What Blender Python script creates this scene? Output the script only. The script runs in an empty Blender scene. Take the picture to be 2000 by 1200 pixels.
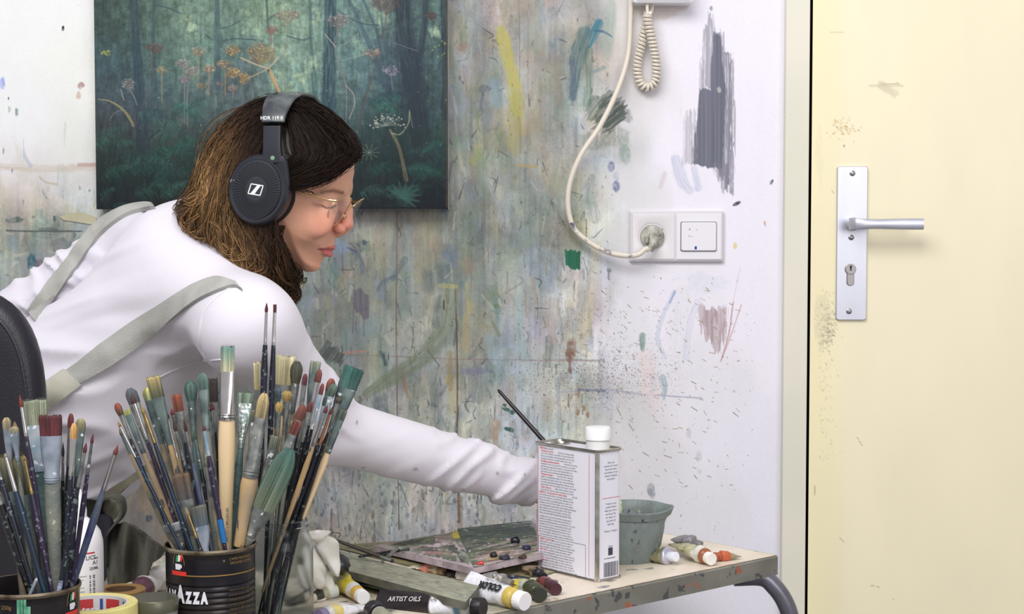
import bpy, math, random
import numpy as np
from mathutils import Vector, Matrix, Euler, Quaternion
random.seed(7)
PI = math.pi
C = bpy.context.scene.collection
# ------------------------------------------------------------------ camera
FPX = 3200.0; PITCH = math.atan(160.0/FPX); CAMZ = 1.2
cp, sp = math.cos(PITCH), math.sin(PITCH)
cam_d = bpy.data.cameras.new('camera'); cam = bpy.data.objects.new('camera', cam_d); C.objects.link(cam)
cam.location = (0, 0, CAMZ); cam.rotation_euler = (PI/2 - PITCH, 0, 0)
cam_d.sensor_width = 36; cam_d.lens = FPX/2000*36; cam_d.clip_start = .05
bpy.context.scene.camera = cam
def P(px, py, Y):
    """world point at depth Y that projects to photo pixel px, py"""
    u = (px-1000)/FPX; v = (600-py)/FPX
    dy = cp + v*sp; dz = -sp + v*cp
    t = Y/dy
    return np.array((u*t, Y, CAMZ + dz*t))
def pix(x, y, z):
    z = z - CAMZ
    f = y*cp - z*sp; up = y*sp + z*cp
    return 1000 + FPX*x/f, 600 - FPX*up/f
def onz(px, py, z):
    u = (px-1000)/FPX; v = (600-py)/FPX
    dy = cp + v*sp; dz = -sp + v*cp
    t = (z-CAMZ)/dz
    return np.array((u*t, dy*t, z))
# ------------------------------------------------------------------ noise
_rt = np.random.RandomState(11).rand(512, 512).astype(np.float32)
def vn(x, y, seed=0):
    x = x + seed*17.31; y = y + seed*9.77
    xi = np.floor(x).astype(np.int64); yi = np.floor(y).astype(np.int64)
    fx = (x-xi).astype(np.float32); fy = (y-yi).astype(np.float32)
    fx = fx*fx*(3-2*fx); fy = fy*fy*(3-2*fy)
    a = _rt[yi & 511, xi & 511]; b = _rt[yi & 511, (xi+1) & 511]
    c = _rt[(yi+1) & 511, xi & 511]; d = _rt[(yi+1) & 511, (xi+1) & 511]
    return (a*(1-fx)+b*fx)*(1-fy) + (c*(1-fx)+d*fx)*fy
def fbm(x, y, seed=0, o=4, g=.5):
    s = 0; a = 1; t = 0
    for i in range(o):
        s = s + a*vn(x, y, seed+i*3.7); t += a; a *= g; x = x*2.03; y = y*2.03
    return s/t
def n3(x, y, z, seed=0):
    return (vn(x, y, seed)+vn(y+5.1, z, seed+2)+vn(z+3.3, x, seed+5))/3
def ss(a, b, x):
    t = np.clip((x-a)/(b-a), 0, 1); return t*t*(3-2*t)
def s2l(c):
    c = np.asarray(c, dtype=np.float64)
    return np.where(c <= .04045, c/12.92, ((c+.055)/1.055)**2.4)
def rgb(r, g, b): return tuple(float(v) for v in s2l((r/255, g/255, b/255)))
# ------------------------------------------------------------------ materials
def new_mat(name):
    m = bpy.data.materials.new(name); m.use_nodes = True
    return m, m.node_tree, m.node_tree.nodes['Principled BSDF']
_mc = {}
def mat(name, c, rough=.5, metal=0, c2=None, sc=8, amt=1, bump=0, bsc=60, speck=None, spk=.62, ssc=90,
        stretch=(1,1,1), trans=0, ior=1.45, sss=0, sheen=0, coat=0, alpha=1, speck2=None, rnd=0, emit=0):
    if name in _mc: return _mc[name]
    m, nt, b = new_mat(name); N = nt.nodes; L = nt.links
    b.inputs['Roughness'].default_value = rough; b.inputs['Metallic'].default_value = metal
    b.inputs['IOR'].default_value = ior
    if trans: b.inputs['Transmission Weight'].default_value = trans
    if coat: b.inputs['Coat Weight'].default_value = coat
    if sheen: b.inputs['Sheen Weight'].default_value = sheen
    if sss:
        b.inputs['Subsurface Weight'].default_value = sss; b.inputs['Subsurface Radius'].default_value = (.02, .008, .004)
    tc = N.new('ShaderNodeTexCoord'); mp = N.new('ShaderNodeMapping'); mp.inputs['Scale'].default_value = stretch
    L.new(tc.outputs['Object'], mp.inputs['Vector'])
    if rnd:
        oi = N.new('ShaderNodeObjectInfo'); va = N.new('ShaderNodeVectorMath'); va.operation = 'SCALE'
        cx = N.new('ShaderNodeCombineXYZ'); 
        for k in range(3): L.new(oi.outputs['Random'], cx.inputs[k])
        L.new(cx.outputs[0], va.inputs[0]); va.inputs['Scale'].default_value = rnd
        L.new(va.outputs[0], mp.inputs['Location'])
    col = None
    def rampmix(prev, colr, scale, lo, hi, amt_, det=4):
        n = N.new('ShaderNodeTexNoise'); n.inputs['Scale'].default_value = scale; n.inputs['Detail'].default_value = det
        L.new(mp.outputs[0], n.inputs['Vector'])
        mr = N.new('ShaderNodeMapRange'); mr.inputs['From Min'].default_value = lo; mr.inputs['From Max'].default_value = hi
        mr.inputs['To Max'].default_value = amt_; L.new(n.outputs['Fac'], mr.inputs['Value'])
        mx = N.new('ShaderNodeMix'); mx.data_type = 'RGBA'
        L.new(mr.outputs[0], mx.inputs['Factor'])
        if prev is None: mx.inputs['A'].default_value = (*c, 1)
        else: L.new(prev, mx.inputs['A'])
        mx.inputs['B'].default_value = (*colr, 1)
        return mx.outputs['Result']
    if c2 is not None: col = rampmix(col, c2, sc, .35, .65, amt)
    if speck is not None: col = rampmix(col, speck, ssc, spk, spk+.03, 1, 2)
    if speck2 is not None: col = rampmix(col, speck2, ssc*.63, spk+.01, spk+.04, 1, 3)
    if col is None: b.inputs['Base Color'].default_value = (*c, 1)
    else: L.new(col, b.inputs['Base Color'])
    if bump:
        n = N.new('ShaderNodeTexNoise'); n.inputs['Scale'].default_value = bsc; L.new(mp.outputs[0], n.inputs['Vector'])
        bp = N.new('ShaderNodeBump'); bp.inputs['Strength'].default_value = bump; bp.inputs['Distance'].default_value = .002
        L.new(n.outputs['Fac'], bp.inputs['Height']); L.new(bp.outputs[0], b.inputs['Normal'])
    _mc[name] = m
    return m
def attr_mat(name, rough=.6, bump=0, bsc=200, sss=0, metal=0, sheen=0, grain=0, gsc=400, spec=None):
    if name in _mc: return _mc[name]
    m, nt, b = new_mat(name); N = nt.nodes; L = nt.links
    a = N.new('ShaderNodeAttribute'); a.attribute_name = 'paint'
    out = a.outputs['Color']
    tc = N.new('ShaderNodeTexCoord')
    if grain:
        n = N.new('ShaderNodeTexNoise'); n.inputs['Scale'].default_value = gsc; n.inputs['Detail'].default_value = 3
        L.new(tc.outputs['Object'], n.inputs['Vector'])
        mr = N.new('ShaderNodeMapRange'); mr.inputs['To Min'].default_value = 1-grain; mr.inputs['To Max'].default_value = 1+grain
        L.new(n.outputs['Fac'], mr.inputs['Value'])
        vm = N.new('ShaderNodeVectorMath'); vm.operation = 'SCALE'
        L.new(out, vm.inputs[0]); L.new(mr.outputs[0], vm.inputs['Scale']); out = vm.outputs[0]
    L.new(out, b.inputs['Base Color'])
    b.inputs['Roughness'].default_value = rough; b.inputs['Metallic'].default_value = metal
    if spec is not None: b.inputs['Specular IOR Level'].default_value = spec
    if sheen: b.inputs['Sheen Weight'].default_value = sheen
    if sss:
        b.inputs['Subsurface Weight'].default_value = sss; b.inputs['Subsurface Radius'].default_value = (.015, .006, .003)
        b.inputs['Subsurface Scale'].default_value = 1.0
    if bump:
        n = N.new('ShaderNodeTexNoise'); n.inputs['Scale'].default_value = bsc; L.new(tc.outputs['Object'], n.inputs['Vector'])
        bp = N.new('ShaderNodeBump'); bp.inputs['Strength'].default_value = bump; bp.inputs['Distance'].default_value = .001
        L.new(n.outputs['Fac'], bp.inputs['Height']); L.new(bp.outputs[0], b.inputs['Normal'])
    _mc[name] = m
    return m
# ------------------------------------------------------------------ objects
def tag(o, label=None, cat=None, group=None, kind=None):
    if label: o['label'] = label
    if cat: o['category'] = cat
    if group: o['group'] = group
    if kind: o['kind'] = kind
    return o
def empty(name, loc, label=None, cat=None, group=None, mw=None):
    o = bpy.data.objects.new(name, None); C.objects.link(o); o.empty_display_size = .02
    if mw is not None: o.matrix_world = mw
    else: o.location = [float(v) for v in loc]
    return tag(o, label, cat, group)
def mesh_from(name, V, F, m=None, smooth=True, parent=None, col=None, mats=None, mi=None, local=False):
    """V world coordinates unless local=True (then in the parent's space)"""
    V = np.asarray(V, dtype=np.float64).reshape(-1, 3)
    me = bpy.data.meshes.new(name)
    if isinstance(F, np.ndarray):
        k = F.shape[1]
        me.vertices.add(len(V)); me.vertices.foreach_set('co', V.astype(np.float32).ravel())
        me.loops.add(F.size); me.loops.foreach_set('vertex_index', F.astype(np.int32).ravel())
        me.polygons.add(len(F)); me.polygons.foreach_set('loop_start', np.arange(0, F.size, k, dtype=np.int32))
        me.polygons.foreach_set('loop_total', np.full(len(F), k, dtype=np.int32))
        me.update(calc_edges=True)
    else:
        me.from_pydata([tuple(v) for v in V], [], F)
        me.update()
    if smooth: me.polygons.foreach_set('use_smooth', np.ones(len(me.polygons), dtype=bool))
    if mats:
        for q in mats: me.materials.append(q)
        if mi is not None: me.polygons.foreach_set('material_index', np.asarray(mi, dtype=np.int32))
    elif m: me.materials.append(m)
    if col is not None:
        a = me.color_attributes.new('paint', 'FLOAT_COLOR', 'POINT')
        cc = np.ones((len(V), 4), dtype=np.float32); cc[:, :3] = np.asarray(col).reshape(-1, 3)
        a.data.foreach_set('color', cc.ravel())
    o = bpy.data.objects.new(name, me); C.objects.link(o)
    if parent is not None:
        o.parent = parent
        if not local:
            M = parent_world(parent).inverted()
            me.transform(M)
    return o
def parent_world(p):
    M = p.matrix_basis.copy()
    q = p.parent
    while q is not None:
        M = q.matrix_basis @ M; q = q.parent
    return M
def autosmooth(o, ang=.6):
    """sharp edges by angle"""
    me = o.data
    import bmesh
    bm = bmesh.new(); bm.from_mesh(me)
    for e in bm.edges:
        if len(e.link_faces) == 2 and e.calc_face_angle(0) > ang: e.smooth = False
    bm.to_mesh(me); bm.free()
    return o
class MB:
    def __init__(s): s.V = []; s.F = []; s.n = 0; s.mi = []
    def add(s, V, F, mi=0):
        V = np.asarray(V, dtype=float).reshape(-1, 3)
        s.V.append(V); 
        for f in F: s.F.append(tuple(int(i)+s.n for i in f)); s.mi.append(mi)
        s.n += len(V); return s
    def box(s, c, d, R=None, mi=0, bev=0):
        hx, hy, hz = [q/2 for q in d]
        if bev <= 0:
            V = np.array([(x, y, z) for x in (-hx, hx) for y in (-hy, hy) for z in (-hz, hz)], float)
            F = [(0,1,3,2),(4,6,7,5),(0,4,5,1),(2,3,7,6),(0,2,6,4),(1,5,7,3)]
        else:
            import bmesh
            bm = bmesh.new(); bmesh.ops.create_cube(bm, size=1)
            for v in bm.verts: v.co = Vector((v.co.x*d[0], v.co.y*d[1], v.co.z*d[2]))
            bmesh.ops.bevel(bm, geom=list(bm.edges), offset=bev, segments=3, profile=.6, affect='EDGES')
            bm.verts.index_update()
            V = np.array([v.co[:] for v in bm.verts]); F = [[v.index for v in f.verts] for f in bm.faces]; bm.free()
        if R is not None: V = V @ np.asarray(R).T
        return s.add(V+np.asarray(c), F, mi)
    def tube(s, pts, r, n=10, caps=True, mi=0, flat=None):
        pts = [np.asarray(p, float) for p in pts]; k = len(pts)
        rr = [r]*k if np.isscalar(r) else r
        V = []; up = None
        for i in range(k):
            t = pts[min(i+1, k-1)]-pts[max(i-1, 0)]; t = t/(np.linalg.norm(t)+1e-12)
            if up is None:
                a = np.array((0,0,1.)) if abs(t[2]) < .9 else np.array((1.,0,0))
                up = np.cross(t, a); up /= np.linalg.norm(up)
            up = up - t*np.dot(up, t); up /= np.linalg.norm(up)+1e-12
            w = np.cross(t, up)
            for j in range(n):
                a = 2*PI*j/n
                V.append(pts[i] + rr[i]*(math.cos(a)*up + math.sin(a)*w))
        F = [(i*n+j, i*n+(j+1)%n, (i+1)*n+(j+1)%n, (i+1)*n+j) for i in range(k-1) for j in range(n)]
        if caps: F.append(tuple(range(n-1, -1, -1))); F.append(tuple((k-1)*n+j for j in range(n)))
        return s.add(V, F, mi)
    def lathe(s, prof, c=(0,0,0), n=40, R=None, mi=0, cap0=True, cap1=True, sx=1, sy=1):
        V = []; k = len(prof)
        for r, z in prof:
            for j in range(n):
                a = 2*PI*j/n; V.append((r*math.cos(a)*sx, r*math.sin(a)*sy, z))
        V = np.array(V)
        if R is not None: V = V @ np.asarray(R).T
        F = [(i*n+j, i*n+(j+1)%n, (i+1)*n+(j+1)%n, (i+1)*n+j) for i in range(k-1) for j in range(n)]
        if cap0: F.append(tuple(range(n-1, -1, -1)))
        if cap1: F.append(tuple((k-1)*n+j for j in range(n)))
        return s.add(V+np.asarray(c), F, mi)
    def build(s, name, m=None, parent=None, smooth=True, sharp=.6, mats=None, local=False, colf=None):
        V = np.concatenate(s.V)
        col = colf(V) if colf else None
        o = mesh_from(name, V, s.F, m, smooth, parent, col, mats, s.mi if mats else None, local)
        if smooth and sharp: autosmooth(o, sharp)
        return o
def rotz(a): c, s_ = math.cos(a), math.sin(a); return np.array(((c,-s_,0),(s_,c,0),(0,0,1.)))
def frame(z, xh=(1,0,0)):
    """rotation whose z axis is z and x axis near xh"""
    z = np.asarray(z, float); z = z/np.linalg.norm(z)
    x = np.asarray(xh, float); x = x - z*np.dot(x, z)
    if np.linalg.norm(x) < 1e-6: x = np.array((0,1.,0)) - z*z[1]
    x /= np.linalg.norm(x); y = np.cross(z, x)
    return np.stack((x, y, z), axis=1)
def mw(loc, R):
    M = Matrix.Identity(4)
    for i in range(3):
        for j in range(3): M[i][j] = float(R[i][j])
        M[i][3] = float(loc[i])
    return M
def text_geo(body, size=1, bold=0, ex=0.0, align='LEFT', res=2, space=1, shear=0, line=1):
    cu = bpy.data.curves.new('txt', 'FONT'); cu.body = body; cu.size = size; cu.extrude = ex; cu.offset = bold
    cu.align_x = align; cu.resolution_u = res; cu.space_character = space; cu.shear = shear; cu.space_line = line
    o = bpy.data.objects.new('txt', cu); C.objects.link(o)
    dg = bpy.context.evaluated_depsgraph_get(); dg.update()
    me = o.evaluated_get(dg).to_mesh()
    V = np.array([v.co[:] for v in me.vertices]).reshape(-1, 3); F = [tuple(p.vertices) for p in me.polygons]
    o.evaluated_get(dg).to_mesh_clear()
    bpy.data.objects.remove(o); bpy.data.curves.remove(cu)
    return V, F
def catmull(pts, n):
    pts = np.asarray(pts, float); k = len(pts)
    if k == 2: 
        t = np.linspace(0, 1, n)[:, None]; return pts[0]*(1-t)+pts[1]*t
    ext = np.concatenate((pts[:1]*2-pts[1:2], pts, pts[-1:]*2-pts[-2:-1]))
    u = np.linspace(0, k-1-1e-6, n); i = u.astype(int); f = (u-i)[:, None]
    p0, p1, p2, p3 = ext[i], ext[i+1], ext[i+2], ext[i+3]
    return .5*((2*p1)+(-p0+p2)*f+(2*p0-5*p1+4*p2-p3)*f*f+(-p0+3*p1-3*p2+p3)*f**3)
# ------------------------------------------------------------------ implicit surfaces
def surfnet(f, lo, hi, h):
    lo = np.asarray(lo, float); n = np.ceil((np.asarray(hi)-lo)/h).astype(int)+1
    ax = [ (lo[i]+h*np.arange(n[i])).astype(np.float32) for i in range(3)]
    X, Y, Z = np.meshgrid(*ax, indexing='ij', sparse=False)
    D = f(X, Y, Z).astype(np.float32); S = D < 0
    nc = n-1
    acc = np.zeros((*nc, 3), np.float32); cnt = np.zeros(nc, np.float32)
    I = [slice(None)]*3
    cross = []
    for a in range(3):
        s0 = list(I); s1 = list(I); s0[a] = slice(0, -1); s1[a] = slice(1, None)
        d0, d1 = D[tuple(s0)], D[tuple(s1)]
        cr = (S[tuple(s0)] != S[tuple(s1)]); cross.append(cr)
        t = np.where(cr, d0/np.where(cr, d0-d1, 1), 0)
        b, c = [q for q in range(3) if q != a]
        for ob in (0, 1):
            for oc in (0, 1):
                sl = [None]*3; sl[a] = slice(None)
                sl[b] = slice(ob, ob+nc[b]); sl[c] = slice(oc, oc+nc[c])
                m = cr[tuple(sl)]
                cnt += m
                acc[..., a] += np.where(m, t[tuple(sl)], 0)
                if ob: acc[..., b] += m
                if oc: acc[..., c] += m
    act = cnt > 0
    idx = np.full(nc, -1, np.int64); ii = np.argwhere(act); idx[act] = np.arange(len(ii))
    V = (ii + acc[act]/cnt[act][:, None])*h + lo
    Q = []
    for a in range(3):
        b, c = (a+1) % 3, (a+2) % 3
        e = np.argwhere(cross[a])
        e = e[(e[:, b] > 0) & (e[:, c] > 0) & (e[:, b] < nc[b]) & (e[:, c] < nc[c])]
        if not len(e): continue
        def g(db, dc):
            q = e.copy(); q[:, b] -= db; q[:, c] -= dc; return idx[q[:, 0], q[:, 1], q[:, 2]]
        q = np.stack((g(1,1), g(0,1), g(0,0), g(1,0)), 1)
        ins = S[e[:, 0], e[:, 1], e[:, 2]]
        q[~ins] = q[~ins][:, ::-1]
        Q.append(q)
    return V, np.concatenate(Q)
def smin(a, b, k):
    h = np.clip(.5+.5*(b-a)/k, 0, 1); return b*(1-h)+a*h-k*h*(1-h)
def smax(a, b, k): return -smin(-a, -b, k)
def capsule(X, Y, Z, a, b, ra, rb):
    a = np.asarray(a); b = np.asarray(b); ab = b-a
    t = np.clip(((X-a[0])*ab[0]+(Y-a[1])*ab[1]+(Z-a[2])*ab[2])/np.dot(ab, ab), 0, 1)
    return np.sqrt((X-a[0]-t*ab[0])**2+(Y-a[1]-t*ab[1])**2+(Z-a[2]-t*ab[2])**2)-(ra+(rb-ra)*t), t
def ellips(X, Y, Z, c, r, R=None):
    x, y, z = X-c[0], Y-c[1], Z-c[2]
    if R is not None:
        R = np.asarray(R)
        x, y, z = (x*R[0,0]+y*R[1,0]+z*R[2,0], x*R[0,1]+y*R[1,1]+z*R[2,1], x*R[0,2]+y*R[1,2]+z*R[2,2])
    k = np.sqrt((x/r[0])**2+(y/r[1])**2+(z/r[2])**2)
    return (k-1)*min(r)
def poly_sd(U, V, poly):
    """signed distance in 2D, positive inside"""
    poly = np.asarray(poly, float); n = len(poly)
    d = np.full(U.shape, 1e9, np.float32); ins = np.zeros(U.shape, bool)
    for i in range(n):
        a = poly[i]; b = poly[(i+1) % n]; e = b-a
        wx = U-a[0]; wy = V-a[1]
        t = np.clip((wx*e[0]+wy*e[1])/max(e@e, 1e-12), 0, 1)
        d = np.minimum(d, (wx-t*e[0])**2+(wy-t*e[1])**2)
        c = ((a[1] <= V) != (b[1] <= V))
        if abs(e[1]) > 1e-12: ins ^= c & (U < a[0]+(V-a[1])*e[0]/e[1])
    d = np.sqrt(d)
    return np.where(ins, d, -d)
# ------------------------------------------------------------------ painted surfaces: paint marks laid on a fine grid of vertices
class Canvas:
    def __init__(s, PX, PY, base):
        s.X = PX; s.Y = PY; s.c = np.empty((*PX.shape, 3), np.float32); s.c[:] = np.asarray(base, np.float32)/255
        s.r = np.random.RandomState(5)
        s.cx = PX[0]; s.cy = PY[:, 0]
    def win(s, x0, y0, x1, y1):
        # grid rows run downwards in py; columns rightwards (px varies slightly with row, pad)
        i0 = np.searchsorted(s.cx, x0-14); i1 = np.searchsorted(s.cx, x1+14)
        j0 = np.searchsorted(s.cy, y0-6); j1 = np.searchsorted(s.cy, y1+6)
        return slice(j0, max(j1, j0)), slice(i0, max(i1, i0))
    def blend(s, w, a, col):
        a = np.clip(a, 0, 1)[..., None]
        s.c[w] = s.c[w]*(1-a) + np.asarray(col, np.float32)/255*a
    def dab(s, x, y, rx, ry, col, al=.6, ang=0, rag=.35, soft=.3, dry=0, seed=None):
        R = max(rx, ry)*1.3+2
        w = s.win(x-R, y-R, x+R, y+R)
        if w[0].stop <= w[0].start or w[1].stop <= w[1].start: return
        X = s.X[w]-x; Y = s.Y[w]-y
        if seed is None: seed = s.r.rand()*50
        ca, sa = math.cos(ang), math.sin(ang)
        u = X*ca+Y*sa; v = -X*sa+Y*ca
        d = np.sqrt((u/rx)**2+(v/ry)**2)
        if rag: d = d + rag*(fbm(u/(rx*.6+2)+7, v/(ry*.6+2), seed, 2)-.5)*1.6
        a = ss(1+soft*.5, 1-soft, d)
        if dry: a = a*ss(dry-.25, dry+.15, fbm(u/2.2, v/28, seed+3, 2)+.1)
        a = a*(1-.45*ss(.42, .62, fbm(s.X[w]/3.2, s.Y[w]/7, seed+1, 3)))
        s.blend(w, a*al, col)
    def patch(s, poly, col, al=.9, k=10, edge=4, sx=1.7, sy=90, ang=0, seed=None, hole=.0):
        """dry-brushed patch: streaks run down and break up towards the outline"""
        poly = np.array(poly, float); x0, y0 = poly.min(0)-k; x1, y1 = poly.max(0)+k
        w = s.win(x0, y0, x1, y1)
        if w[0].stop <= w[0].start or w[1].stop <= w[1].start: return
        if seed is None: seed = s.r.rand()*50
        X = s.X[w]; Y = s.Y[w]; ca, sa = math.cos(ang), math.sin(ang)
        u = X*ca+Y*sa; v = -X*sa+Y*ca
        d = poly_sd(X, Y, poly)
        n = vn(u/sx, v/sy, seed)*.7+vn(u/sx/2.7, v/sy, seed+5)*.5+vn(u/3, v/9, seed+7)*.25-.72
        a = ss(-1, 1.5, d+n*k)*(1-hole*ss(.0, .22, n))
        tone = 1+.10*(vn(u/sx/1.3, v/sy/2, seed+11)[..., None]-.5)*2
        aa = np.clip(a*al, 0, 1)[..., None]; s.c[w] = s.c[w]*(1-aa)+np.asarray(col, np.float32)/255*tone*aa
    def stroke(s, pts, wd, col, al=.7, rag=.25, soft=.35, dry=0, bris=0, seed=None, taper=0, n=None):
        """brush stroke along a path; bristle streaks run along it"""
        pts = np.asarray(pts, float)
        if len(pts) > 2: pts = catmull(pts, n or max(8, len(pts)*5))
        if seed is None: seed = s.r.rand()*50
        wm = (np.max(wd) if not np.isscalar(wd) else wd)
        w = s.win(pts[:, 0].min()-wm, pts[:, 1].min()-wm, pts[:, 0].max()+wm, pts[:, 1].max()+wm)
        if w[0].stop <= w[0].start or w[1].stop <= w[1].start: return
        X = s.X[w]; Y = s.Y[w]
        L = np.concatenate(([0], np.cumsum(np.hypot(*np.diff(pts, axis=0).T)))); T = L[-1]+1e-6
        bd = np.full(X.shape, 1e9, np.float32); bt = np.zeros(X.shape, np.float32); bs = np.zeros(X.shape, np.float32)
        for i in range(len(pts)-1):
            a = pts[i]; e = pts[i+1]-a; le = np.hypot(*e)+1e-9
            t = np.clip(((X-a[0])*e[0]+(Y-a[1])*e[1])/le**2, 0, 1)
            dx = X-a[0]-t*e[0]; dy = Y-a[1]-t*e[1]; d = np.hypot(dx, dy)
            m = d < bd
            bd = np.where(m, d, bd); bt = np.where(m, (L[i]+t*le)/T, bt)
            bs = np.where(m, (e[0]*dy-e[1]*dx)/le, bs)
        W = wd if np.isscalar(wd) else np.interp(bt, np.linspace(0, 1, len(wd)), wd)
        W = W/2
        if taper: W = W*(1-taper*np.abs(bt*2-1)**2)
        q = bd/np.maximum(W, .3)
        if rag: q = q + rag*(fbm(bt*T/9, bs/6, seed, 3)-.5)*1.6
        a = ss(1+soft*.5, 1-soft, q)
        if bris:
            bb = fbm(bt*T/60, bs/2.3, seed+4, 2)
            a = a*(1-bris+bris*ss(.3, .62, bb))
        if dry:
            bb = vn(bt*T/90, bs/1.9, seed+9)
            a = a*ss(dry-.3, dry+.1, bb*.7+.45-np.maximum(0, np.abs(bt-.5)-.25)*1.2)
        if wm > 5: a = a*(1-.42*ss(.40, .60, fbm(bs/1.8, bt*T/34, seed+2, 3))*ss(4, 14, wm))
        s.blend(w, a*al, col)
    def speck(s, n, x0, y0, x1, y1, cols, r=(.8, 2.5), al=.7, asp=1.0, prob=None, ang=0, angv=0):
        for _ in range(n):
            x = s.r.uniform(x0, x1); y = s.r.uniform(y0, y1)
            if prob is not None and s.r.rand() > prob(x, y): continue
            q = s.r.uniform(*r)**1; c = cols[s.r.randint(len(cols))]
            a = ang+s.r.normal()*angv
            s.dab(x, y, q, q*asp*s.r.uniform(.7, 1.6), c, al*s.r.uniform(.6, 1), a, rag=.1, soft=.4)
    def drip(s, x, y, ln, wd, col, al=.6):
        s.stroke([(x, y), (x+s.r.normal()*1.2, y+ln*.5), (x+s.r.normal()*1.5, y+ln)], [wd, wd*.7, wd*.75], col, al, rag=.15)
        s.dab(x, y+ln, wd*.55, wd*.8, col, al, rag=.1)
    def coarse(s, ctrl, sig=70, warp=50, seed=1):
        ctrl = np.asarray(ctrl, np.float32)
        wx = s.X + (fbm(s.X/70, s.Y/140, seed, 3)-.5)*warp*2; wy = s.Y + (fbm(s.X/60, s.Y/110, seed+9, 3)-.5)*warp*2.6
        num = np.zeros_like(s.c); den = np.full(s.X.shape, 1e-9, np.float32)
        for x, y, r, g, b in ctrl:
            w = np.exp(-((wx-x)**2+(wy-y)**2)/(2*sig*sig)) + 1e-7/(1+((wx-x)**2+(wy-y)**2)/1e4)
            num += w[..., None]*np.array((r, g, b), np.float32)/255; den += w
        s.c = num/den[..., None]
    def mul(s, f): s.c *= f[..., None] if f.ndim == 2 else f
def axis(segs):
    out = [segs[0][0]]
    for a, b, h in segs:
        n = max(1, int(round((b-a)/h))); out += list(a+(b-a)*np.arange(1, n+1)/n)
    return np.array(out)
def grid_mesh(xs, zs, y, flip=False):
    """vertices on an xz plane; rows from top to bottom"""
    X, Z = np.meshgrid(xs, zs[::-1]); Yv = np.full(X.shape, y)
    nz, nx = X.shape
    i = np.arange(nz*nx).reshape(nz, nx)
    F = np.stack((i[:-1, :-1], i[1:, :-1], i[1:, 1:], i[:-1, 1:]), -1).reshape(-1, 4)
    return X, Yv, Z, F

WY = 2.65                                   # the wall plane
PXM = FPX/WY
def wx(px, py=440): return P(px, py, WY)[0]
def wz(py): return P(1000, py, WY)[2]
# ------------------------------------------------------------------ back wall
DX0 = P(1576, 600, WY)[0]                   # door gap
JX0 = P(1529, 600, WY)[0]
xs = axis([(-1.6, -1.0, .012), (-1.0, -.86, .003), (-.86, JX0+.002, .00105)])
zs = axis([(0, .44, .02), (.44, .53, .004), (.53, 1.63, .00105), (1.63, 1.75, .004), (1.75, 2.7, .03)])
GX, GY, GZ, GF = grid_mesh(xs, zs, WY)
PX, PY = pix(GX, GY, GZ); PX = PX.astype(np.float32); PY = PY.astype(np.float32)
cv = Canvas(PX, PY, (233, 230, 240))
WHT = (236, 233, 243)
CT = [
 (-300,-60,228,228,230), (-180,60,232,232,234), (-300,200,226,226,228), (-160,250,226,226,228), (-500,100,226,226,230), (-300,600,176,180,174), (-500,600,180,182,176), (-300,900,180,180,172),
 (-60, 60, 232,232,232), (60, 60, 233,234,234), (150, 150, 230,232,228), (60, 250, 230,231,233), (150, 290, 224,226,222), (40, 370, 212,210,205),
 (130, 390, 206,206,200), (40, 450, 176,182,176), (130, 470, 168,176,172), (50, 560, 160,168,166), (-100, 500, 180,180,178), (120, 600, 160,165,160), (-60, 900, 175,175,168),
 (300, 950, 180,175,160), (250, 1050, 178,172,158), (420, 1000, 178,176,166), (350, 700, 160,160,155), (350, 300, 150,155,150), (200, 800, 170,170,162),
 (600, 460, 128,138,136), (700, 450, 138,143,142), (800, 450, 146,149,146), (600, 560, 122,130,124), (700, 560, 128,136,132), (800, 560, 138,144,138),
 (600, 640, 128,134,126), (700, 650, 134,142,134), (800, 650, 142,150,142), (860, 620, 150,156,146), (640, 720, 146,148,136), (740, 760, 158,162,152), (850, 740, 160,162,152),
 (700, 850, 170,174,162), (800, 850, 176,180,170), (640, 980, 190,190,180), (740, 960, 190,192,184), (850, 900, 190,192,186), (700, 1040, 200,200,192), (850, 1030, 206,206,198), (950, 1030, 206,206,204), (600, 1100, 190,190,180),
 (895, 60, 160,158,150), (895, 250, 142,148,142), (900, 400, 138,142,136), (960, 60, 160,160,152), (960, 200, 142,146,136), (960, 350, 146,150,136), (960, 470, 136,144,136),
 (1030, 60, 158,150,144), (1030, 200, 146,146,136), (1040, 330, 146,148,140), (1040, 450, 136,142,132), (1100, 60, 152,152,142), (1100, 200, 136,150,148), (1110, 320, 152,154,144), (1110, 420, 146,156,146),
 (1160, 60, 196,194,184), (1170, 200, 190,190,182), (1170, 320, 184,188,182), (1180, 420, 206,208,204), (1225, 60, 226,224,222), (1225, 250, 226,224,228), (1225, 400, 226,224,230), (1160, 540, 200,202,204),
 (900, 560, 150,156,144), (960, 580, 166,174,166), (1030, 580, 172,178,176), (1090, 600, 190,190,190), (900, 680, 160,164,150), (960, 700, 186,192,192), (1030, 700, 192,196,200), (1100, 700, 196,196,198),
 (900, 800, 178,180,176), (960, 800, 190,194,200), (1030, 800, 198,202,208), (1100, 820, 196,200,202), (960, 900, 200,203,205), (1040, 930, 206,208,208), (1120, 900, 208,208,206),
 (1200, 560, 228,226,234), (1200, 680, 226,225,232), (1170, 760, 196,197,204), (1220, 800, 206,206,206), (1230, 900, 220,219,224), (1230, 1000, 222,221,226), (1200, 1080, 222,220,224),
 (1330, 60, 236,233,243), (1330, 300, 236,233,243), (1330, 600, 234,231,241), (1330, 800, 230,228,236), (1330, 1000, 228,227,234), (1330, 1150, 230,228,236), (1480, 60, 238,235,246), (1480, 300, 237,234,245), (1480, 600, 237,234,245), (1480, 900, 233,231,242), (1480, 1150, 230,229,240),
 (1100, 1150, 215,214,216), (800, 1150, 205,205,200)]
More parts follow.
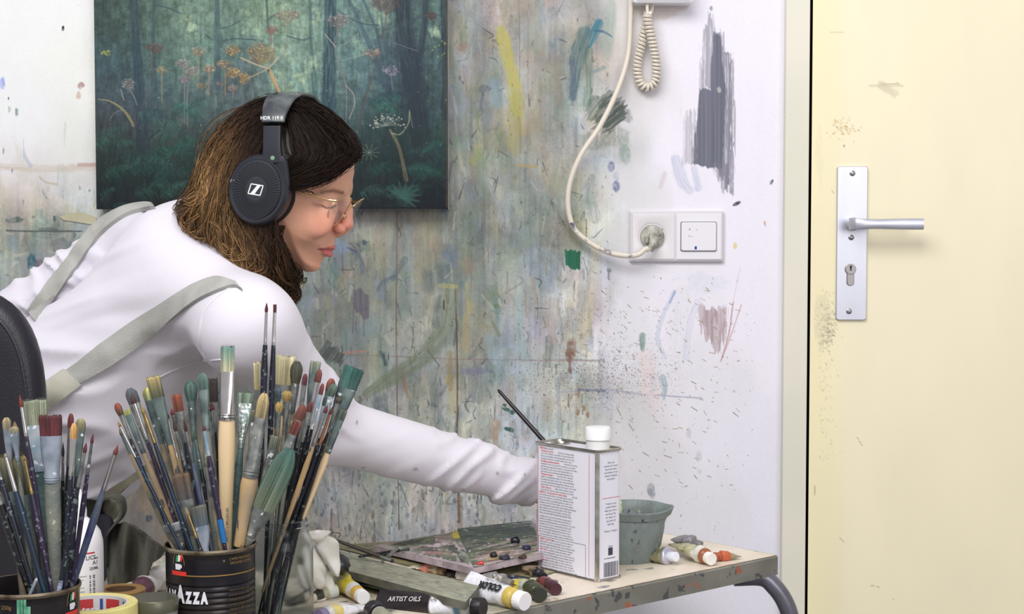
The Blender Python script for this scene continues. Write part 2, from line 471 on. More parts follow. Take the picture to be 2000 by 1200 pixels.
cv.coarse([(x, y, r_+(28 if y > 880 and x > 200 else 14 if y > 780 and x > 200 else 4), g_+(26 if y > 880 and x > 200 else 12 if y > 780 and x > 200 else 1), b_+(28 if y > 880 and x > 200 else 16 if y > 780 and x > 200 else 7)) if x < 1180 and not (x < 200 and y < 320) else (x, y, r_, g_, b_) for x, y, r_, g_, b_ in CT], sig=42, warp=46)
X, Y = cv.X, cv.Y
messy = np.clip(ss(1240, 1130, X+ (fbm(X/60, Y/60, 4)-.5)*90), 0, 1)*np.clip(ss(150, 260, X)+ss(330, 430, Y), 0, 1)
# fine vertical streaking, mottling
st = fbm(X/5, Y/120, 3, 3)-.5; st2 = fbm(X/22, Y/60, 8, 4)-.5; st3 = fbm(X/3, Y/3.5, 12, 2)-.5
cv.mul(1+messy*(st*.16+st2*.16+st3*.12+(fbm(X/55, Y/75, 61, 5)-.5)*.42+(fbm(X/16, Y/22, 66, 4)-.5)*.16)+(1-messy)*(st3*.02+st2*.015))
hue = fbm(X/50, Y/66, 21, 4)-.5; hue2 = fbm(X/44, Y/70, 27, 4)-.5
cv.c[..., 0] *= 1+messy*(hue*.20); cv.c[..., 2] *= 1-messy*(hue*.14)+messy*hue2*.16; cv.c[..., 1] *= 1+messy*hue2*-.04
cv.c[..., 0] *= 1-messy*.055*ss(980, 760, Y); cv.c[..., 1] *= 1-messy*.045*ss(980, 760, Y); cv.c[..., 2] *= 1-messy*(.065*ss(980, 760, Y)+.01)
R = cv.r
pal = [(120,135,125),(105,118,120),(150,160,150),(185,185,165),(120,125,140),(90,105,105),(165,160,130),(140,130,120),(150,165,165),(110,125,100),(200,200,195),(130,140,160)]
def mprob(x, y):
    if 190 < x < 872 and y < 405: return 0
    if x < 190: return 0 if y < 330 else .55
    return 1 if x < 1120 else max(0, (1190-x)/90)
for _ in range(420):                        # broad cloudy washes
    x = R.uniform(-60, 1190); y = R.uniform(-20, 1110)
    if R.rand() > mprob(x, y): continue
    c = np.array(pal[R.randint(len(pal))], float); 
    if y > 780 or x > 950: c = c*.5+np.array((214, 214, 216))*.5
    cv.dab(x, y, R.uniform(10, 46), R.uniform(14, 70), c, R.uniform(.12, .4), R.normal()*.2, rag=1.0, soft=.7)
for _ in range(1000):                       # short vertical worked-in dabs
    x = R.uniform(-60, 1200); y = R.uniform(-20, 1110)
    if R.rand() > mprob(x, y): continue
    low = y > 830
    c = np.array(pal[R.randint(len(pal))], float)
    if low: c = c*.6+np.array((215, 213, 208))*.4
    ln = R.uniform(8, 70); wd = R.uniform(4, 22)
    cv.stroke([(x, y), (x+R.normal()*5, y+ln)], wd, c, R.uniform(.15, .55)*(.75 if low else 1), rag=.6, soft=.4, bris=.5)
for _ in range(260):
    x = R.uniform(560, 1150); y = R.uniform(410, 1090)
    if R.rand() > mprob(x, y): continue
    c = pal[R.randint(len(pal))]; c = [q*.75 for q in c]
    cv.drip(x, y, R.uniform(8, 46), R.uniform(1.5, 3.6), c, R.uniform(.25, .6))
for _ in range(150):                        # light scrape marks
    x = R.uniform(560, 1150); y = R.uniform(0, 1050)
    if R.rand() > mprob(x, y): continue
    cv.stroke([(x, y), (x+R.normal()*8, y+R.uniform(6, 40))], R.uniform(2, 7), (205,208,202), R.uniform(.15, .45), rag=.5, bris=.6)
pal2 = [(112,132,92),(150,116,94),(92,112,146),(176,160,96),(92,132,130),(84,92,100),(140,136,150),(120,150,120),(70,84,86)]
for _ in range(520):
    x = R.uniform(-60, 1170); y = R.uniform(-20, 1090)
    if R.rand() > mprob(x, y): continue
    c = np.array(pal2[R.randint(len(pal2))], float)
    if y > 800 or x > 980: c = c*.62+np.array((200, 200, 200))*.38
    if R.rand() < .5: cv.dab(x, y, R.uniform(4, 16), R.uniform(8, 34), c, R.uniform(.2, .5), R.normal()*.25, rag=1.1, soft=.6)
    else: cv.stroke([(x, y), (x+R.normal()*6, y+R.uniform(5, 22)), (x+R.normal()*9, y+R.uniform(20, 60))], R.uniform(2, 9), c, R.uniform(.25, .6), rag=.8, bris=.5, taper=.5)
for _ in range(260):
    x = R.uniform(560, 1170); y = R.uniform(0, 1090)
    if R.rand() > mprob(x, y): continue
    cv.stroke([(x, y), (x+R.normal()*5, y+R.normal()*8), (x+R.normal()*9, y+R.normal()*14)], R.uniform(1.2, 3.2), (78, 84, 88), R.uniform(.35, .75), rag=.5, taper=.6)
# panel seams
cv.stroke([(776, 412), (774, 600), (776, 800), (779, 1035)], 2.6, (120, 90, 72), .75, rag=.3)
cv.stroke([(889, 556), (893, 700), (893, 880)], 3.6, (105, 78, 62), .85, rag=.3); cv.stroke([(893, 880), (897, 1020)], 5, (110, 85, 66), .8)
cv.stroke([(898, 975), (899, 1035)], 11, (165, 145, 125), .7); cv.stroke([(1032, 0), (1031, 330)], 2, (110, 110, 104), .4); cv.stroke([(1014, 0), (1016, 300)], 1.6, (95, 95, 92), .45)
cv.stroke([(680, 694), (760, 696), (900, 702), (1180, 706)], 2, (130, 105, 105), .5, rag=.5); cv.stroke([(670, 690), (712, 686)], 5, (190, 130, 115), .6, bris=.5)
cv.stroke([(1060, 702), (1180, 704)], 2, (120, 120, 128), .5)
cv.stroke([(1090, 766), (1180, 762), (1250, 770), (1370, 778)], 4, (150, 155, 175), .55, rag=.6, bris=.5); cv.stroke([(1130, 762), (1180, 764)], 5, (110,115,140), .6, rag=.6)
# arc of wet brush on the wall
cv.stroke([(884, 560), (878, 610), (862, 650), (836, 690), (800, 716), (756, 744), (716, 770)], [24, 30, 36, 38, 36, 30, 18], (122, 132, 112), .85, rag=.15, bris=.3)
cv.stroke([(884, 560), (874, 640), (850, 672)], 10, (150, 160, 142), .5, bris=.4)
cv.stroke([(1130, 480), (1100, 560), (1060, 470), (960, 530)], 16, (140,146,138), .3, bris=.4)
cv.stroke([(1042, 470), (990, 505), (955, 545)], 26, (130, 138, 130), .4, bris=.5)
# purple grey block, brush marks
cv.patch([(689,566),(706,562),(710,572),(720,576),(721,622),(708,626),(702,612),(688,604)], (104,100,110), .9, k=5, hole=.2)
cv.drip(697, 620, 24, 3, (106,104,114), .6); cv.drip(712, 622, 34, 4, (110,108,118), .6)
cv.stroke([(791, 507), (778, 528), (768, 544)], 13, (98, 110, 108), .75, rag=.5, bris=.3); cv.stroke([(772, 540), (748, 552), (740, 566)], 10, (90, 100, 112), .6, rag=.6, bris=.5)
cv.stroke([(678, 484), (696, 492)], 4, (80, 84, 108), .85); cv.stroke([(698, 490), (706, 512), (708, 532)], 9, (92, 96, 120), .6, rag=.5, bris=.4)
cv.dab(712, 474, 5, 6, (78, 84, 104), .8); cv.dab(662, 486, 20, 16, (122, 142, 180), .5); cv.dab(654, 470, 12, 9, (130, 152, 172), .5)
cv.patch([(640,666),(678,690),(664,714),(618,700)], (84,90,88), .85, k=20, hole=.5, sx=2.6, sy=60, ang=.6)
cv.patch([(684,765),(716,780),(700,812),(668,800)], (112,112,100), .6, k=22, hole=.6, sx=2.6, sy=60, ang=.5)
cv.stroke([(744, 690), (754, 712)], 7, (66, 84, 92), .55, rag=.8); cv.drip(750, 690, 24, 3, (60, 76, 84), .7)
# yellow / ochre passages
cv.stroke([(978, 60), (990, 110), (1004, 160), (1010, 220)], [22, 30, 28, 22], (176, 172, 92), .9, rag=.6, bris=.3)
cv.stroke([(988, 66), (1000, 130), (1012, 170)], 12, (184, 172, 100), .7, rag=.6); cv.stroke([(1012, 190), (1006, 250), (1004, 290)], 30, (160, 156, 100), .65, rag=.6, bris=.3)
cv.stroke([(1000, 140), (1014, 200), (1024, 260)], 9, (180,170,110), .4)
cv.stroke([(912, 560), (912, 640), (905, 690)], 16, (170, 162, 118), .5, rag=.5, bris=.4); cv.stroke([(910, 620), (906, 680)], 12, (176, 152, 112), .5)
cv.stroke([(858, 558), (890, 560)], 9, (176, 172, 120), .6); cv.stroke([(866, 560), (868, 602)], 8, (150, 148, 110), .6); cv.stroke([(867, 588), (867, 604)], 3.5, (70, 68, 60), .8)
cv.stroke([(880, 740), (884, 800)], 20, (184, 176, 120), .5, rag=.6); cv.stroke([(878, 690), (880, 760)], 12, (150, 120, 86), .5, rag=.7)
cv.stroke([(1008, 322), (1046, 326)], 6, (170, 150, 96), .6, rag=.5)
cv.stroke([(825, 400), (818, 480), (822, 540)], 30, (160, 148, 124), .5, rag=.6, bris=.5); cv.stroke([(836, 440), (838, 520)], 22, (168, 160, 130), .45, rag=.6)
cv.stroke([(1166, 480), (1158, 560), (1148, 620), (1140, 680)], [20, 24, 22, 12], (200, 192, 164), .75, rag=.2, bris=.4)
cv.stroke([(1148, 490), (1140, 560), (1130, 640), (1122, 660)], [14, 26, 22, 10], (150, 152, 150), .6, rag=.4, bris=.5)
cv.stroke([(1080, 590), (1076, 640), (1082, 668)], [22, 30, 16], (166, 146, 134), .55, rag=.7, bris=.5); cv.stroke([(1040, 545), (1046, 590)], 9, (160, 140, 122), .5)
cv.dab(1115, 684, 11, 24, (134, 104, 88), .85, rag=.4); cv.drip(1114, 690, 36, 7, (134, 104, 90), .7)
cv.dab(966, 836, 12, 24, (176, 156, 136), .85, rag=.35); cv.stroke([(966, 840), (968, 892)], 13, (176, 158, 140), .75, rag=.4)
cv.stroke([(1020, 0), (1050, 120), (1040, 250)], 34, (164, 146, 134), .35, rag=.7, bris=.5); cv.stroke([(1085, 110), (1092, 200)], 20, (150, 132, 120), .4, rag=.6)
# blues / teals
cv.stroke([(1170, 46), (1160, 66), (1150, 92)], [18, 20, 8], (66, 120, 140), .85, rag=.3); cv.stroke([(1160, 60), (1178, 62), (1196, 72)], 6, (70, 104, 128), .8, taper=.6)
cv.stroke([(1142, 62), (1130, 100), (1124, 150), (1118, 190)], [26, 36, 24, 16], (72, 104, 110), .75, rag=.5, bris=.3); cv.stroke([(1150, 100), (1150, 160), (1148, 200)], 18, (84, 112, 96), .6, rag=.5, bris=.4)
cv.stroke([(1118, 120), (1120, 192)], 14, (88, 96, 118), .6, rag=.5); cv.stroke([(1160, 140), (1180, 132)], 8, (110, 140, 140), .5)
cv.stroke([(1193, 10), (1190, 60), (1184, 105)], [24, 26, 20], (150, 170, 160), .6, bris=.5, rag=.3)
cv.patch([(1190,180),(1224,205),(1226,232),(1190,262),(1160,250),(1168,210)], (80,90,84), .85, k=24, hole=.5, sx=2.6, sy=50, ang=.9); cv.patch([(1150,190),(1180,190),(1168,240),(1146,232)], (88,104,92), .7, k=20, hole=.4, sx=2.6, sy=60, ang=.7)
cv.stroke([(1180, 200), (1215, 215), (1224, 232)], 20, (92, 98, 94), .5, rag=.8, dry=.25); cv.dab(1180, 270, 50, 30, (120, 132, 118), .5, rag=.9, dry=.4)
cv.dab(1221, 300, 12, 20, (128, 150, 140), .6); cv.dab(1194, 326, 7, 11, (110, 118, 150), .85, rag=.2); cv.dab(1204, 364, 8, 12, (112, 122, 152), .85, rag=.2); cv.dab(1204, 344, 6, 10, (160, 174, 190), .6)
cv.patch([(1104,489),(1135,491),(1135,527),(1120,526),(1106,519)], (44,104,80), .97, k=5)
cv.stroke([(965, 160), (975, 200)], 24, (120, 150, 165), .5, rag=.7); cv.dab(946, 172, 12, 9, (88, 88, 108), .6, rag=.7); cv.stroke([(944, 180), (938, 216)], 6, (100, 100, 116), .5)
cv.stroke([(1012, 570), (1014, 640), (1018, 690)], 17, (150, 190, 192), .5, rag=.5, bris=.4); cv.stroke([(955, 660), (960, 700)], 16, (140, 168, 196), .5, rag=.5)
cv.stroke([(905, 726), (948, 724)], 13, (120, 122, 150), .6, rag=.5); cv.stroke([(922, 730), (925, 785)], 7, (140, 138, 156), .5); cv.stroke([(962, 630), (975, 655)], 7, (118, 128, 96), .6)
cv.stroke([(1090, 740), (1092, 850)], 9, (150, 160, 172), .5, rag=.5); cv.stroke([(990, 350), (996, 420)], 22, (130, 150, 172), .4, rag=.6, bris=.5); cv.stroke([(935, 300), (945, 380)], 26, (120, 150, 130), .35, rag=.6)
cv.dab(1122, 640, 10, 12, (150, 160, 150), .4); cv.dab(1150, 672, 11, 16, (178, 188, 202), .7); cv.dab(970, 598, 6, 5, (100, 120, 88), .8)
cv.dab(1190, 528, 5, 5, (130, 132, 146), .9, rag=.1); cv.stroke([(1189, 530), (1189, 546)], 4, (130, 132, 146), .9)
for (x, y, a, b) in ((988, 800, 8, 4), (1000, 806, 7, 5), (990, 838, 6, 4), (998, 840, 8, 5), (986, 792, 5, 3)): cv.dab(x, y, a, b, (52, 94, 82), .9, ang=.3, rag=.15)
cv.dab(1010, 870, 4, 12, (128, 140, 150), .7); cv.dab(1004, 830, 5, 12, (150, 165, 165), .5)
for (x, y) in ((1140, 798), (1128, 806), (1148, 810), (1130, 772)): cv.dab(x, y, 3.5, 7, (150, 112, 84), .9, rag=.2)
# cleaner, right side marks
cv.stroke([(1255, 656), (1255, 684)], [13, 13, 7], (122, 152, 140), .85, rag=.15)
cv.dab(1271, 960, 8, 15, (150, 156, 164), .9, rag=.45); cv.dab(1345, 847, 6, 10, (208, 208, 216), .9); cv.dab(1365, 891, 7, 11, (208, 208, 216), .9); cv.dab(1367, 922, 4, 5, (210,210,218), .8)
cv.dab(1222, 980, 3, 4, (150, 152, 162), .8); cv.stroke([(1294, 738), (1298, 760), (1296, 780)], [14, 12, 5], (160, 178, 190), .8); cv.stroke([(1262, 700), (1268, 760)], 34, (230, 216, 216), .7, rag=.4)
cv.stroke([(1270, 730), (1276, 790)], 26, (226, 210, 212), .5, rag=.6); cv.stroke([(1274, 735), (1278, 760)], 12, (190, 200, 214), .4)
# dark slate paint block
SL = (112, 114, 128)
cv.patch([(1374,60),(1388,22),(1396,60),(1392,176),(1366,176),(1370,110)], (150,148,160), .75, k=16, hole=.6)
cv.patch([(1394,60),(1410,66),(1414,100),(1430,104),(1434,240),(1430,380),(1410,350),(1388,320),(1388,170)], (128,126,140), .85, k=20, hole=.45)
cv.patch([(1392,62),(1406,70),(1412,110),(1418,180),(1412,330),(1382,328),(1352,320),(1353,280),(1362,220),(1367,174),(1384,174),(1388,110)], SL, .97, k=8)
cv.patch([(1398,320),(1426,320),(1424,374),(1408,372)], (130,128,140), .8, k=22, hole=.5); cv.patch([(1340,215),(1362,210),(1354,320),(1330,322)], (176,174,184), .6, k=22, hole=.6)
cv.dab(1404, 176, 5, 6, (190, 190, 186), .8); cv.dab(1389, 16, 3, 5, (70, 90, 96), .8)
cv.stroke([(1320, 312), (1330, 350), (1346, 372)], [22, 28, 18], (196, 200, 220), .9, rag=.3, bris=.4); cv.stroke([(1356, 330), (1364, 368)], 15, (198, 202, 224), .85, bris=.4); cv.stroke([(1298, 340), (1290, 366)], 10, (214, 200, 208), .7, dry=.35)
cv.dab(1439, 398, 9, 3.6, (58, 50, 66), .95, ang=-.45, rag=.1); cv.dab(1507, 356, 3, 6, (50, 60, 74), .95, ang=.5, rag=.1); cv.dab(1436, 480, 4, 7, (216, 196, 110), .9, rag=.2); cv.dab(1494, 437, 2.5, 7, (196, 150, 130), .8, ang=-.3)
# brown dry scratches
cv.patch([(1366,600),(1416,604),(1420,640),(1408,690),(1392,676),(1370,650)], (172,152,156), .85, k=24, hole=.4, sx=2.2, sy=60)
cv.stroke([(1432, 590), (1424, 650), (1408, 706)], 3, (186, 140, 140), .7, dry=.2); cv.stroke([(1448, 596), (1426, 660), (1410, 700)], 2.5, (190, 150, 148), .6, dry=.2); cv.stroke([(1430, 600), (1446, 520)], 1.5, (214, 180, 176), .5)
cv.stroke([(1318, 570), (1298, 610), (1284, 660), (1300, 700)], 9, (186, 196, 216), .5, rag=.3); cv.stroke([(1362, 590), (1346, 640), (1340, 700)], 14, (196, 204, 222), .6, rag=.4, bris=.5); cv.stroke([(1330, 575), (1320, 690)], 40, (218, 218, 224), .45, bris=.5)
cv.stroke([(1318, 570), (1308, 592)], 4, (140, 160, 200), .7); cv.dab(1380, 560, 50, 20, (206, 216, 230), .4, rag=1.2)
cv.dab(1286, 20+5, 45, 16, (216, 206, 200), .9, rag=.35); cv.stroke([(1246, 10), (1334, 10)], 26, (208, 198, 194), .85, rag=.15); cv.dab(1255, 11, 2, 2, (40, 36, 36), .95, rag=0)
# left side of the wall
cv.dab(4, 162, 6, 12, (120, 140, 220), .7); cv.dab(16, 214, 5, 7, (130, 160, 130), .85); cv.dab(31, 220, 5, 8, (120, 150, 130), .85); cv.dab(33, 233, 4, 4, (110, 130, 130), .8)
for (x, y) in ((23, 14), (71, 13), (72, 63), (72, 94), (54, 118), (73, 133), (74, 167), (12, 267), (151, 10), (178, 167), (185, 14), (77, 212)): cv.dab(x, y, 1.8, 1.8, (60, 52, 52), .9, rag=0)
cv.dab(123, 55, 2.5, 6, (40, 38, 44), .95); cv.dab(14, 195, 2.5, 6, (80, 76, 84), .9, ang=.7); cv.dab(4, 295, 4, 7, (70, 76, 80), .9)
cv.dab(157, 168, 8, 7, (150, 110, 110), .7, dry=.3); cv.dab(154, 186, 5, 9, (190, 160, 145), .6)
cv.stroke([(42, 272), (46, 300), (60, 325)], 8, (180, 186, 204), .7); cv.stroke([(0, 325), (90, 330), (190, 326)], 16, (196, 182, 166), .65, rag=.5, bris=.4); cv.dab(20, 334, 6, 5, (54, 60, 66), .9); cv.stroke([(70, 340), (90, 356), (112, 360)], 5, (190, 176, 160), .7)
cv.stroke([(150, 322), (188, 322)], 8, (180, 140, 136), .6); cv.stroke([(120, 330), (128, 240)], 4, (200, 204, 206), .7); cv.stroke([(74, 340), (84, 375), (92, 388)], 3, (120, 130, 140), .6)
cv.stroke([(0, 450), (60, 452), (160, 452)], 3.5, (84, 92, 92), .75, rag=.4); cv.stroke([(70, 448), (110, 450)], 8, (82, 96, 88), .6, rag=.7)
cv.dab(26, 430, 22, 5, (80, 96, 86), .8, rag=.9); cv.dab(62, 425, 8, 3, (84, 96, 90), .7, rag=.8); cv.dab(103, 428, 7, 7, (74, 92, 82), .85); cv.dab(142, 460, 7, 6, (90, 108, 100), .8)
cv.dab(60, 512, 10, 15, (54, 96, 112), .85, rag=.6); cv.dab(76, 520, 9, 16, (106, 100, 112), .75, rag=.7); cv.dab(20, 470, 14, 16, (130, 156, 164), .6, rag=.9); cv.stroke([(96, 470), (110, 498)], 4, (120, 110, 126), .7)
for _ in range(120):
    x = R.uniform(-20, 190); y = R.uniform(410, 640)
    cv.stroke([(x, y), (x+R.normal()*20, y+R.normal()*20)], R.uniform(3, 12), [(205,208,204),(130,146,140),(110,126,120),(180,186,176),(150,160,170),(196,190,176)][R.randint(6)], R.uniform(.3, .7), rag=.7, bris=.4)
for _ in range(30):
    x = R.uniform(0, 188); y = R.uniform(340, 440)
    cv.dab(x, y, R.uniform(1.5, 5), R.uniform(2, 9), [(110,126,116),(150,156,156),(186,180,168),(90,96,98)][R.randint(4)], R.uniform(.3, .8), rag=.8)
cv.stroke([(0, 452), (160, 452)], 2, (90, 98, 98), .6); 
cv.dab(288, 1013, 11, 8, (110, 124, 150), .8, rag=1.0)
# spatters
dk = [(70,74,76),(84,90,86),(96,84,72),(60,66,78),(100,110,104),(120,96,76)]
cv.speck(1500, 560, 420, 1200, 1080, dk, (.6, 1.6), .65, 1.3, prob=lambda x, y: .8 if y > 600 else .35)
cv.speck(170, 590, 900, 1040, 1080, [(96,106,112),(110,130,120),(84,92,96),(120,140,166),(130,120,108)], (1.3, 4.2), .6, 1.7)
cv.speck(160, 600, 800, 1040, 1000, [(150,170,160),(140,150,160),(160,150,130)], (3, 8), .35, 2)
cv.speck(330, 1060, 600, 1330, 820, [(128,98,66),(96,84,70),(110,104,100)], (.7, 1.5), .7, 1.0)
cv.speck(240, 1170, 540, 1480, 1180, [(110,104,104),(90,92,98),(130,120,110)], (.6, 1.5), .6, 1.2)
cv.speck(200, -40, 0, 190, 430, [(90,86,84),(150,150,150),(170,150,140)], (.5, 1.3), .6, 1.0)
cv.speck(160, 880, 0, 1200, 420, dk, (.6, 2), .6, 1.8)
for _ in range(150):
    x = R.uniform(1080, 1440); y = R.uniform(560, 960); a = .5+R.normal()*.35; l = R.uniform(3, 11)
    cv.stroke([(x, y), (x+l*math.cos(a), y+l*math.sin(a))], R.uniform(1, 1.8), [(140,116,80),(110,100,92),(150,130,110)][R.randint(3)], .7, rag=0)
for (x, y, l, a) in ((1205, 797, 17, 1.1), (1228, 828, 16, 1.0), (1222, 712, 12, 1.5), (1256, 884, 13, .6), (1297, 890, 16, .3), (1350, 795, 14, .6), (1432, 806, 12, .7)): cv.stroke([(x, y), (x+l*math.cos(a), y+l*math.sin(a))], 1.8, (140, 126, 110), .85, rag=0)
sp_ = fbm(X/1.6, Y/1.6, 40, 2); m_ = ss(.66, .74, sp_)*ss(250, 0, np.hypot((X-1150)*1.0, (Y-735)*2.6))*.8
cv.c = cv.c*(1-m_[..., None]*.5)
wall_col = s2l(np.clip(cv.c, 0, 1))*.92
wall_m = attr_mat('painted plaster wall', spec=.2, rough=.75, bump=.25, bsc=500, grain=.05, gsc=900)
gv = np.stack((GX.ravel(), GY.ravel(), GZ.ravel()), 1)
# behind the sheet: solid wall of the room, joined in the same mesh
def wall_back():
    n0 = len(gv); xR = JX0+.002; b = []
    def bx(x0, x1, y0, y1, z0, z1):
        return [(x, y, z) for x in (x0, x1) for y in (y0, y1) for z in (z0, z1)]
    FF = np.array([(0,1,3,2),(4,6,7,5),(0,4,5,1),(2,3,7,6),(0,2,6,4),(1,5,7,3)])
    Vs = [gv]; Fs = [GF]; n = n0
    for q in ((-1.6, xR, WY+.001, WY+.12, 0, 2.7), (xR, 1.45, WY, WY+.12, 2.12, 2.7), (1.45, 2.2, WY, WY+.12, 0, 2.7)):
        Vs.append(np.array(bx(*q))); Fs.append(FF+n); n += 8
    V = np.concatenate(Vs); F = np.concatenate(Fs)
    col = np.concatenate((wall_col.reshape(-1, 3), np.tile(s2l(np.array((236, 233, 243))/255), (24, 1))))
    return V, F, col
V_, F_, c_ = wall_back()
wall = mesh_from('wall_back', V_, F_, wall_m, smooth=False, col=c_)
tag(wall, kind='structure')
del cv, V_, F_, c_, gv, GX, GY, GZ, GF, X, Y, messy, st, st2, st3, hue, hue2, sp_, m_, PX, PY
# ------------------------------------------------------------------ forest canvas hanging on the wall
CYF = 2.612
cx0 = P(187, 300, CYF)[0]; cx1 = P(875, 300, CYF)[0]; cz0 = P(500, 409, CYF)[2]; cz1 = cz0+.62
xs = axis([(cx0, cx1, .00095)]); zs = axis([(cz0, 1.56, .00095), (1.56, cz1, .004)])
GX, GY, GZ, GF = grid_mesh(xs, zs, CYF)
PX, PY = pix(GX, GY, GZ); PX = PX.astype(np.float32); PY = PY.astype(np.float32)
cv = Canvas(PX, PY, (80, 100, 100)); R = cv.r
cv.coarse([
 (180,-60,60,75,72),(400,-60,90,115,105),(600,-60,110,135,120),(800,-60,60,80,82),
 (200,20,58,72,70),(250,30,70,90,82),(330,20,84,106,96),(380,30,120,146,128),(460,20,96,120,108),(520,20,124,146,122),(560,40,130,152,128),(600,20,116,142,130),(680,30,100,128,126),(740,30,120,146,134),(780,30,70,88,92),(850,30,80,104,100),
 (200,120,58,78,84),(250,120,72,94,94),(330,110,84,108,100),(380,110,104,130,118),(450,100,84,110,106),(520,110,104,130,120),(580,120,120,148,136),(610,100,126,152,138),(680,120,92,120,120),(730,110,82,108,112),(790,120,48,58,70),(850,120,76,100,100),
 (200,200,70,82,90),(260,200,68,84,92),(330,200,76,98,102),(400,200,80,98,100),(470,170,84,92,100),(550,180,120,146,134),(600,180,110,140,130),(680,190,84,102,108),(740,190,60,84,88),(800,200,46,54,62),(860,200,66,88,90),
 (200,260,66,68,66),(260,260,60,70,72),(330,260,70,84,82),(400,260,66,82,80),(500,250,60,80,80),(700,260,60,80,80),(760,270,44,64,66),(840,270,50,74,72),
 (200,320,42,56,56),(260,320,44,66,64),(330,330,46,66,62),(400,330,44,60,60),(700,340,44,62,62),(760,340,40,56,58),(840,340,40,56,60),
 (200,400,38,50,56),(260,400,40,44,50),(330,400,46,48,52),(700,400,36,46,50),(760,400,40,48,54),(850,400,30,38,50)], sig=36, warp=16, seed=5)
X, Y = cv.X, cv.Y
cv.mul(1+(fbm(X/4, Y/26, 3, 4)-.5)*.36+(fbm(X/10, Y/8, 9, 4)-.5)*.44*ss(420, 120, Y)+(fbm(X/2.2, Y/2.2, 31, 2)-.5)*.2)
for _ in range(900):
    x = R.uniform(185, 880); y = R.uniform(-40, 250)
    c = [(130,160,140),(150,175,150),(90,115,112),(70,95,98),(60,80,84),(110,140,128),(170,185,150),(90,100,112)][R.randint(8)]
    k = .5 if x < 340 or x > 760 else 1
    cv.dab(x, y, R.uniform(2, 7), R.uniform(3, 14), np.array(c)*(1 if k == 1 else .7), R.uniform(.08, .3)*k, rag=.8)
for (x, y, w) in ((570, 25, 22), (545, 95, 14), (600, 140, 16), (740, 40, 20), (560, 170, 18), (620, 30, 10), (480, 40, 14), (365, 40, 12), (586, 160, 12)):
    for k in range(12): cv.dab(x+R.normal()*w*.6, y+R.normal()*w, R.uniform(2, 6), R.uniform(2, 7), (186, 200, 160), .28, rag=.9)
dt = (46, 62, 74)
def trunk(pts, w, c, al=.85): cv.stroke(pts, w, c, al, rag=.18, soft=.3, bris=.2)
trunk([(258, -30), (266, 80), (272, 180), (280, 285)], [17, 18, 22, 26], (50, 66, 78)); trunk([(302, -30), (300, 80), (302, 200)], 8, (56, 74, 82), .6)
trunk([(424, -30), (424, 60), (424, 170)], [10, 12, 15], (62, 84, 92), .75); trunk([(520, -10), (524, 60)], 5, (60, 82, 86), .7)
trunk([(604, -20), (608, 90), (616, 190)], [6, 8, 14], (66, 92, 92), .8); trunk([(646, -30), (644, 110), (640, 230)], [26, 27, 32], (44, 66, 78), .93)
trunk([(672, -20), (710, 60), (750, 160), (768, 240)], [7, 9, 10, 8], (60, 78, 96), .7); trunk([(700, -20), (735, 60), (746, 120)], 6, (58, 78, 94), .65)
trunk([(786, -30), (790, 60), (806, 150), (818, 240), (826, 300)], [38, 38, 42, 44, 40], (44, 54, 64), .93); trunk([(832, -30), (830, 40), (820, 110), (812, 170)], [11, 12, 14, 18], (46, 58, 68), .9)
trunk([(866, -30), (870, 120), (868, 230)], [14, 15, 14], (40, 50, 60), .85); trunk([(742, 20), (756, 110), (772, 190)], 5, (70, 90, 96), .6)
for pts in ([(305, 10), (330, 16), (352, 26)], [(432, 56), (452, 50), (470, 40)], [(436, 80), (460, 76), (500, 78)], [(402, 68), (414, 78)], [(522, 40), (540, 26)], [(660, 20), (700, 44), (742, 50)], [(742, 62), (790, 46), (830, 30), (868, 30)], [(822, 120), (850, 140), (862, 118)], [(560, 70), (590, 78), (606, 74)]):
    cv.stroke(pts, 2.6, (60, 74, 86), .7, rag=.1)
def umbel(x, y, r, col, ry=.55, n=70, stem=None, rays=True, al=.75):
    col = np.array(col, float)
    if stem: cv.stroke([(x, y+r*.5)]+stem, R.uniform(2, 3), col*.82, .7, rag=.1, taper=.3)
    cv.dab(x, y+r*ry*.2, r*.95, r*ry*.9, col*.62, .55, rag=.4)
    if rays:
        for k in range(9):
            a = PI+PI*(k+.5)/9; cv.stroke([(x, y+r*.8), (x+math.cos(a)*r*.8, y+math.sin(a)*r*ry*.8)], 1.2, col*.7, .5, rag=0)
    for k in range(n):
        a = R.uniform(0, 2*PI); q = math.sqrt(R.rand())
        cv.dab(x+math.cos(a)*r*q, y+math.sin(a)*r*ry*q-(1-q)*r*.12, R.uniform(.9, 2), R.uniform(.9, 1.7), np.clip((col*.8+col.mean()*.2)*R.uniform(.7, 1.12), 0, 225), al, rag=.2)
for (x, y, w) in ((586, 170, 24), (545, 160, 12), (612, 120, 10), (556, 100, 10), (742, 28, 14), (850, 60, 8), (700, 90, 10), (505, 60, 9), (375, 55, 8)):
    for k in range(16): cv.dab(x+R.normal()*w*.7, y+R.normal()*w*.8, R.uniform(1.5, 5), R.uniform(3, 9), (172, 196, 164), .35, rag=.9)
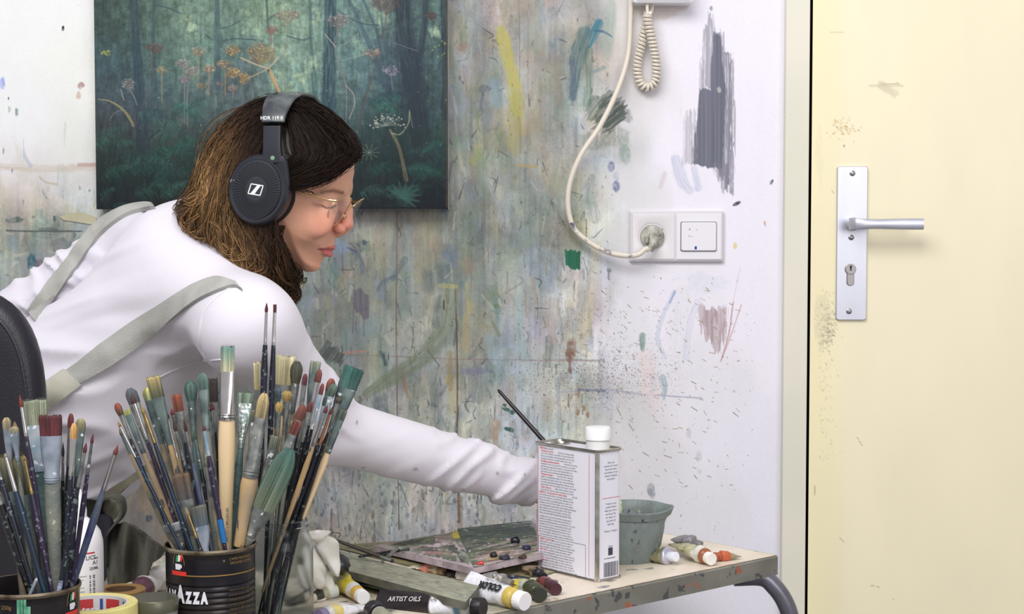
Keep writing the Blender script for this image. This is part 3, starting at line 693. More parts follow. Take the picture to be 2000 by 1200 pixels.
for a in ((562,28,25,(176,164,142),.42,80,[(560,60),(556,130),(556,175)]),(530,57,12,(170,130,118),.7,34,[(530,90)]),(510,103,29,(196,160,112),.7,130,[(524,134),(532,158),(540,178)]),(455,97,15,(190,156,106),.7,50,None),
          (388,100,15,(182,164,134),.55,50,[(388,130),(386,170)]),(357,124,14,(170,160,158),.55,40,[(360,150),(360,240)]),(372,138,16,(172,162,158),.6,50,[(366,180),(366,250)]),(408,134,14,(184,158,130),.55,45,[(408,160),(407,186)]),(437,124,14,(186,156,120),.55,40,[(440,150),(440,186)]),
          (454,141,14,(206,168,110),.8,60,None),(476,152,12,(200,164,106),.95,46,None),(315,136,12,(170,158,124),.6,36,[(316,160),(316,200)]),(303,92,19,(124,98,98),.4,50,[(298,120),(284,190),(258,268)]),(251,164,13,(164,156,156),.8,40,[(262,190),(268,206)]),
          (455,172,10,(168,150,136),.6,24,[(455,190)]),(360,155,13,(160,150,160),.5,26,None),(395,166,12,(160,152,120),.6,22,None),(430,163,8,(150,130,130),.6,14,None),
          (662,40,23,(166,150,150),.55,70,[(654,90),(662,130),(676,170),(676,240)]),(728,102,17,(184,160,142),.42,44,None),(764,137,18,(150,148,172),.6,70,[(766,170),(766,180)]),(755,6,30,(122,98,98),.55,80,[(750,60),(730,140),(706,220),(696,262)]),(842,30,12,(110,84,84),.7,24,None)):
    umbel(*a)
for k in range(46):
    a = PI+PI*R.rand(); q = .5+.5*R.rand(); x, y = 756+math.cos(a)*36*q, 250+math.sin(a)*30*q
    if k % 2: cv.stroke([(752, 246), (x, y)], 1.1, (150, 158, 146), .55, rag=0)
    cv.dab(x, y, 1.8, 1.6, (206, 204, 190), .8, rag=.2)
cv.stroke([(762, 254), (780, 290), (792, 345), (794, 352)], [5, 7, 8, 8], (140, 130, 100), .8, rag=.15); cv.stroke([(764, 260), (782, 262), (798, 240), (800, 216)], 2.4, (170, 172, 140), .75, rag=.1); cv.stroke([(800, 218), (806, 250)], 1.4, (160,165,150), .6)
cv.stroke([(470, 113), (500, 126), (524, 134)], 3, (196, 172, 140), .8, rag=.1); cv.stroke([(524, 134), (545, 112)], 3, (190, 168, 140), .8); cv.stroke([(524, 134), (500, 146), (484, 152)], 2.4, (180, 160, 134), .7); cv.stroke([(526, 136), (546, 180)], 6, (190, 156, 110), .85); cv.dab(524, 138, 3, 4, (40, 44, 56), .9)
cv.stroke([(192, 194), (215, 198), (240, 214), (256, 236), (260, 246)], [2, 3, 5, 6, 5], (156, 144, 108), .8, rag=.1); cv.stroke([(240, 214), (222, 222), (214, 236)], 1.4, (150,150,130), .6); cv.stroke([(236, 175), (242, 196)], 2, (170, 166, 140), .7)
for a in range(10): cv.stroke([(721, 298), (721+20*math.cos(a*.63), 298+16*math.sin(a*.63))], 1.3, (150, 160, 144), .6, rag=0)
cv.stroke([(634, 66), (656, 92)], 2, (190,180,168), .7); cv.stroke([(660, 94), (690, 74), (700, 66)], 1.8, (150,150,150), .6); cv.stroke([(676, 168), (690, 184), (692, 206), (682, 232)], 2.4, (170, 164, 150), .7); cv.stroke([(668, 118), (720, 104)], 1.5, (170,160,150), .6); cv.stroke([(770, 84), (815, 100)], 1.3, (160,150,160), .5)
def fern(x, y, ang, ln, col, w=1.0, al=.6):
    n = int(ln/5)
    for k in range(n):
        t = k/n; px_ = x+math.cos(ang)*ln*t; py_ = y+math.sin(ang)*ln*t+18*t*t*w
        l = (1-t)*ln*.3*math.sin(min(1, t*4+.25)*PI/2)+3
        for s_ in (-1, 1):
            a = ang+s_*(1.15-.3*t)+.2; cv.stroke([(px_, py_), (px_+math.cos(a)*l, py_+math.sin(a)*l+3)], [3.4, 3.4, 1], np.clip(np.array(col)*R.uniform(.7, 1.25), 0, 255), al*R.uniform(.5, 1), rag=.2)
fc = [(52, 96, 88), (60, 112, 98), (46, 84, 78), (70, 118, 108), (42, 74, 76)]
for (x, y, a, l) in ((195, 292, -.5, 80), (240, 330, -.35, 90), (200, 350, -.6, 60), (330, 330, -2.5, 80), (300, 345, -.5, 90), (380, 262, 2.9, 70), (300, 300, -.9, 50), (350, 290, .3, 60), (330, 205, .2, 60), (400, 200, 2.9, 40), (260, 380, -.4, 70), (210, 400, -.8, 50),
                     (330, 380, -.8, 60), (740, 200, .1, 50), (790, 190, 3.0, 60), (720, 330, -.3, 60), (860, 300, 3.0, 60), (800, 330, -.3, 70), (760, 390, -.9, 60), (800, 400, -2.0, 60), (790, 380, -.2, 50), (870, 340, 3.3, 60), (700, 370, -.2, 50), (280, 225, .3, 50), (350, 240, 2.8, 50), (870, 270, 2.8, 40)):
    for q in range(2): fern(x+R.normal()*8, y+R.normal()*6, a+R.normal()*.2, l, fc[R.randint(5)], al=.5)
for k in range(9):
    a = -2.6+k*.42; cv.stroke([(786, 384), (786+36*math.cos(a), 384+30*math.sin(a))], [10, 8, 2], (78, 126, 118), .7, rag=.4)
for _ in range(150):
    x = R.uniform(188, 875); y = R.uniform(250, 410)
    cv.stroke([(x, y), (x+R.normal()*14, y-R.uniform(4, 26))], R.uniform(1, 4), [(44,70,68),(60,56,56),(36,48,56),(64,84,78),(74,62,58)][R.randint(5)], .45, rag=.4)
cv.speck(160, 187, -10, 875, 330, [(150,176,160),(176,186,150),(140,160,170)], (.7, 1.5), .6)
cv.speck(12, 195, 98, 215, 112, [(170,180,96)], (1.5, 3), .8); cv.speck(8, 840, 80, 870, 116, [(170,180,96)], (1.5, 3), .8)
dkm = (ss(150, 400, cv.Y)*.34)[..., None]; cv.c = cv.c*(1-dkm*(1.0-.6*(fbm(cv.X/30, cv.Y/30, 77, 3)[..., None])))
cv.stroke([(873, -20), (873, 405)], 3, (84, 66, 56), .7, rag=.6); cv.stroke([(190, 407), (874, 406)], 3, (24, 26, 32), .8, rag=.4)
col = s2l(np.clip(cv.c, 0, 1))*.88
V = np.stack((GX.ravel(), GY.ravel(), GZ.ravel()), 1); n = len(V)
painting = empty('forest_painting', ((cx0+cx1)/2, WY, cz0), 'unframed oil painting of a dark green forest with dried umbels on the stained wall', 'painting')
mesh_from('painted_canvas', V, GF, attr_mat('oil paint', spec=.15, rough=.5, bump=.3, bsc=900, grain=.06, gsc=700), False, painting, col)
side = MB()
side.box(((cx0+cx1)/2, (CYF+WY)/2+.0005, (cz0+cz1)/2), (cx1-cx0, WY-CYF-.001, cz1-cz0-.0002))
side.build('canvas_edge', mat('canvas edge', rgb(206,204,204), .8, c2=rgb(150,120,100), sc=30, amt=.6, speck=rgb(60,50,50), spk=.66, ssc=60), painting, False)
del cv, GX, GY, GZ, GF, X, Y, PX, PY, V
# ------------------------------------------------------------------ room shell
white = mat('white plaster', rgb(236,233,240), .8)
def struct(name, mb, m, smooth=False):
    o = mb.build(name, m, None, smooth); o['kind'] = 'structure'; return o
struct('floor', MB().box((.3, .9, -.05), (5.2, 3.74, .1)), mat('grey floor', rgb(120,118,116), .55, c2=rgb(96,96,96), sc=3, speck=rgb(190,190,190), spk=.66, ssc=40))
fr_m = mat('cream frame paint', rgb(222,218,204), .45, c2=rgb(214,212,196), sc=5, speck=rgb(120,110,96), spk=.74, ssc=60)
gx = P(1579, 600, WY)[0]
jl = P(1531, 600, WY-.018)[0]; jr = P(1577.5, 600, WY-.018)[0]
jb = MB(); jb.box(((jl+jr)/2, WY-.004, 1.06), (jr-jl, .028, 2.12), bev=.002); jb.box(((jl+1.45)/2, WY-.004, 2.145), (1.45-jl, .028, .05)); jb.box((1.425, WY-.004, 1.06), (.05, .028, 2.12))
jb.box((jr-.006, WY+.05, 1.06), (.012, .09, 2.12))
struct('trim_1', jb, fr_m)
# ---- door
dx0 = P(1582.5, 600, WY-.012)[0]
door = empty('door_1', (dx0, WY-.012, 0)); door['kind'] = 'structure'
dm, nt, b = new_mat('cream door paint')
N = nt.nodes; L = nt.links
dxs = axis([(dx0, .86, .002), (.86, 1.395, .02)]); dzs = axis([(.012, .5, .03), (.5, 1.62, .002), (1.62, 2.11, .03)])
GX, GY, GZ, GF = grid_mesh(dxs, dzs, WY-.012)
PX, PY = pix(GX, GY, GZ)
cv = Canvas(PX.astype(np.float32), PY.astype(np.float32), (240, 231, 200)); R = cv.r
X, Y = cv.X, cv.Y
cv.mul(1+(fbm(X/60, Y/200, 3, 4)-.5)*.03)
cv.c[..., 2] *= 1-.05*ss(1680, 1590, X)
cv.stroke([(1700, 168), (1762, 168)], 6, (206, 196, 168), .6, dry=.2); cv.stroke([(1722, 166), (1748, 182)], 18, (200, 190, 164), .6, rag=.5); cv.stroke([(1722, 164), (1756, 163)], 3, (186, 172, 144), .7)
for k in range(70): cv.dab(1645+R.normal()*14, 252+R.normal()*12, R.uniform(.8, 2.6), R.uniform(.8, 2), (186, 156, 96), R.uniform(.4, .9), rag=.3)
cv.dab(1649, 285, 2, 2, (130,100,70), .8)
for k in range(260): cv.dab(1616+R.normal()*9, 640+R.normal()*22, R.uniform(.8, 2.2), R.uniform(.8, 2), (150, 142, 120), R.uniform(.3, .8), rag=.3)
for k in range(200): cv.dab(1600+abs(R.normal())*16, R.uniform(560, 900), R.uniform(.7, 1.8), R.uniform(.7, 2.5), (176, 166, 140), R.uniform(.2, .6), rag=.3)
cv.dab(1606, 620, 14, 60, (214, 206, 176), .5, rag=.9); cv.dab(1600, 300, 10, 60, (226, 220, 184), .5, rag=.8)
for (x, y, l, a) in ((1590, 940, 30, 1.5), (1640, 1050, 20, .9), (1700, 1144, 24, .2), (1745, 1170, 12, .8), (1674, 855, 20, 1.0), (1700, 1080, 12, 1.3), (1625, 372, 6, 1), (1620, 64, 30, 0)):
    cv.stroke([(x, y), (x+l*math.cos(a), y+l*math.sin(a))], 1.6, (176, 164, 132), .8, rag=0)
V = np.stack((GX.ravel(), GY.ravel(), GZ.ravel()), 1)
mesh_from('door_leaf', V, GF, attr_mat('cream door', rough=.42, bump=.05, bsc=300), False, door, s2l(np.clip(cv.c, 0, 1))*.95)
MB().box(((dx0+.016+1.395)/2, WY+.0085, 1.061), (1.395-dx0-.016, .04, 2.098)).build('door_core', mat('door core', rgb(236,226,190), .5), door, False)
MB().box((.97, WY+.09, 1.05), (1.1, .02, 2.2)).build('door_gap_shade', mat('dark gap', rgb(30,22,22), .9), door, False)  # dark sheet added behind the leaf, the gap's shade as colour
del cv, GX, GY, GZ, GF, X, Y, PX, PY, V
alu = mat('brushed aluminium', rgb(204,206,216), .38, .75, c2=rgb(190,192,204), sc=14, stretch=(1,1,.15))
DY = WY-.012
def rbox(name, m, parent, x0, x1, z0, z1, y0, y1, r, seg=6, bev=.0008):
    """plate with rounded corners seen from the front"""
    pts = []
    for cxx, czz, a0 in ((x1-r, z1-r, 0), (x0+r, z1-r, PI/2), (x0+r, z0+r, PI), (x1-r, z0+r, 1.5*PI)):
        for k in range(seg+1):
            a = a0+PI/2*k/seg; pts.append((cxx+r*math.cos(a), czz+r*math.sin(a)))
    n = len(pts); cxm, czm = (x0+x1)/2, (z0+z1)/2
    def ring(y, ins): 
        return [(cxm+(p[0]-cxm)*(1-ins/((x1-x0)/2)), y, czm+(p[1]-czm)*(1-ins/((z1-z0)/2))) for p in pts]
    V = ring(y1, 0)+ring(y0+bev, 0)+ring(y0, bev)
    F = [(i, (i+1) % n, n+(i+1) % n, n+i) for i in range(n)]+[(n+i, n+(i+1) % n, 2*n+(i+1) % n, 2*n+i) for i in range(n)]
    F += [tuple(range(2*n, 3*n)), tuple(range(n-1, -1, -1))]
    mb = MB(); mb.add(V, F); return mb.build(name, m, parent, True, .5) if name else mb
hz = lambda py: P(1660, py, DY)[2]; hx = lambda px_: P(px_, 470, DY)[0]
hset = empty('door_handle', (hx(1662), DY, hz(626)))
hset.parent = door; hset.location = (hx(1662)-dx0, 0, hz(626))
pl = rbox('handle_plate', alu, hset, hx(1633), hx(1692), hz(625), hz(325), DY-.006, DY, .004)
# the plate leans a touch
def screw(px_, py_):
    mb = MB(); c = (hx(px_), DY-.006, hz(py_)); mb.lathe([(.0045, 0), (.0045, .001), (.003, .0018), (.0002, .002)], c, 20, R=frame((0,-1,0)))
    o = mb.build('screw', mat('screw steel', rgb(150,148,150), .35, .9), hset); 
for s_ in ((1662, 339), (1661, 464), (1658, 608)): screw(*s_)
lv = MB(); lz = hz(438); lx = hx(1662)
lv.lathe([(.0105, 0), (.0105, .012), (.0085, .016), (.0085, .03)], (lx, DY-.006, lz), 28, R=frame((0,-1,0)))
pts = [(hx(1650), DY-.036, lz), (hx(1662), DY-.045, lz), (hx(1690), DY-.047, lz), (hx(1730), DY-.046, lz), (hx(1789), DY-.045, lz)]
V = []; pts = catmull(pts, 24); n = 12
for i, p in enumerate(pts):
    w = .009 if i > 2 else .0095; d = .0055
    w = w*(1-.14*math.exp(-((i-13)/5)**2)) 
    for k in range(n):
        a = 2*PI*k/n; ca, sa = math.cos(a), math.sin(a)
        V.append((p[0], p[1]+d*math.copysign(abs(sa)**.5, sa), p[2]+w*math.copysign(abs(ca)**.5, ca)))
F = [(i*n+j, i*n+(j+1)%n, (i+1)*n+(j+1)%n, (i+1)*n+j) for i in range(23) for j in range(n)]+[tuple(range(n-1,-1,-1)), tuple(23*n+j for j in range(n))]
lv.add(V, F); lv.build('lever', alu, hset)
kc = MB(); kc.lathe([(.0085, 0), (.0085, .003), (.0078, .0035), (.0001, .0035)], (hx(1660), DY-.006, hz(526)), 28, R=frame((0,-1,0)))
kc.build('lock_cylinder', mat('lock nickel', rgb(150,146,146), .35, .85), hset)
kc = rbox('lock_body', mat('lock nickel', rgb(150,146,146), .35, .85), hset, hx(1653), hx(1667), hz(558), hz(530), DY-.0085, DY-.005, .005)
MB().box((hx(1660), DY-.0096, hz(524.5)), (.0022, .0006, .0065)).lathe([(.0019, 0), (.0019, .0006)], (hx(1660), DY-.0095, hz(521)), 12, R=frame((0,-1,0))).build('keyhole', mat('black hole', (.01,.01,.01), .8), hset)
# ------------------------------------------------------------------ double wall fitting: socket and switch
pw = mat('white plastic', rgb(218,215,218), .35, speck=rgb(120,112,110), spk=.755, ssc=70)
pw2 = mat('white plastic clean', rgb(222,220,226), .3)
bz = lambda py: P(1320, py, WY)[2]; bx_ = lambda px_: P(px_, 460, WY)[0]
sock = empty('socket_and_switch', (bx_(1321), WY, bz(511)), 'white double wall fitting with round socket and square light switch', 'wall socket')
rbox('frame', mat('fitting frame', rgb(206,203,208), .4, speck=rgb(120,112,110), spk=.74, ssc=60), sock, bx_(1229), bx_(1413), bz(512), bz(412), WY-.009, WY, .003, bev=.003)
# socket insert with a round recess
x0, x1, z0, z1 = bx_(1234), bx_(1317), bz(507), bz(418); cxs, czs = bx_(1273), bz(463); rr = .0238
n = 48; V = []; F = []
def rectpt(a):
    c, s_ = math.cos(a), math.sin(a); t = min(((x1-cxs) if c > 0 else (cxs-x0))/max(abs(c), 1e-9), ((z1-czs) if s_ > 0 else (czs-z0))/max(abs(s_), 1e-9)); return cxs+c*t, czs+s_*t
angs = sorted([2*PI*k/n for k in range(n)]+[math.atan2(b_-czs, a_-cxs) % (2*PI) for a_ in (x0, x1) for b_ in (z0, z1)]); n = len(angs)
yf = WY-.0105
for a in angs: p = rectpt(a); V.append((p[0], yf+.002, p[1]))
for a in angs: p = rectpt(a); V.append((cxs+(p[0]-cxs)*.97, yf, czs+(p[1]-czs)*.97))
for r_, y_ in ((rr, yf), (rr-.0015, yf+.001), (rr-.002, WY+.000)):
    for a in angs: V.append((cxs+r_*math.cos(a), y_, czs+r_*math.sin(a)))
for q in range(4): F += [(q*n+i, q*n+(i+1)%n, (q+1)*n+(i+1)%n, (q+1)*n+i) for i in range(n)]
F.append(tuple(4*n+i for i in range(n)))
MB().add(V, F).build('socket', pw, sock)
# lift fitting: wall itself stays behind, the dish floor shows
# plug sitting in it
plug = empty('power_plug', (cxs, WY-.01, czs), 'paint-stained round white plug pushed into the wall socket', 'plug')
pg = MB(); pg.lathe([(.0195, .0), (.0198, .008), (.0185, .0125), (.012, .0145), (.0001, .015)], (cxs, WY-.0005, czs), 36, R=frame((0,-1,0)))
pm = mat('dirty plug plastic', rgb(180,178,168), .35, c2=rgb(100,98,86), sc=90, amt=.8, speck=rgb(50,50,50), spk=.66, ssc=120)
pg.build('plug_body', pm, plug)
pg = MB(); pg.tube([(cxs, WY-.013, czs-.001), (cxs+.001, WY-.024, czs-.003), (cxs-.0005, WY-.03, czs-.012), (cxs-.006, WY-.03, czs-.022)], [.008, .0068, .0062, .0058], 16)
pg.box((cxs-.009, WY-.016, czs-.004), (.006, .006, .012), bev=.001)
pg.build('cable_grip', pm, plug)
rbox('switch_surround', pw2, sock, bx_(1319.5), bx_(1407.5), bz(507), bz(418), WY-.0105, WY-.0085, .0015)
rbox('switch_gap', mat('shadow gap', rgb(120,118,124), .6), sock, bx_(1327.5), bx_(1398.5), bz(491.5), bz(433), WY-.0107, WY-.0104, .003, bev=.0001)
rbox('rocker', pw2, sock, bx_(1329), bx_(1397), bz(490), bz(434.5), WY-.0145, WY-.0106, .003, bev=.001)
mb = MB()
for (x, y, r_) in ((1347, 448, .0016), (1346, 461, .0012), (1351, 462, .001), (1361, 449, .001)): mb.lathe([(r_, 0), (r_*.8, .0003)], (bx_(x)*.9945, WY-.0145, bz(y)+.0), 10, R=frame((0,-1,0)))
mb.build('paint_spots', mat('grey paint spots', rgb(160,164,180), .5), sock)
MB().box((bx_(1359)*.9945, WY-.0147, bz(484)), (.0035, .0006, .005), bev=.0002).build('blue_paint_spot', mat('blue paint', rgb(30,60,160), .4), sock)
# ------------------------------------------------------------------ intercom at the top with its coiled cord, and the cable
ic = empty('intercom', (bx_(1291), WY, P(1290, 5, WY-.02)[2]), 'white wall intercom cut off by the top of the picture, coiled cord hanging below', 'intercom')
iz = P(1290, 6, WY-.035)[2]
rbox('housing', mat('intercom plastic', rgb(238,238,244), .35), ic, P(1235, 0, WY-.02)[0], P(1352, 0, WY-.02)[0], iz, iz+.2, WY-.042, WY, .006, bev=.004)
cm = mat('cream cord plastic', rgb(214,206,192), .4, speck=rgb(110,96,84), spk=.72, ssc=70)
path = catmull([P(*q) for q in ((1266, 22, WY-.016), (1262, 48, WY-.016), (1252, 90, WY-.015), (1245, 130, WY-.012), (1250, 160, WY-.012), (1265, 171, WY-.014), (1280, 158, WY-.018), (1281, 120, WY-.022), (1274, 80, WY-.026), (1267, 50, WY-.03), (1264, 26, WY-.032))], 900)
d = np.diff(path, axis=0); d = np.concatenate((d, d[-1:])); d /= np.linalg.norm(d, axis=1)[:, None]
Ls = np.concatenate(([0], np.cumsum(np.linalg.norm(np.diff(path, axis=0), axis=1))))
ny = np.array((0, 1., 0)); ux = np.cross(d, ny); ux /= np.linalg.norm(ux, axis=1)[:, None]
ph = Ls/.0060*2*PI
hel = path + .0050*(np.cos(ph)[:, None]*ux + np.sin(ph)[:, None]*ny)
MB().tube(hel, .0028, 6).build('coiled_cord', cm, ic)
MB().tube(catmull([P(1264, -10, WY-.03), P(1264, 12, WY-.03), P(1265, 28, WY-.032)], 8), .0026, 10).tube(catmull([P(1272, -10, WY-.022), P(1274, 14, WY-.02), P(1270, 30, WY-.018)], 8), .0028, 10).build('cord_ends', cm, ic)
cab = catmull([P(x, y, WY-d_) for x, y, d_ in ((1231, -30, .012), (1231, 40, .012), (1226, 110, .014), (1206, 176, .02), (1172, 246, .026), (1136, 300, .03), (1115, 350, .03), (1109, 396, .028), (1118, 440, .026), (1143, 468, .026), (1180, 490, .028), (1215, 499, .03), (1245, 498, .032), (1262, 486, .031))]+[(cxs-.006, WY-.03, czs-.022)], 90)
MB().tube(cab, .0042, 12).build('cable', cm) 
cab_o = C.objects[-1] if False else bpy.data.objects['cable']
tag(cab_o, 'thick cream cable looping down the painted wall from the intercom to the plug', 'cable')
# dark paint on the cable
cs = cab
for i0, i1 in ((50, 54), (57, 58), (62, 66), (72, 74)):
    mb = MB()
    seg = cab[i0:i1+1]-np.array((0, .0006, -.0004)); mb.tube(catmull(seg, 8), .0040, 10)
    mb.build('paint_stain', mat('indigo stain', rgb(84,84,110), .5, c2=rgb(226,218,204), sc=120), cab_o)
# masking tape scrap
mb = MB(); V = []
for k in range(13):
    t = k/12; a = P(117+72*t, 424-10*math.sin(t*PI)+2*t, WY-.003-.004*math.sin(t*PI)); b2 = P(124+62*t, 430+5*t*2, WY-.002)
    V += [a, b2]
F = [(2*k, 2*k+1, 2*k+3, 2*k+2) for k in range(12)]
V2 = [v+np.array((0, .0008, 0)) for v in V]; 
mb.add(V+V2, F+[tuple(26+i for i in reversed(f)) for f in F]+[(2*k, 2*k+2, 26+2*k+2, 26+2*k) for k in range(12)])
tag(mb.build('masking_tape_strip', mat('old masking tape', rgb(206,202,176), .6, c2=rgb(190,184,150), sc=30)), 'torn strip of pale yellow tape stuck to the wall left of the painting', 'tape')
# ------------------------------------------------------------------ light
w = bpy.data.worlds.new('world'); bpy.context.scene.world = w; w.use_nodes = True
wb = w.node_tree.nodes['Background']; wb.inputs['Color'].default_value = (.985, .96, 1.0, 1); wb.inputs['Strength'].default_value = .56
def area(name, loc, to, sx, sy, p, col=(1, 1, 1)):
    l = bpy.data.lights.new(name, 'AREA'); l.shape = 'RECTANGLE'; l.size = sx; l.size_y = sy; l.energy = p; l.color = col
    o = bpy.data.objects.new(name, l); C.objects.link(o); o.location = loc
    o.rotation_euler = (Vector(to)-Vector(loc)).to_track_quat('-Z', 'Y').to_euler(); return o
area('ceiling_window_light', (-.5, .5, 2.75), (.0, 2.3, .9), 1.8, 1.0, 56, (1, .99, .98))
area('side_window_light', (1.6, -1.2, 1.9), (-.2, 2.4, 1.0), 1.8, 1.6, 36, (1, .97, .95))
sc_ = bpy.context.scene
sc_.view_settings.view_transform = 'Standard'; sc_.view_settings.look = 'None'; sc_.view_settings.gamma = 1; sc_.view_settings.exposure = 0
sc_.view_settings.use_curve_mapping = False
# ------------------------------------------------------------------ the person
rs = np.random.RandomState(3)
person = empty('person', (-.72, 2.25, 0), 'person in white shirt and grey straps leaning over the cluttered table, wearing headphones and glasses', 'person')
YH = 2.12; psi = math.radians(10)
Hc = P(560, 350, YH); hd = np.array((math.cos(psi), -math.sin(psi), 0)); hn = np.array((math.sin(psi), math.cos(psi), 0)); hu = np.array((0, 0, 1.))
camp = np.array((0, 0, CAMZ))
def hp(px_, py_, n=0.):
    """3D point on the ray of a photo pixel lying n to the left of the head's middle plane"""
    r = P(px_, py_, 1.0)-camp
    t = (np.dot(Hc-camp, hn)+n)/np.dot(r, hn)
    return camp+r*t
def haz(p): q = np.asarray(p)-Hc; return q @ hd, q @ hn, q @ hu
def azp(pts): return np.array([[haz(hp(x, y, 0))[0], haz(hp(x, y, 0))[2]] for x, y in pts])
def H3(a, n, z): return Hc + a*hd + n*hn + z*hu
face_px = [(683,300),(688,318),(688,336),(685,352),(686,366),(682,378),(671,388),(665,402),(660,420),(658,440),(656,458),(653,470),(652,480),(648,490),(640,497),(630,507),(626,514),(625,524),(616,531),(600,532),(581,524),(561,510),(541,500),(520,492),(500,484),(478,470),(460,440),(446,400),(436,350),(436,300),(450,255),(485,222),(535,206),(585,206),(628,222),(660,255)]
face_az = azp(face_px)
eyeL = math.sqrt(1)
def fcap(a, b, ra, rb): return lambda X, Y, Z: capsule(X, Y, Z, a, b, ra, rb)[0]
neck0 = hp(505, 445, 0); neck1 = P(425, 500, 2.2)
nose_root = hp(677, 392, 0); nose_mid = hp(678, 412, 0); nose_tip = hp(678.5, 437, 0)
al_ = [hp(663, 446, -.0118), hp(663, 446, .0118)]
def az3(px_, py_, n): return hp(px_, py_, n)
eye_n = hp(652, 404, -.030); 
ea, en, ez = haz(eye_n)
eye_f = H3(ea, -en, ez)
mouth_a = haz(hp(652, 484, 0))
Rm = np.stack((hd, hn, hu), 1)
def rotin(th):   # tilt in the sagittal plane: x forward axis drops by th
    c, s_ = math.cos(th), math.sin(th)
    f = hd*c-hu*s_; u = hu*c+hd*s_; return np.stack((f, hn, u), 1)
RT = rotin(math.radians(24))
def head_F(X, Y, Z):
    qa = (X-Hc[0])*hd[0]+(Y-Hc[1])*hd[1]; qn = (X-Hc[0])*hn[0]+(Y-Hc[1])*hn[1]; qz = Z-Hc[2]
    d = poly_sd(qa[:, :, :], qz, face_az) if False else head_poly(qa, qz)
    low = ss(-.005, -.130, qz+qa*.28)       # towards the chin
    W = .0715-.017*low; Rr = .072-.012*low
    Rr = Rr+.022*ss(-.010, -.05, qz+qa*.28); pw_ = 2-.34*ss(.03, -.04, qz+qa*.28)
    F = (((1-np.minimum(d/Rr, 1))**pw_+(np.abs(qn)/W)**pw_)**(1/pw_)-1)*Rr*.8
    F = smin(F, capsule(X, Y, Z, nose_root, nose_mid, .0056, .0062)[0], .007)
    F = smin(F, capsule(X, Y, Z, nose_mid, nose_tip, .0064, .0080)[0], .006)
    sub = H3(*haz(hp(661, 457, 0)))
    F = smin(F, capsule(X, Y, Z, nose_tip-hu*.002-hd*.002, sub, .0065, .004)[0], .004)
    for s_ in (-1, 1):
        a_ = al_[0 if s_ < 0 else 1]
        F = smin(F, ellips(X, Y, Z, a_, (.0086, .0054, .0066), RT), .0035)
        F = smax(F, -ellips(X, Y, Z, H3(haz(a_)[0]+.004, s_*.0062, haz(a_)[2]-.0095), (.0050, .0030, .0045), RT), .002)   # nostril
        e_ = H3(ea, s_*abs(en), ez)
        F = smax(F, -ellips(X, Y, Z, e_+hd*.012-hu*.001, (.012, .016, .0105), RT), .012)      # orbit
        F = smin(F, ellips(X, Y, Z, e_-hd*.0088+hn*s_*.001, (.0122, .0135, .0118), RT), .004) # closed-down lid over the ball
        F = smin(F, capsule(X, Y, Z, e_+hd*.000+hu*.0150-hn*s_*.014, e_-hd*.006+hu*.0150+hn*s_*.006, .004, .003)[0], .014)  # brow
        ck = H3(*haz(hp(622, 440, -.046))); ck = H3(haz(ck)[0], s_*.044, haz(ck)[2])
        F = smin(F, ellips(X, Y, Z, ck, (.015, .007, .012), RT), .028)
        er = H3(*haz(hp(505, 385, -.07))); er = H3(haz(er)[0], s_*.071, haz(er)[2])
        F = smin(F, ellips(X, Y, Z, er, (.014, .009, .028), RT), .004)
    # lips
    ma, _, mz = mouth_a
    for k in range(-2, 3):
        n_ = k*.0078; back = -.0125*(n_/.022)**2-.0022; 
        F = smin(F, ellips(X, Y, Z, H3(ma-.0010+back, n_, mz+.0012+abs(k)*-.0006), (.0056*(1-.25*abs(k)), .0062, .0034-.0007*abs(k)), RT), .0025)
        if abs(k) < 2: F = smin(F, ellips(X, Y, Z, H3(ma-.0046+back*1.02, n_, mz-.0078+abs(k)*.0009), (.0058*(1-.2*abs(k)), .0085, .0042-.0010*abs(k)), RT), .0025)
    for k in range(-2, 2):
        p0 = H3(ma+.0030-.0150*(k*.0062/.022)**2, k*.0066, mz-.0030-.0003*abs(k)); p1 = H3(ma+.0035-.0150*((k+1)*.0062/.022)**2, (k+1)*.0066, mz-.0030-.0003*abs(k+1))
        F = smax(F, -capsule(X, Y, Z, p0, p1, .0010, .0010)[0], .0015)
    F = smin(F, capsule(X, Y, Z, neck0, neck1, .052, .058)[0], .03)
    return F
_hp_cache = {}
def head_poly(qa, qz):
    # distance table in the sagittal plane, looked up bilinearly
    if 't' not in _hp_cache:
        A = np.arange(-.25, .25, .0012, dtype=np.float32); U, V = np.meshgrid(A, A, indexing='ij')
        D = poly_sd(U, V, face_az)
        for _ in range(2):
            D = (D + np.roll(D, 1, 0)+np.roll(D, -1, 0)+np.roll(D, 1, 1)+np.roll(D, -1, 1))/5
        _hp_cache['t'] = D
    return lut(_hp_cache['t'], qa, qz)
def lut(D, qa, qz, lo=-.25, h=.0012):
    n = D.shape[0]
    u = np.clip((qa-lo)/h, 0, n-1.01); v = np.clip((qz-lo)/h, 0, n-1.01)
    i = u.astype(np.int32); j = v.astype(np.int32); fu = u-i; fv = v-j
    return (D[i, j]*(1-fu)+D[i+1, j]*fu)*(1-fv)+(D[i, j+1]*(1-fu)+D[i+1, j+1]*fu)*fv
def near_seg(p, a, b):
    ab = b-a; t = np.clip(((p-a)@ab)/(ab@ab), 0, 1); return np.linalg.norm(p-a-t[:, None]*ab, axis=1)
V1, F1 = surfnet(head_F, Hc+np.array((-.19, -.13, -.185)), Hc+np.array((.13, .13, .105)), .0017)
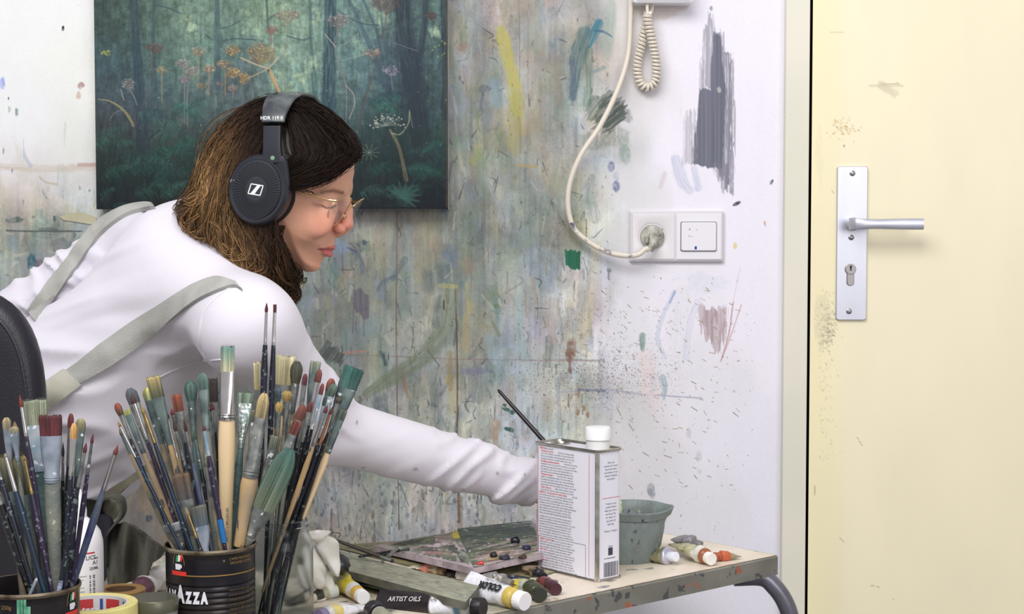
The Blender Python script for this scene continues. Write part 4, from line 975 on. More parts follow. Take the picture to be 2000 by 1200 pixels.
# skin colour by region (lips, cheeks, brows, lashes keep their own colours; shade by the glasses hinge painted in)
q = V1-Hc; va, vnn, vz = q@hd, q@hn, q@hu
col = np.tile(np.array((210, 160, 134.))/255, (len(V1), 1))
def bl(mask, c): 
    global col
    m = np.clip(mask, 0, 1)[:, None]; col = col*(1-m)+np.array(c)/255*m
bl(.5*(fbm(va*60, vz*60+vnn*30, 3, 3)), (202, 148, 122))
ckp = H3(haz(hp(628, 440, -.05))[0], 0, haz(hp(628, 440, -.05))[2])
for s_ in (-1, 1): bl(.42*np.exp(-(((va-haz(ckp)[0])**2+(vz-haz(ckp)[2])**2+(vnn-s_*.045)**2)/.022**2)), (214, 132, 116))
bl(.6*np.exp(-(np.linalg.norm(V1-nose_tip, axis=1)/.014)**2), (216, 134, 118)); 
for a_ in al_: bl(.6*np.exp(-(np.linalg.norm(V1-a_, axis=1)/.011)**2), (212, 128, 112))
bl(.45*np.exp(-(np.linalg.norm(V1-hp(612, 524, 0), axis=1)/.02)**2), (214, 148, 124))
Vm = V1-np.outer(np.maximum(vnn, 0)*2, hn); mx, my = pix(Vm[:, 0], Vm[:, 1], Vm[:, 2])
def pseg(pts): 
    d = np.full(mx.shape, 1e9)
    for (ax, ay), (bx2, by2) in zip(pts, pts[1:]):
        ex, ey = bx2-ax, by2-ay; t = np.clip(((mx-ax)*ex+(my-ay)*ey)/(ex*ex+ey*ey), 0, 1); d = np.minimum(d, np.hypot(mx-ax-t*ex, my-ay-t*ey))
    return d
front = va > haz(hp(600, 440, 0))[0]-.02
lip = poly_sd(mx, my, [(622,487),(634,484),(645,481),(653,478.5),(664,480),(666,500),(655,501),(645,504),(635,499),(628,492)])
bl(.85*ss(-1.2, 1.2, lip)*front, (186, 98, 96)); bl(.6*ss(2.0, .6, pseg([(621,487.3),(640,486.5),(652,487),(664,486)]))*front, (112, 50, 52))
bl(.5*ss(8, 1, pseg([(614,380),(632,375),(650,372.5),(668,377)]))*front*(.5+.9*fbm(mx/1.5, my/4, 5, 2)), (112, 78, 64))
bl(.5*ss(3.4, 1.2, pseg([(628,376),(650,372.5),(669,377)]))*front, (100, 68, 54))
bl(.85*ss(2.4, .8, pseg([(629,402),(638,407),(648,406),(656,402)]))*front, (60, 42, 38)); bl(.35*ss(6, 1, pseg([(612,398),(626,402)]))*front, (120, 84, 74))  # lashes, then the dark shade by the temple hinge painted into the skin
bl(.30*np.exp(-(np.hypot((mx-642)/16, (my-397)/9))**2)*front, (170, 118, 110))
head_mesh = (V1, F1, s2l(np.clip(col, 0, 1)))
# ---- body and clothes as blended volumes
LS = P(285, 475, 2.37); RS = P(488, 642, 2.03); UB = P(385, 545, 2.2); WA = P(168, 775, 2.26); HI = P(20, 1000, 2.28)
EL = P(655, 842, 2.15); WR = P(1050, 948, 2.30); LE = P(38, 628, 2.40); LW = P(-150, 880, 2.36); NB = P(418, 480, 2.22)
def torso(X, Y, Z, o=0., k=.05):
    F = capsule(X, Y, Z, UB, WA, .100-o, .120-o)[0]
    F = smin(F, capsule(X, Y, Z, WA, HI, .116-o, .140-o)[0], k)
    F = smin(F, capsule(X, Y, Z, LS, UB, .047-o, .085-o)[0], k)
    F = smin(F, capsule(X, Y, Z, RS, UB, .052-o, .080-o)[0], k)
    return F
def arms(X, Y, Z, o=0.):
    F1_, t1 = capsule(X, Y, Z, RS, EL, .051-o, .041-o); F2, t2 = capsule(X, Y, Z, EL, WR, .0420-o, .0305-o)
    F3, _ = capsule(X, Y, Z, LS, LE, .047-o, .043-o); F4, _ = capsule(X, Y, Z, LE, LW, .043-o, .03-o)
    return F1_, F2, F3, F4, t1, t2
wdir = (WR-EL)/np.linalg.norm(WR-EL)
sd = np.array((-.63, 0, -.77))            # along the spine, downwards
pd = np.array((.77, .0, -.63))
wn = np.array((.35, 0, .94)); wz0 = P(190, 955, 2.2)
def shirt_F(X, Y, Z):
    F = torso(X, Y, Z)
    a1, a2, a3, a4, t1, t2 = arms(X, Y, Z)
    # loose, crumpled forearm
    s_ = (X-EL[0])*wdir[0]+(Z-EL[2])*wdir[2]; h_ = (Z-EL[2])*wdir[0]-(X-EL[0])*wdir[2]
    w1 = s_*150+(Y-2.2)*60+-h_*75+ 5.2*vn(s_*22, h_*26, 4)+2.5*vn(Y*36, s_*30, 9)
    m = ss(.34, .6, t2)*(1-.65*ss(.93, .99, t2))
    nn_ = vn((s_*.86+h_*-.5)*44, (h_*.86+s_*.5)*15+Y*12, 4); rid = np.maximum(0, 1-np.abs(nn_-.5)*5.2)*1.3-.35; nn_ = vn((s_*.8+h_*-.6)*62, (h_*.8+s_*.6)*20+Y*14, 24); rid = rid+np.maximum(0, 1-np.abs(nn_-.5)*5)*.7
    a2 = a2 - m*(.0050*rid+.0030*vn(s_*30, h_*34+Y*10, 14)) - .0040*ss(.97, 1., t2) -.0015*vn(s_*16, h_*20, 33)
    a1 = a1 - .0035*np.maximum(0, 1-np.abs(vn(X*13+Z*22, X*16-Z*9+Y*12, 51)-.5)*5)*ss(.1, .6, t1)
    w3 = (X*.6+Z*.8)*150+5*vn(X*18, Z*18, 6)
    a3 = a3 - .0065*np.maximum(0, 1-np.abs(vn((X*.6+Z*.8)*46, (X*.8-Z*.6)*14, 6)-.5)*4.6)*ss(-.52, -.62, X)
    F = smin(F, a1, .045); F = smin(F, a3, .022)
    F = smin(F, smin(a2, a1, .012), .006); F = smin(F, a4, .01)
    # folds fanning across the torso
    u = X*sd[0]+Z*sd[2]; v = X*pd[0]+Z*pd[2]
    wu = u*26+v*13+3.2*vn(u*6, v*7, 2)+2*vn(Y*7, u*4, 8)
    big = ss(-.46, -.60, X-.35*(Z-.95))
    f1 = np.maximum(0, 1-np.abs(vn((u*.8+v*.6)*19, (v*.8-u*.6)*5+Y*5, 2)-.5)*4.4); f2 = np.maximum(0, 1-np.abs(vn((u*.5+v*.86)*28, (v*.5-u*.86)*8+Y*8, 12)-.5)*4.6)
    F = F - (.0062*f1+.0046*f2)*(.55+.9*big)*(ss(.0, .16, u-(UB[0]*sd[0]+UB[2]*sd[2])+.04)*.85+.15) - .005*(n3(X*9, Y*9, Z*9, 3)-.5)
    # fold under the near armpit
    fp0 = P(398, 600, 2.1); fp1 = P(415, 720, 2.1); fd = capsule(X, Y, Z, fp0, fp1, .0, .0)[0]
    F = F + .010*np.exp(-(fd/.014)**2)*0
    F = smax(F, -((X-wz0[0])*wn[0]+(Z-wz0[2])*wn[2])-.012, .004)
    cut = (X-WR[0])*wdir[0]+(Y-WR[1])*wdir[1]+(Z-WR[2])*wdir[2]+.006
    return smax(F, cut, .002)
V, Fq = surfnet(shirt_F, (-1.03, 1.93, .66), (.06, 2.52, 1.26), .0044)
# keep the shirt above the waistband
wn = np.array((.35, 0, .94)); wz0 = P(190, 955, 2.2)
shc = np.tile(np.array((212, 208, 218.))/255, (len(V), 1))
pp = np.stack(pix(V[:, 0], V[:, 1], V[:, 2]), 1)
for (x, y, r_, c) in ((812, 917, 4, (150,120,130)), (972, 926, 3.5, (130,110,100)), (698, 825, 2, (90,80,90)), (708, 915, 2, (90,80,90)), (1025, 927, 3, (150,150,150)), (935, 948, 5, (214,190,196)), (866, 928, 5, (206,200,214)), (905, 958, 3, (120,140,140)), (790, 946, 9, (190,206,226))):
    m = np.clip(1.3-np.hypot((pp[:, 0]-x)/r_, (pp[:, 1]-y)/r_), 0, 1)[:, None]*(V[:, 1:2] < 2.28); shc = shc*(1-m)+np.array(c)/255*m
dirt = ss(700, 1040, pp[:, 0])*ss(930, 975, pp[:, 1]-(pp[:, 0]-800)*.12)*.35*fbm(pp[:, 0]/18, pp[:, 1]/18, 3, 3)
shc = shc*(1-dirt[:, None])+np.array((196, 186, 176))/255*dirt[:, None]
shirt_m = attr_mat('white jersey cotton', rough=.85, bump=.15, bsc=700, sheen=.2, grain=.015, gsc=300)
mesh_from('shirt', V, Fq, shirt_m, True, person, s2l(shc))
# stitched seam line round the armhole
def march(pxs, F, y0=1.8, y1=2.5, n=350):
    out = []
    for (x, y) in pxs:
        Ys = np.linspace(y0, y1, n); u = (x-1000)/FPX; v = (600-y)/FPX; dy = cp+v*sp; dz = -sp+v*cp
        X = u*Ys/dy; Z = CAMZ+dz*Ys/dy
        f = F(X.reshape(-1,1,1), Ys.reshape(-1,1,1), Z.reshape(-1,1,1)).ravel()
        neg = np.where(f < 0)[0]
        i = neg[0] if len(neg) else int(np.argmin(f))
        if len(neg) and i > 0: t = f[i-1]/(f[i-1]-f[i]); yy = Ys[i-1]+(Ys[i]-Ys[i-1])*t
        else: yy = Ys[i]
        out.append((u*yy/dy, yy, CAMZ+dz*yy/dy))
    return np.array(out)
def grad(F, p, e=.002):
    def f(q): return F(q[:, 0].reshape(-1,1,1), q[:, 1].reshape(-1,1,1), q[:, 2].reshape(-1,1,1)).ravel()
    g = np.stack([f(p+e*np.eye(3)[i])-f(p-e*np.eye(3)[i]) for i in range(3)], 1)
    return g/(np.linalg.norm(g, axis=1)[:, None]+1e-9)
def ribbon(name, up, lo, m, parent, off=.003, th=.0022, n=60, cross=5, F=shirt_F, wrap=0):
    U = catmull(up, n); Lw = catmull(lo, n); rows = []
    for k in range(cross):
        t = k/(cross-1); rows.append(march(U*(1-t)+Lw*t, F))
    A = np.array(rows)                       # cross, n, 3
    for _ in range(3):                       # lie smooth over the folds
        A[:, 1:-1] = (A[:, :-2]+A[:, 1:-1]*2+A[:, 2:])/4
    G = grad(F, A.reshape(-1, 3), .012).reshape(A.shape)
    top = A+G*(off+th); bot = A+G*(off-.004)
    V = np.concatenate((top.reshape(-1, 3), bot.reshape(-1, 3))); N_ = cross*n; Fs = []
    for k in range(cross-1):
        for i in range(n-1):
            a = k*n+i; Fs.append((a, a+1, a+n+1, a+n)); Fs.append((N_+a, N_+a+n, N_+a+n+1, N_+a+1))
    for i in range(n-1):
        Fs.append((i, N_+i, N_+i+1, i+1)); b = (cross-1)*n+i; Fs.append((b, b+1, N_+b+1, N_+b))
    for k in range(cross-1):
        a = k*n; Fs.append((a, a+n, N_+a+n, N_+a)); b = k*n+n-1; Fs.append((b, N_+b, N_+b+n, b+n))
    mb = MB(); mb.add(V, Fs)
    return mb.build(name, m, parent, True, .9)
shirt_m2 = mat('white seam', rgb(222,218,226), .85)
web = mat('grey webbing', rgb(176,176,172), .8, c2=rgb(164,164,158), sc=40, bump=.5, bsc=900)
tabm = mat('pale canvas tab', rgb(190,188,176), .85, c2=rgb(176,174,160), sc=30, bump=.3, bsc=600)
ribbon('shoulder_strap', [(462,556),(440,548),(417,546),(372,562),(325,588),(270,622),(217,659),(170,695),(118,735)], [(474,570),(468,566),(456,562),(420,574),(379,594),(322,635),(271,675),(215,714),(152,752)], web, person)
ribbon('shoulder_strap', [(300,404),(278,402),(240,410),(200,432),(168,462),(135,505),(98,552),(52,606)], [(304,408),(288,412),(252,421),(216,444),(186,474),(154,520),(120,566),(70,628)], web, person, off=.004)
ribbon('strap_tab', [(128,722),(100,744),(70,760)], [(160,752),(124,776),(88,806)], tabm, person, off=.0045, n=20)
for up_ in ([(452,560),(420,582),(396,612),(388,650),(390,680),(402,704)], [(300,742),(340,722),(385,707),(430,702)]): ribbon('seam', up_, [(x+2.2, y+1.2) for x, y in up_], shirt_m2, person, off=.0006, th=.0005, n=40, cross=2)
# ---- hidden-in-clothes body joined with head and hand
def inner_F(X, Y, Z):
    F = torso(X, Y, Z, .016); a1, a2, a3, a4, *_ = arms(X, Y, Z, .010)
    F = smin(F, smin(a1, a2, .01), .02); F = smin(F, smin(a3, a4, .01), .02)
    F = smin(F, capsule(X, Y, Z, neck1, NB, .050, .06)[0], .03)
    return smax(F, (X-WR[0])*wdir[0]+(Y-WR[1])*wdir[1]+(Z-WR[2])*wdir[2]-.02, .004)
V2, F2 = surfnet(inner_F, (-1.03, 1.95, .62), (.1, 2.5, 1.24), .011)
# hand closed round the brush handle
HA = P(973, 762, 2.37); HB = P(1186, 1000, 2.285)
hdir = (HB-HA)/np.linalg.norm(HB-HA); G0 = HA+(HB-HA)*.74
side_ = np.cross(hdir, (0, 1., 0)); side_ /= np.linalg.norm(side_)
if side_[0] > 0: side_ = -side_           # towards the wrist
outw = np.cross(hdir, side_)
if outw[1] > 0: outw = -outw               # towards the camera
palm = G0+side_*.030+outw*.004
def around(c, ang, r): return c+(-math.cos(ang)*-side_*1.0*r if False else side_*math.cos(ang)*r)+outw*math.sin(ang)*r
fing = []
for i, (ln, r0) in enumerate(((1.0, .0085), (1.08, .0088), (1.0, .0084), (.82, .0074))):
    c = G0+hdir*(-.026+i*.0178)*-1
    fing.append(([palm+hdir*(-.026+i*.0168)*-1+side_*.004-outw*.002, around(c, 2.2, .020*ln)-outw*0, around(c, 3.6, .0165*ln), around(c, 5.0, .0140)], r0))
thumb = [palm-hdir*.022+side_*.012+outw*.012, G0-hdir*.026+side_*.012+outw*.018, G0-hdir*.036+outw*.0145, G0-hdir*.048-side_*.004+outw*.012]
def hand_F(X, Y, Z):
    F = capsule(X, Y, Z, WR-wdir*.03, WR+wdir*.012, .0255, .023)[0]
    F = smin(F, capsule(X, Y, Z, WR+wdir*.006, palm, .021, .019)[0], .012)
    F = smin(F, capsule(X, Y, Z, palm-hdir*.026, palm+hdir*.026, .0135, .0125)[0], .012)
    for pts, r0 in fing:
        for k in range(3): F = smin(F, capsule(X, Y, Z, pts[k], pts[k+1], r0*(1-.08*k), r0*(1-.08*(k+1)))[0], .003)
    for k in range(3): F = smin(F, capsule(X, Y, Z, thumb[k], thumb[k+1], .0115-.0012*k, .0103-.0012*k)[0], .004)
    return F
V3, F3 = surfnet(hand_F, WR+np.array((-.05, -.07, -.07)), WR+np.array((.12, .07, .10)), .0021)
skin_lin = s2l(np.array((212, 158, 134))/255)
Vb = np.concatenate((V1, V2, V3)); Fb = np.concatenate((F1, F2+len(V1), F3+len(V1)+len(V2)))
cb = np.concatenate((head_mesh[2], np.tile(skin_lin, (len(V2), 1)), np.tile(s2l(np.array((206, 146, 124))/255), (len(V3), 1))))
skin_m = attr_mat('skin', rough=.5, bump=.12, bsc=900, sss=.12, grain=.03, gsc=260, spec=.35)
mesh_from('body', Vb, Fb, skin_m, True, person, cb)
# ---- dungarees: hips, legs, hanging bib
LK = np.array((-.80, 2.37, .46)); RK = np.array((-.74, 2.17, .46))
def trou_F(X, Y, Z):
    F = capsule(X, Y, Z, WA+np.array((-.03, 0, -.06)), HI, .104, .138)[0]
    wn_ = (X-wz0[0])*wn[0]+(Z-wz0[2])*wn[2]
    F = smax(F, wn_-.03, .004)
    for K, A_ in ((LK, (-.80, 2.38, .10)), (RK, (-.74, 2.18, .10))):
        F = smin(F, capsule(X, Y, Z, HI+(K-HI)*.1, K, .105, .075)[0], .05); F = smin(F, capsule(X, Y, Z, K, A_, .075, .062)[0], .02)
    F = smax(F, .07-Z, .003)
    return F - .003*np.sin(X*40+Z*55+4*vn(X*9, Z*9, 3))-.003*n3(X*12, Y*12, Z*12, 1)
V, Fq = surfnet(trou_F, (-1.05, 1.98, .05), (-.35, 2.6, 1.05), .009)
olive = mat('olive canvas', rgb(82,82,72), .9, c2=rgb(66,66,60), sc=22, bump=.4, bsc=500, speck=rgb(110,112,100), spk=.72, ssc=80)
mesh_from('dungarees', V, Fq, olive, True, person)
olive2 = mat('grey olive band', rgb(118,114,98), .9, c2=rgb(100,96,82), sc=22, bump=.4, bsc=500)
def sheet(name, outline, Y, m, parent, depth=lambda x, y: 0, th=.004, res=3.0, sub=None):
    """a cloth piece: outline given where it hangs, with real thickness and billow"""
    poly = np.array(outline, float); x0, y0 = poly.min(0); x1, y1 = poly.max(0)
    nx = int((x1-x0)/res)+3; ny = int((y1-y0)/res)+3
    gx_, gy_ = np.meshgrid(np.linspace(x0-res, x1+res, nx), np.linspace(y0-res, y1+res, ny), indexing='ij')
    sdv = poly_sd(gx_, gy_, poly)
    # distance field as thickness profile -> rounded thick edges
    vid = -np.ones(gx_.shape, int); Vt = []; 
    ins = sdv > -res*.75
    for i in range(nx):
        for j in range(ny):
            if ins[i, j]:
                x, y = gx_[i, j], gy_[i, j]
                if sdv[i, j] < 0:      # pull border vertices on to the outline
                    e = .5
                    g = np.array((poly_sd(np.array([[x+e]]), np.array([[y]]), poly)[0,0]-sdv[i, j], poly_sd(np.array([[x]]), np.array([[y+e]]), poly)[0,0]-sdv[i, j]))/e
                    x -= g[0]*sdv[i, j]; y -= g[1]*sdv[i, j]
                vid[i, j] = len(Vt); Vt.append(P(x, y, Y+depth(x, y)))
    Vt = np.array(Vt); F = []
    for i in range(nx-1):
        for j in range(ny-1):
            q = (vid[i, j], vid[i+1, j], vid[i+1, j+1], vid[i, j+1])
            if min(q) >= 0: F.append(q)
    n = len(Vt); back = Vt+np.array((0, th, 0))
    from collections import Counter
    cnt = Counter(); 
    for f in F:
        for a, b in zip(f, f[1:]+f[:1]): cnt[(a, b)] += 1
    rim = [(a, b) for (a, b) in cnt if (b, a) not in cnt]
    Fs = [tuple(reversed(f)) for f in F]+[tuple(n+i for i in f) for f in F]+[(a, b, n+b, n+a) for a, b in rim]
    mb = MB(); mb.add(np.concatenate((Vt, back)), Fs); return mb.build(name, m, parent, True, 1.0)
sheet('side_band', [(200,965),(222,950),(246,936),(268,920),(300,894),(330,866),(338,878),(306,910),(276,932),(250,950),(225,975),(204,990)], 2.13, olive2, person, lambda x, y: .012*math.sin(x/18), th=.012)
sheet('bib', [(214,1036),(222,1028),(240,1022),(262,1030),(284,1046),(304,1062),(322,1076),(312,1092),(296,1102),(290,1118),(284,1138),(250,1146),(212,1146),(206,1120),(210,1085),(206,1060)], 2.03, olive, person, lambda x, y: .012*math.sin(x/11+y/40)+.006*math.sin(x/5)+(x-260)*-.0002, th=.01)
sheet('bib_pocket', [(176,1010),(196,1004),(214,1012),(222,1030),(214,1050),(212,1085),(206,1130),(196,1150),(170,1150),(160,1090)], 2.05, mat('navy lining', rgb(44,46,58), .9, c2=rgb(34,34,42), sc=30), person, lambda x, y: .01*math.sin(x/9), th=.01)
lp = catmull([P(x, y, yy) for x, y, yy in ((196,1012,2.06),(188,995,2.05),(196,978,2.04),(215,970,2.03),(234,976,2.03),(240,996,2.03),(236,1014,2.03),(222,1030,2.03),(210,1048,2.03),(208,1080,2.03),(209,1110,2.03))], 60)
V = []; 
for p in lp: 
    for dy_ in (-.004, .022): V.append(p+np.array((0, dy_, 0)))
nv = len(V); V = V+[v+np.array((0,0,.0)) for v in V]
for i in range(nv): V[nv+i] = V[i]+ (np.array((P(215,1000,2.03)-V[i]))*np.array((1,0,1)))/(np.linalg.norm((P(215,1000,2.03)-V[i])*np.array((1,0,1)))+1e-6)*.003
k_ = nv//2
Fs = [(2*i, 2*i+2, 2*i+3, 2*i+1) for i in range(k_-1)]+[(nv+2*i, nv+2*i+1, nv+2*i+3, nv+2*i+2) for i in range(k_-1)]+[(2*i, nv+2*i, nv+2*i+2, 2*i+2) for i in range(k_-1)]+[(2*i+1, 2*i+3, nv+2*i+3, nv+2*i+1) for i in range(k_-1)]
MB().add(V, Fs).build('cloth_loop', olive, person, True, 1.0)
sheet('lining_fold', [(196,984),(210,976),(226,980),(234,996),(228,1012),(214,1022),(200,1014),(194,1000)], 2.065, mat('olive lining light', rgb(128,126,108), .9, c2=rgb(104,102,88), sc=60), person, lambda x, y: .01*math.sin(x/7), th=.006)
for s_, (x, y) in (('l', (-.78, 2.36)), ('r', (-.72, 2.16))):
    MB().lathe([(.001, .0), (.047, .0), (.05, .012), (.048, .04), (.036, .075), (.03, .09)], (0, 0, 0), 24, sx=2.3).V and None
    mb = MB(); mb.lathe([(.02, 0), (.046, .0), (.049, .02), (.046, .045), (.032, .078), (.028, .1)], (x+.05, y, 0), 28, sx=2.4, R=None)
    mb.build('shoe', mat('dark shoe leather', rgb(40,38,38), .5), person)
# ------------------------------------------------------------------ hair
hair_top = [(508,203),(540,193),(575,189),(606,198),(634,216),(662,240),(684,268),(696,290)]
hair_back = [(515,566),(498,548),(484,524),(465,503),(440,480),(410,462),(384,440),(370,412),(376,380),(390,345),(401,305),(416,268),(440,238),(472,217)]
hair_az = azp(hair_top+[(701,306),(700,350),(692,400),(660,480),(620,540),(575,560)]+hair_back)
edge = [(699,302,0),(694,309,-.006),(680,320,-.025),(655,336,-.045),(625,352,-.058),(595,366,-.066),(567,377,-.070),(552,400,-.072),(540,440,-.07),(531,456,-.066),(532,480,-.06),(546,502,-.05),(562,524,-.04),(572,545,-.03),(562,566,-.02)]
cut_az = np.array([[haz(hp(x, y, n_))[0], haz(hp(x, y, n_))[2]] for x, y, n_ in [(x, y-30, 0) for x, y in hair_top]+[(712,290,0)]+edge+[(x-25, y+8, 0) for x, y in hair_back]])
A = np.arange(-.25, .25, .0012, dtype=np.float32); U_, V_ = np.meshgrid(A, A, indexing='ij')
HCUT = poly_sd(U_, V_, cut_az)
HD = poly_sd(U_, V_, hair_az)
def hair_w(a, z, grow=0.):
    d = lut(HD, a, z)+grow
    return .084*np.sqrt(np.clip(1-(1-np.clip(d/.080, 0, 1))**2, 0, 1))
def hair_F(X, Y, Z):
    qa = (X-Hc[0])*hd[0]+(Y-Hc[1])*hd[1]; qn = (X-Hc[0])*hn[0]+(Y-Hc[1])*hn[1]; qz = Z-Hc[2]
    d = lut(HD, qa, qz)-.0045
    low = ss(-.04, -.13, qz)
    F = (np.sqrt((1-np.minimum(d/.080, 1))**2+(qn/.082)**2)-1)*.06
    F = smax(F, -lut(HCUT, qa, qz)+.002, .008)
    return F+.003*np.sin(qa*260+np.sin(qz*60)*2)*low
V, Fq = surfnet(hair_F, Hc+np.array((-.17, -.12, -.175)), Hc+np.array((.13, .12, .125)), .0028)
dk_h = np.array((27, 17, 12.)); lt_h = np.array((118, 92, 62.))
def hair_tone(a, z):
    """dark at the front and roots, grown-out lighter brown at the back and tips"""
    return np.clip(ss(.000, -.085, a+.10*z)*.85*ss(.15, .05, z)+ss(-.03, -.15, z)*.55*ss(.06, -.02, a), 0, 1)
q = V-Hc; tn = hair_tone(q@hd, q@hu)[:, None]
mesh_from('hair_mass', V, Fq, attr_mat('hair base', rough=.55, grain=.3, gsc=300), True, person, s2l((dk_h*(1-tn)+lt_h*.5*tn)/255))
hair_root = bpy.data.objects['hair_mass']
HV = []; HF = []; HC = []; hcount = 0
def add_strand(pts, r, c0):
    """pts n x 3, tapering three-sided strand"""
    global hcount
    n = len(pts); d = np.gradient(pts, axis=0); d /= np.linalg.norm(d, axis=1)[:, None]+1e-9
    u = np.cross(d, (.3, .5, .81)); u /= np.linalg.norm(u, axis=1)[:, None]+1e-9; w = np.cross(d, u)
    tr = np.linspace(0, 1, n); rr = (r*np.minimum(1, (1-tr)*3+.25))[:, None]
    V = np.stack([pts+rr*(math.cos(k*2*PI/3)*u+math.sin(k*2*PI/3)*w) for k in range(3)], 1).reshape(-1, 3)
    i = np.arange(n-1)[:, None]*3; k = np.arange(3)[None]
    F = np.stack((i+k, i+(k+1) % 3, i+3+(k+1) % 3, i+3+k), -1).reshape(-1, 4)
    HV.append(V); HF.append(F+hcount); hcount += len(V)
    q = pts-Hc; t_ = hair_tone(q@hd, q@hu)[:, None]
    HC.append(np.repeat((dk_h*(1-t_)+lt_h*t_)*c0, 3, axis=0))
def surf_pts(path, grow, side=-1):
    """lay a path of photo pixels on the side of the hair volume"""
    out = []
    a0 = np.array([haz(hp(x, y, side*.05)) for x, y in path]); nn = np.full(len(path), side*.05)
    for _ in range(4):
        az_ = np.array([haz(hp(x, y, n_)) for (x, y), n_ in zip(path, nn)])
        nn = side*(hair_w(az_[:, 0], az_[:, 2], grow))
        nn = np.where(np.abs(nn) < .004, side*.004, nn)
    return np.array([hp(x, y, n_) for (x, y), n_ in zip(path, nn)])
def lock(path, n, wd, r=.00055, grow=.004, curl=0, curln=2.0, side=(-1, 1), tone=1.0, wob=1.0, tail=0):
    path = np.array(path, float)
    for k in range(n):
        sdn = side[0] if len(side) == 1 else (side[0] if rs.rand() < .72 else side[1])
        o = rs.normal()*wd; o2 = rs.normal()*.0025
        m = 26; c = catmull(path, m)
        tt = np.linspace(0, 1, m); d = np.gradient(c, axis=0); d /= np.linalg.norm(d, axis=1)[:, None]+1e-9
        nrm = np.stack((-d[:, 1], d[:, 0]), 1)
        spread = o*(.35+.9*np.sin(np.clip(tt*1.15, 0, 1)*PI*.75))
        ph = rs.rand()*1.2+ o*.08
        wv = wob*(2.2*np.sin(tt*7+ph*2)+1.2*np.sin(tt*17+rs.rand()*6))
        c = c+nrm*(spread+wv)[:, None]
        if curl: c = c+nrm*(curl*tt**1.3*np.sin(tt*PI*2*curln+ph))[:, None]
        p = surf_pts(c, grow+o2, sdn)
        if curl: p = p+hn*(sdn*.35*curl*.00066*(tt**1.3*np.cos(tt*PI*2*curln+ph)))[:, None]
        if tail: p = p*1.0
        jit = rs.normal(size=3)*.0012
        add_strand(p+jit*tt[:, None], r*rs.uniform(.7, 1.3), tone*rs.uniform(.55, 1.55))
# front sweep, over the crown and down across the forehead
F_ = [([(572,194),(610,204),(650,235),(688,282),(694,300),(670,322),(620,350),(566,370)], 210, 3.5),
      ([(572,196),(604,212),(640,244),(672,284),(674,306),(640,334),(600,352),(562,364)], 260, 6),
      ([(568,200),(596,222),(626,258),(648,292),(640,318),(606,340),(562,356)], 240, 7),
      ([(564,206),(586,236),(606,268),(618,300),(604,326),(562,344)], 220, 7),
      ([(560,214),(574,246),(584,280),(586,306),(560,332)], 180, 7),
      ([(574,192),(620,206),(662,242),(692,282),(698,302)], 120, 3), ([(580,192),(630,214),(676,258),(698,300),(688,312),(650,334)], 110, 2)]
for pth, n, wd in F_: lock(pth, n, wd, wob=.6, r=.0005)
# back, falling from the crown
B_ = [([(545,194),(500,205),(455,232),(420,275),(400,325),(384,375),(360,412),(350,428)], 190, 5),
      ([(548,197),(505,215),(462,250),(432,295),(412,345),(392,395),(382,440),(400,468)], 230, 8),
      ([(550,200),(512,226),(476,264),(448,312),(428,362),(412,412),(420,455),(446,490)], 230, 9),
      ([(552,206),(520,238),(490,278),(462,322),(444,370),(436,420),(446,465),(474,505)], 220, 9),
      ([(548,240),(522,262),(492,300),(462,345),(446,395),(450,440),(470,485),(500,535)], 220, 9),
      ([(545,210),(505,245),(470,300),(452,350),(452,410),(470,460),(496,505),(520,560)], 180, 9),
      ([(530,430),(520,460),(528,500),(545,540),(548,575)], 150, 9), ([(500,440),(505,480),(520,520),(530,565),(525,585)], 150, 9), ([(548,440),(545,470),(552,505),(566,540),(560,572)], 130, 6),
      ([(480,430),(484,470),(500,510),(515,545),(505,570)], 150, 9)]
for pth, n, wd in B_: lock(pth, int(n*.6), wd, curl=6, curln=1.6, tone=1.0, wob=1.5)
for pth, n, wd in B_: lock(pth, int(n*.6), wd*1.1, curl=10, curln=2.3, tone=1.1, wob=2.6, grow=.008)
for pth, n, wd in B_[:4]+F_[:2]: lock(pth, 22, wd*1.3, curl=4, wob=4, grow=.012, r=.0003, tone=1.2)
# loose curls at the ends
E_ = [([(380,400),(362,414),(350,424),(352,440),(368,452),(380,446)], 60, 3), ([(390,420),(372,436),(366,456),(384,470),(400,462)], 70, 3), ([(396,440),(382,462),(388,484),(412,492),(430,500)], 40, 2.5),
      ([(430,470),(440,500),(470,512),(486,500),(478,484)], 80, 4), ([(450,480),(466,520),(492,536),(512,524),(504,506)], 80, 4), ([(470,500),(486,548),(512,570),(534,562),(528,540)], 80, 4),
      ([(500,520),(506,560),(528,584),(548,574),(546,552)], 80, 4), ([(540,520),(556,548),(572,560),(578,574),(566,584),(540,582)], 36, 3), ([(560,500),(572,530),(586,548),(596,540)], 12, 2), ([(556,480),(562,520),(574,556),(570,580),(550,584)], 40, 4),
      ([(410,430),(430,452),(424,478),(444,492),(462,486)], 70, 4), ([(440,440),(458,470),(450,498),(474,516)], 70, 4), ([(420,300),(400,340),(396,372),(376,396),(362,402)], 60, 5)]
for pth, n, wd in E_: lock(pth, n, wd, curl=4, curln=1.2, grow=.012, tone=1.25)
for pth in ([(610,360),(616,352),(640,338)], [(612,380),(600,372),(575,366)], [(640,330),(628,350),(610,368)]): lock(pth, 6, 2, r=.0003, tone=.7)
hv = np.concatenate(HV); hf = np.concatenate(HF); hc = s2l(np.clip(np.concatenate(HC)/255, 0, 1))
hm = attr_mat('hair strands', rough=.55, spec=.16)
ho = mesh_from('hair', hv, hf, hm, True, person, hc); del HV, HF, HC, hv, hf, hc
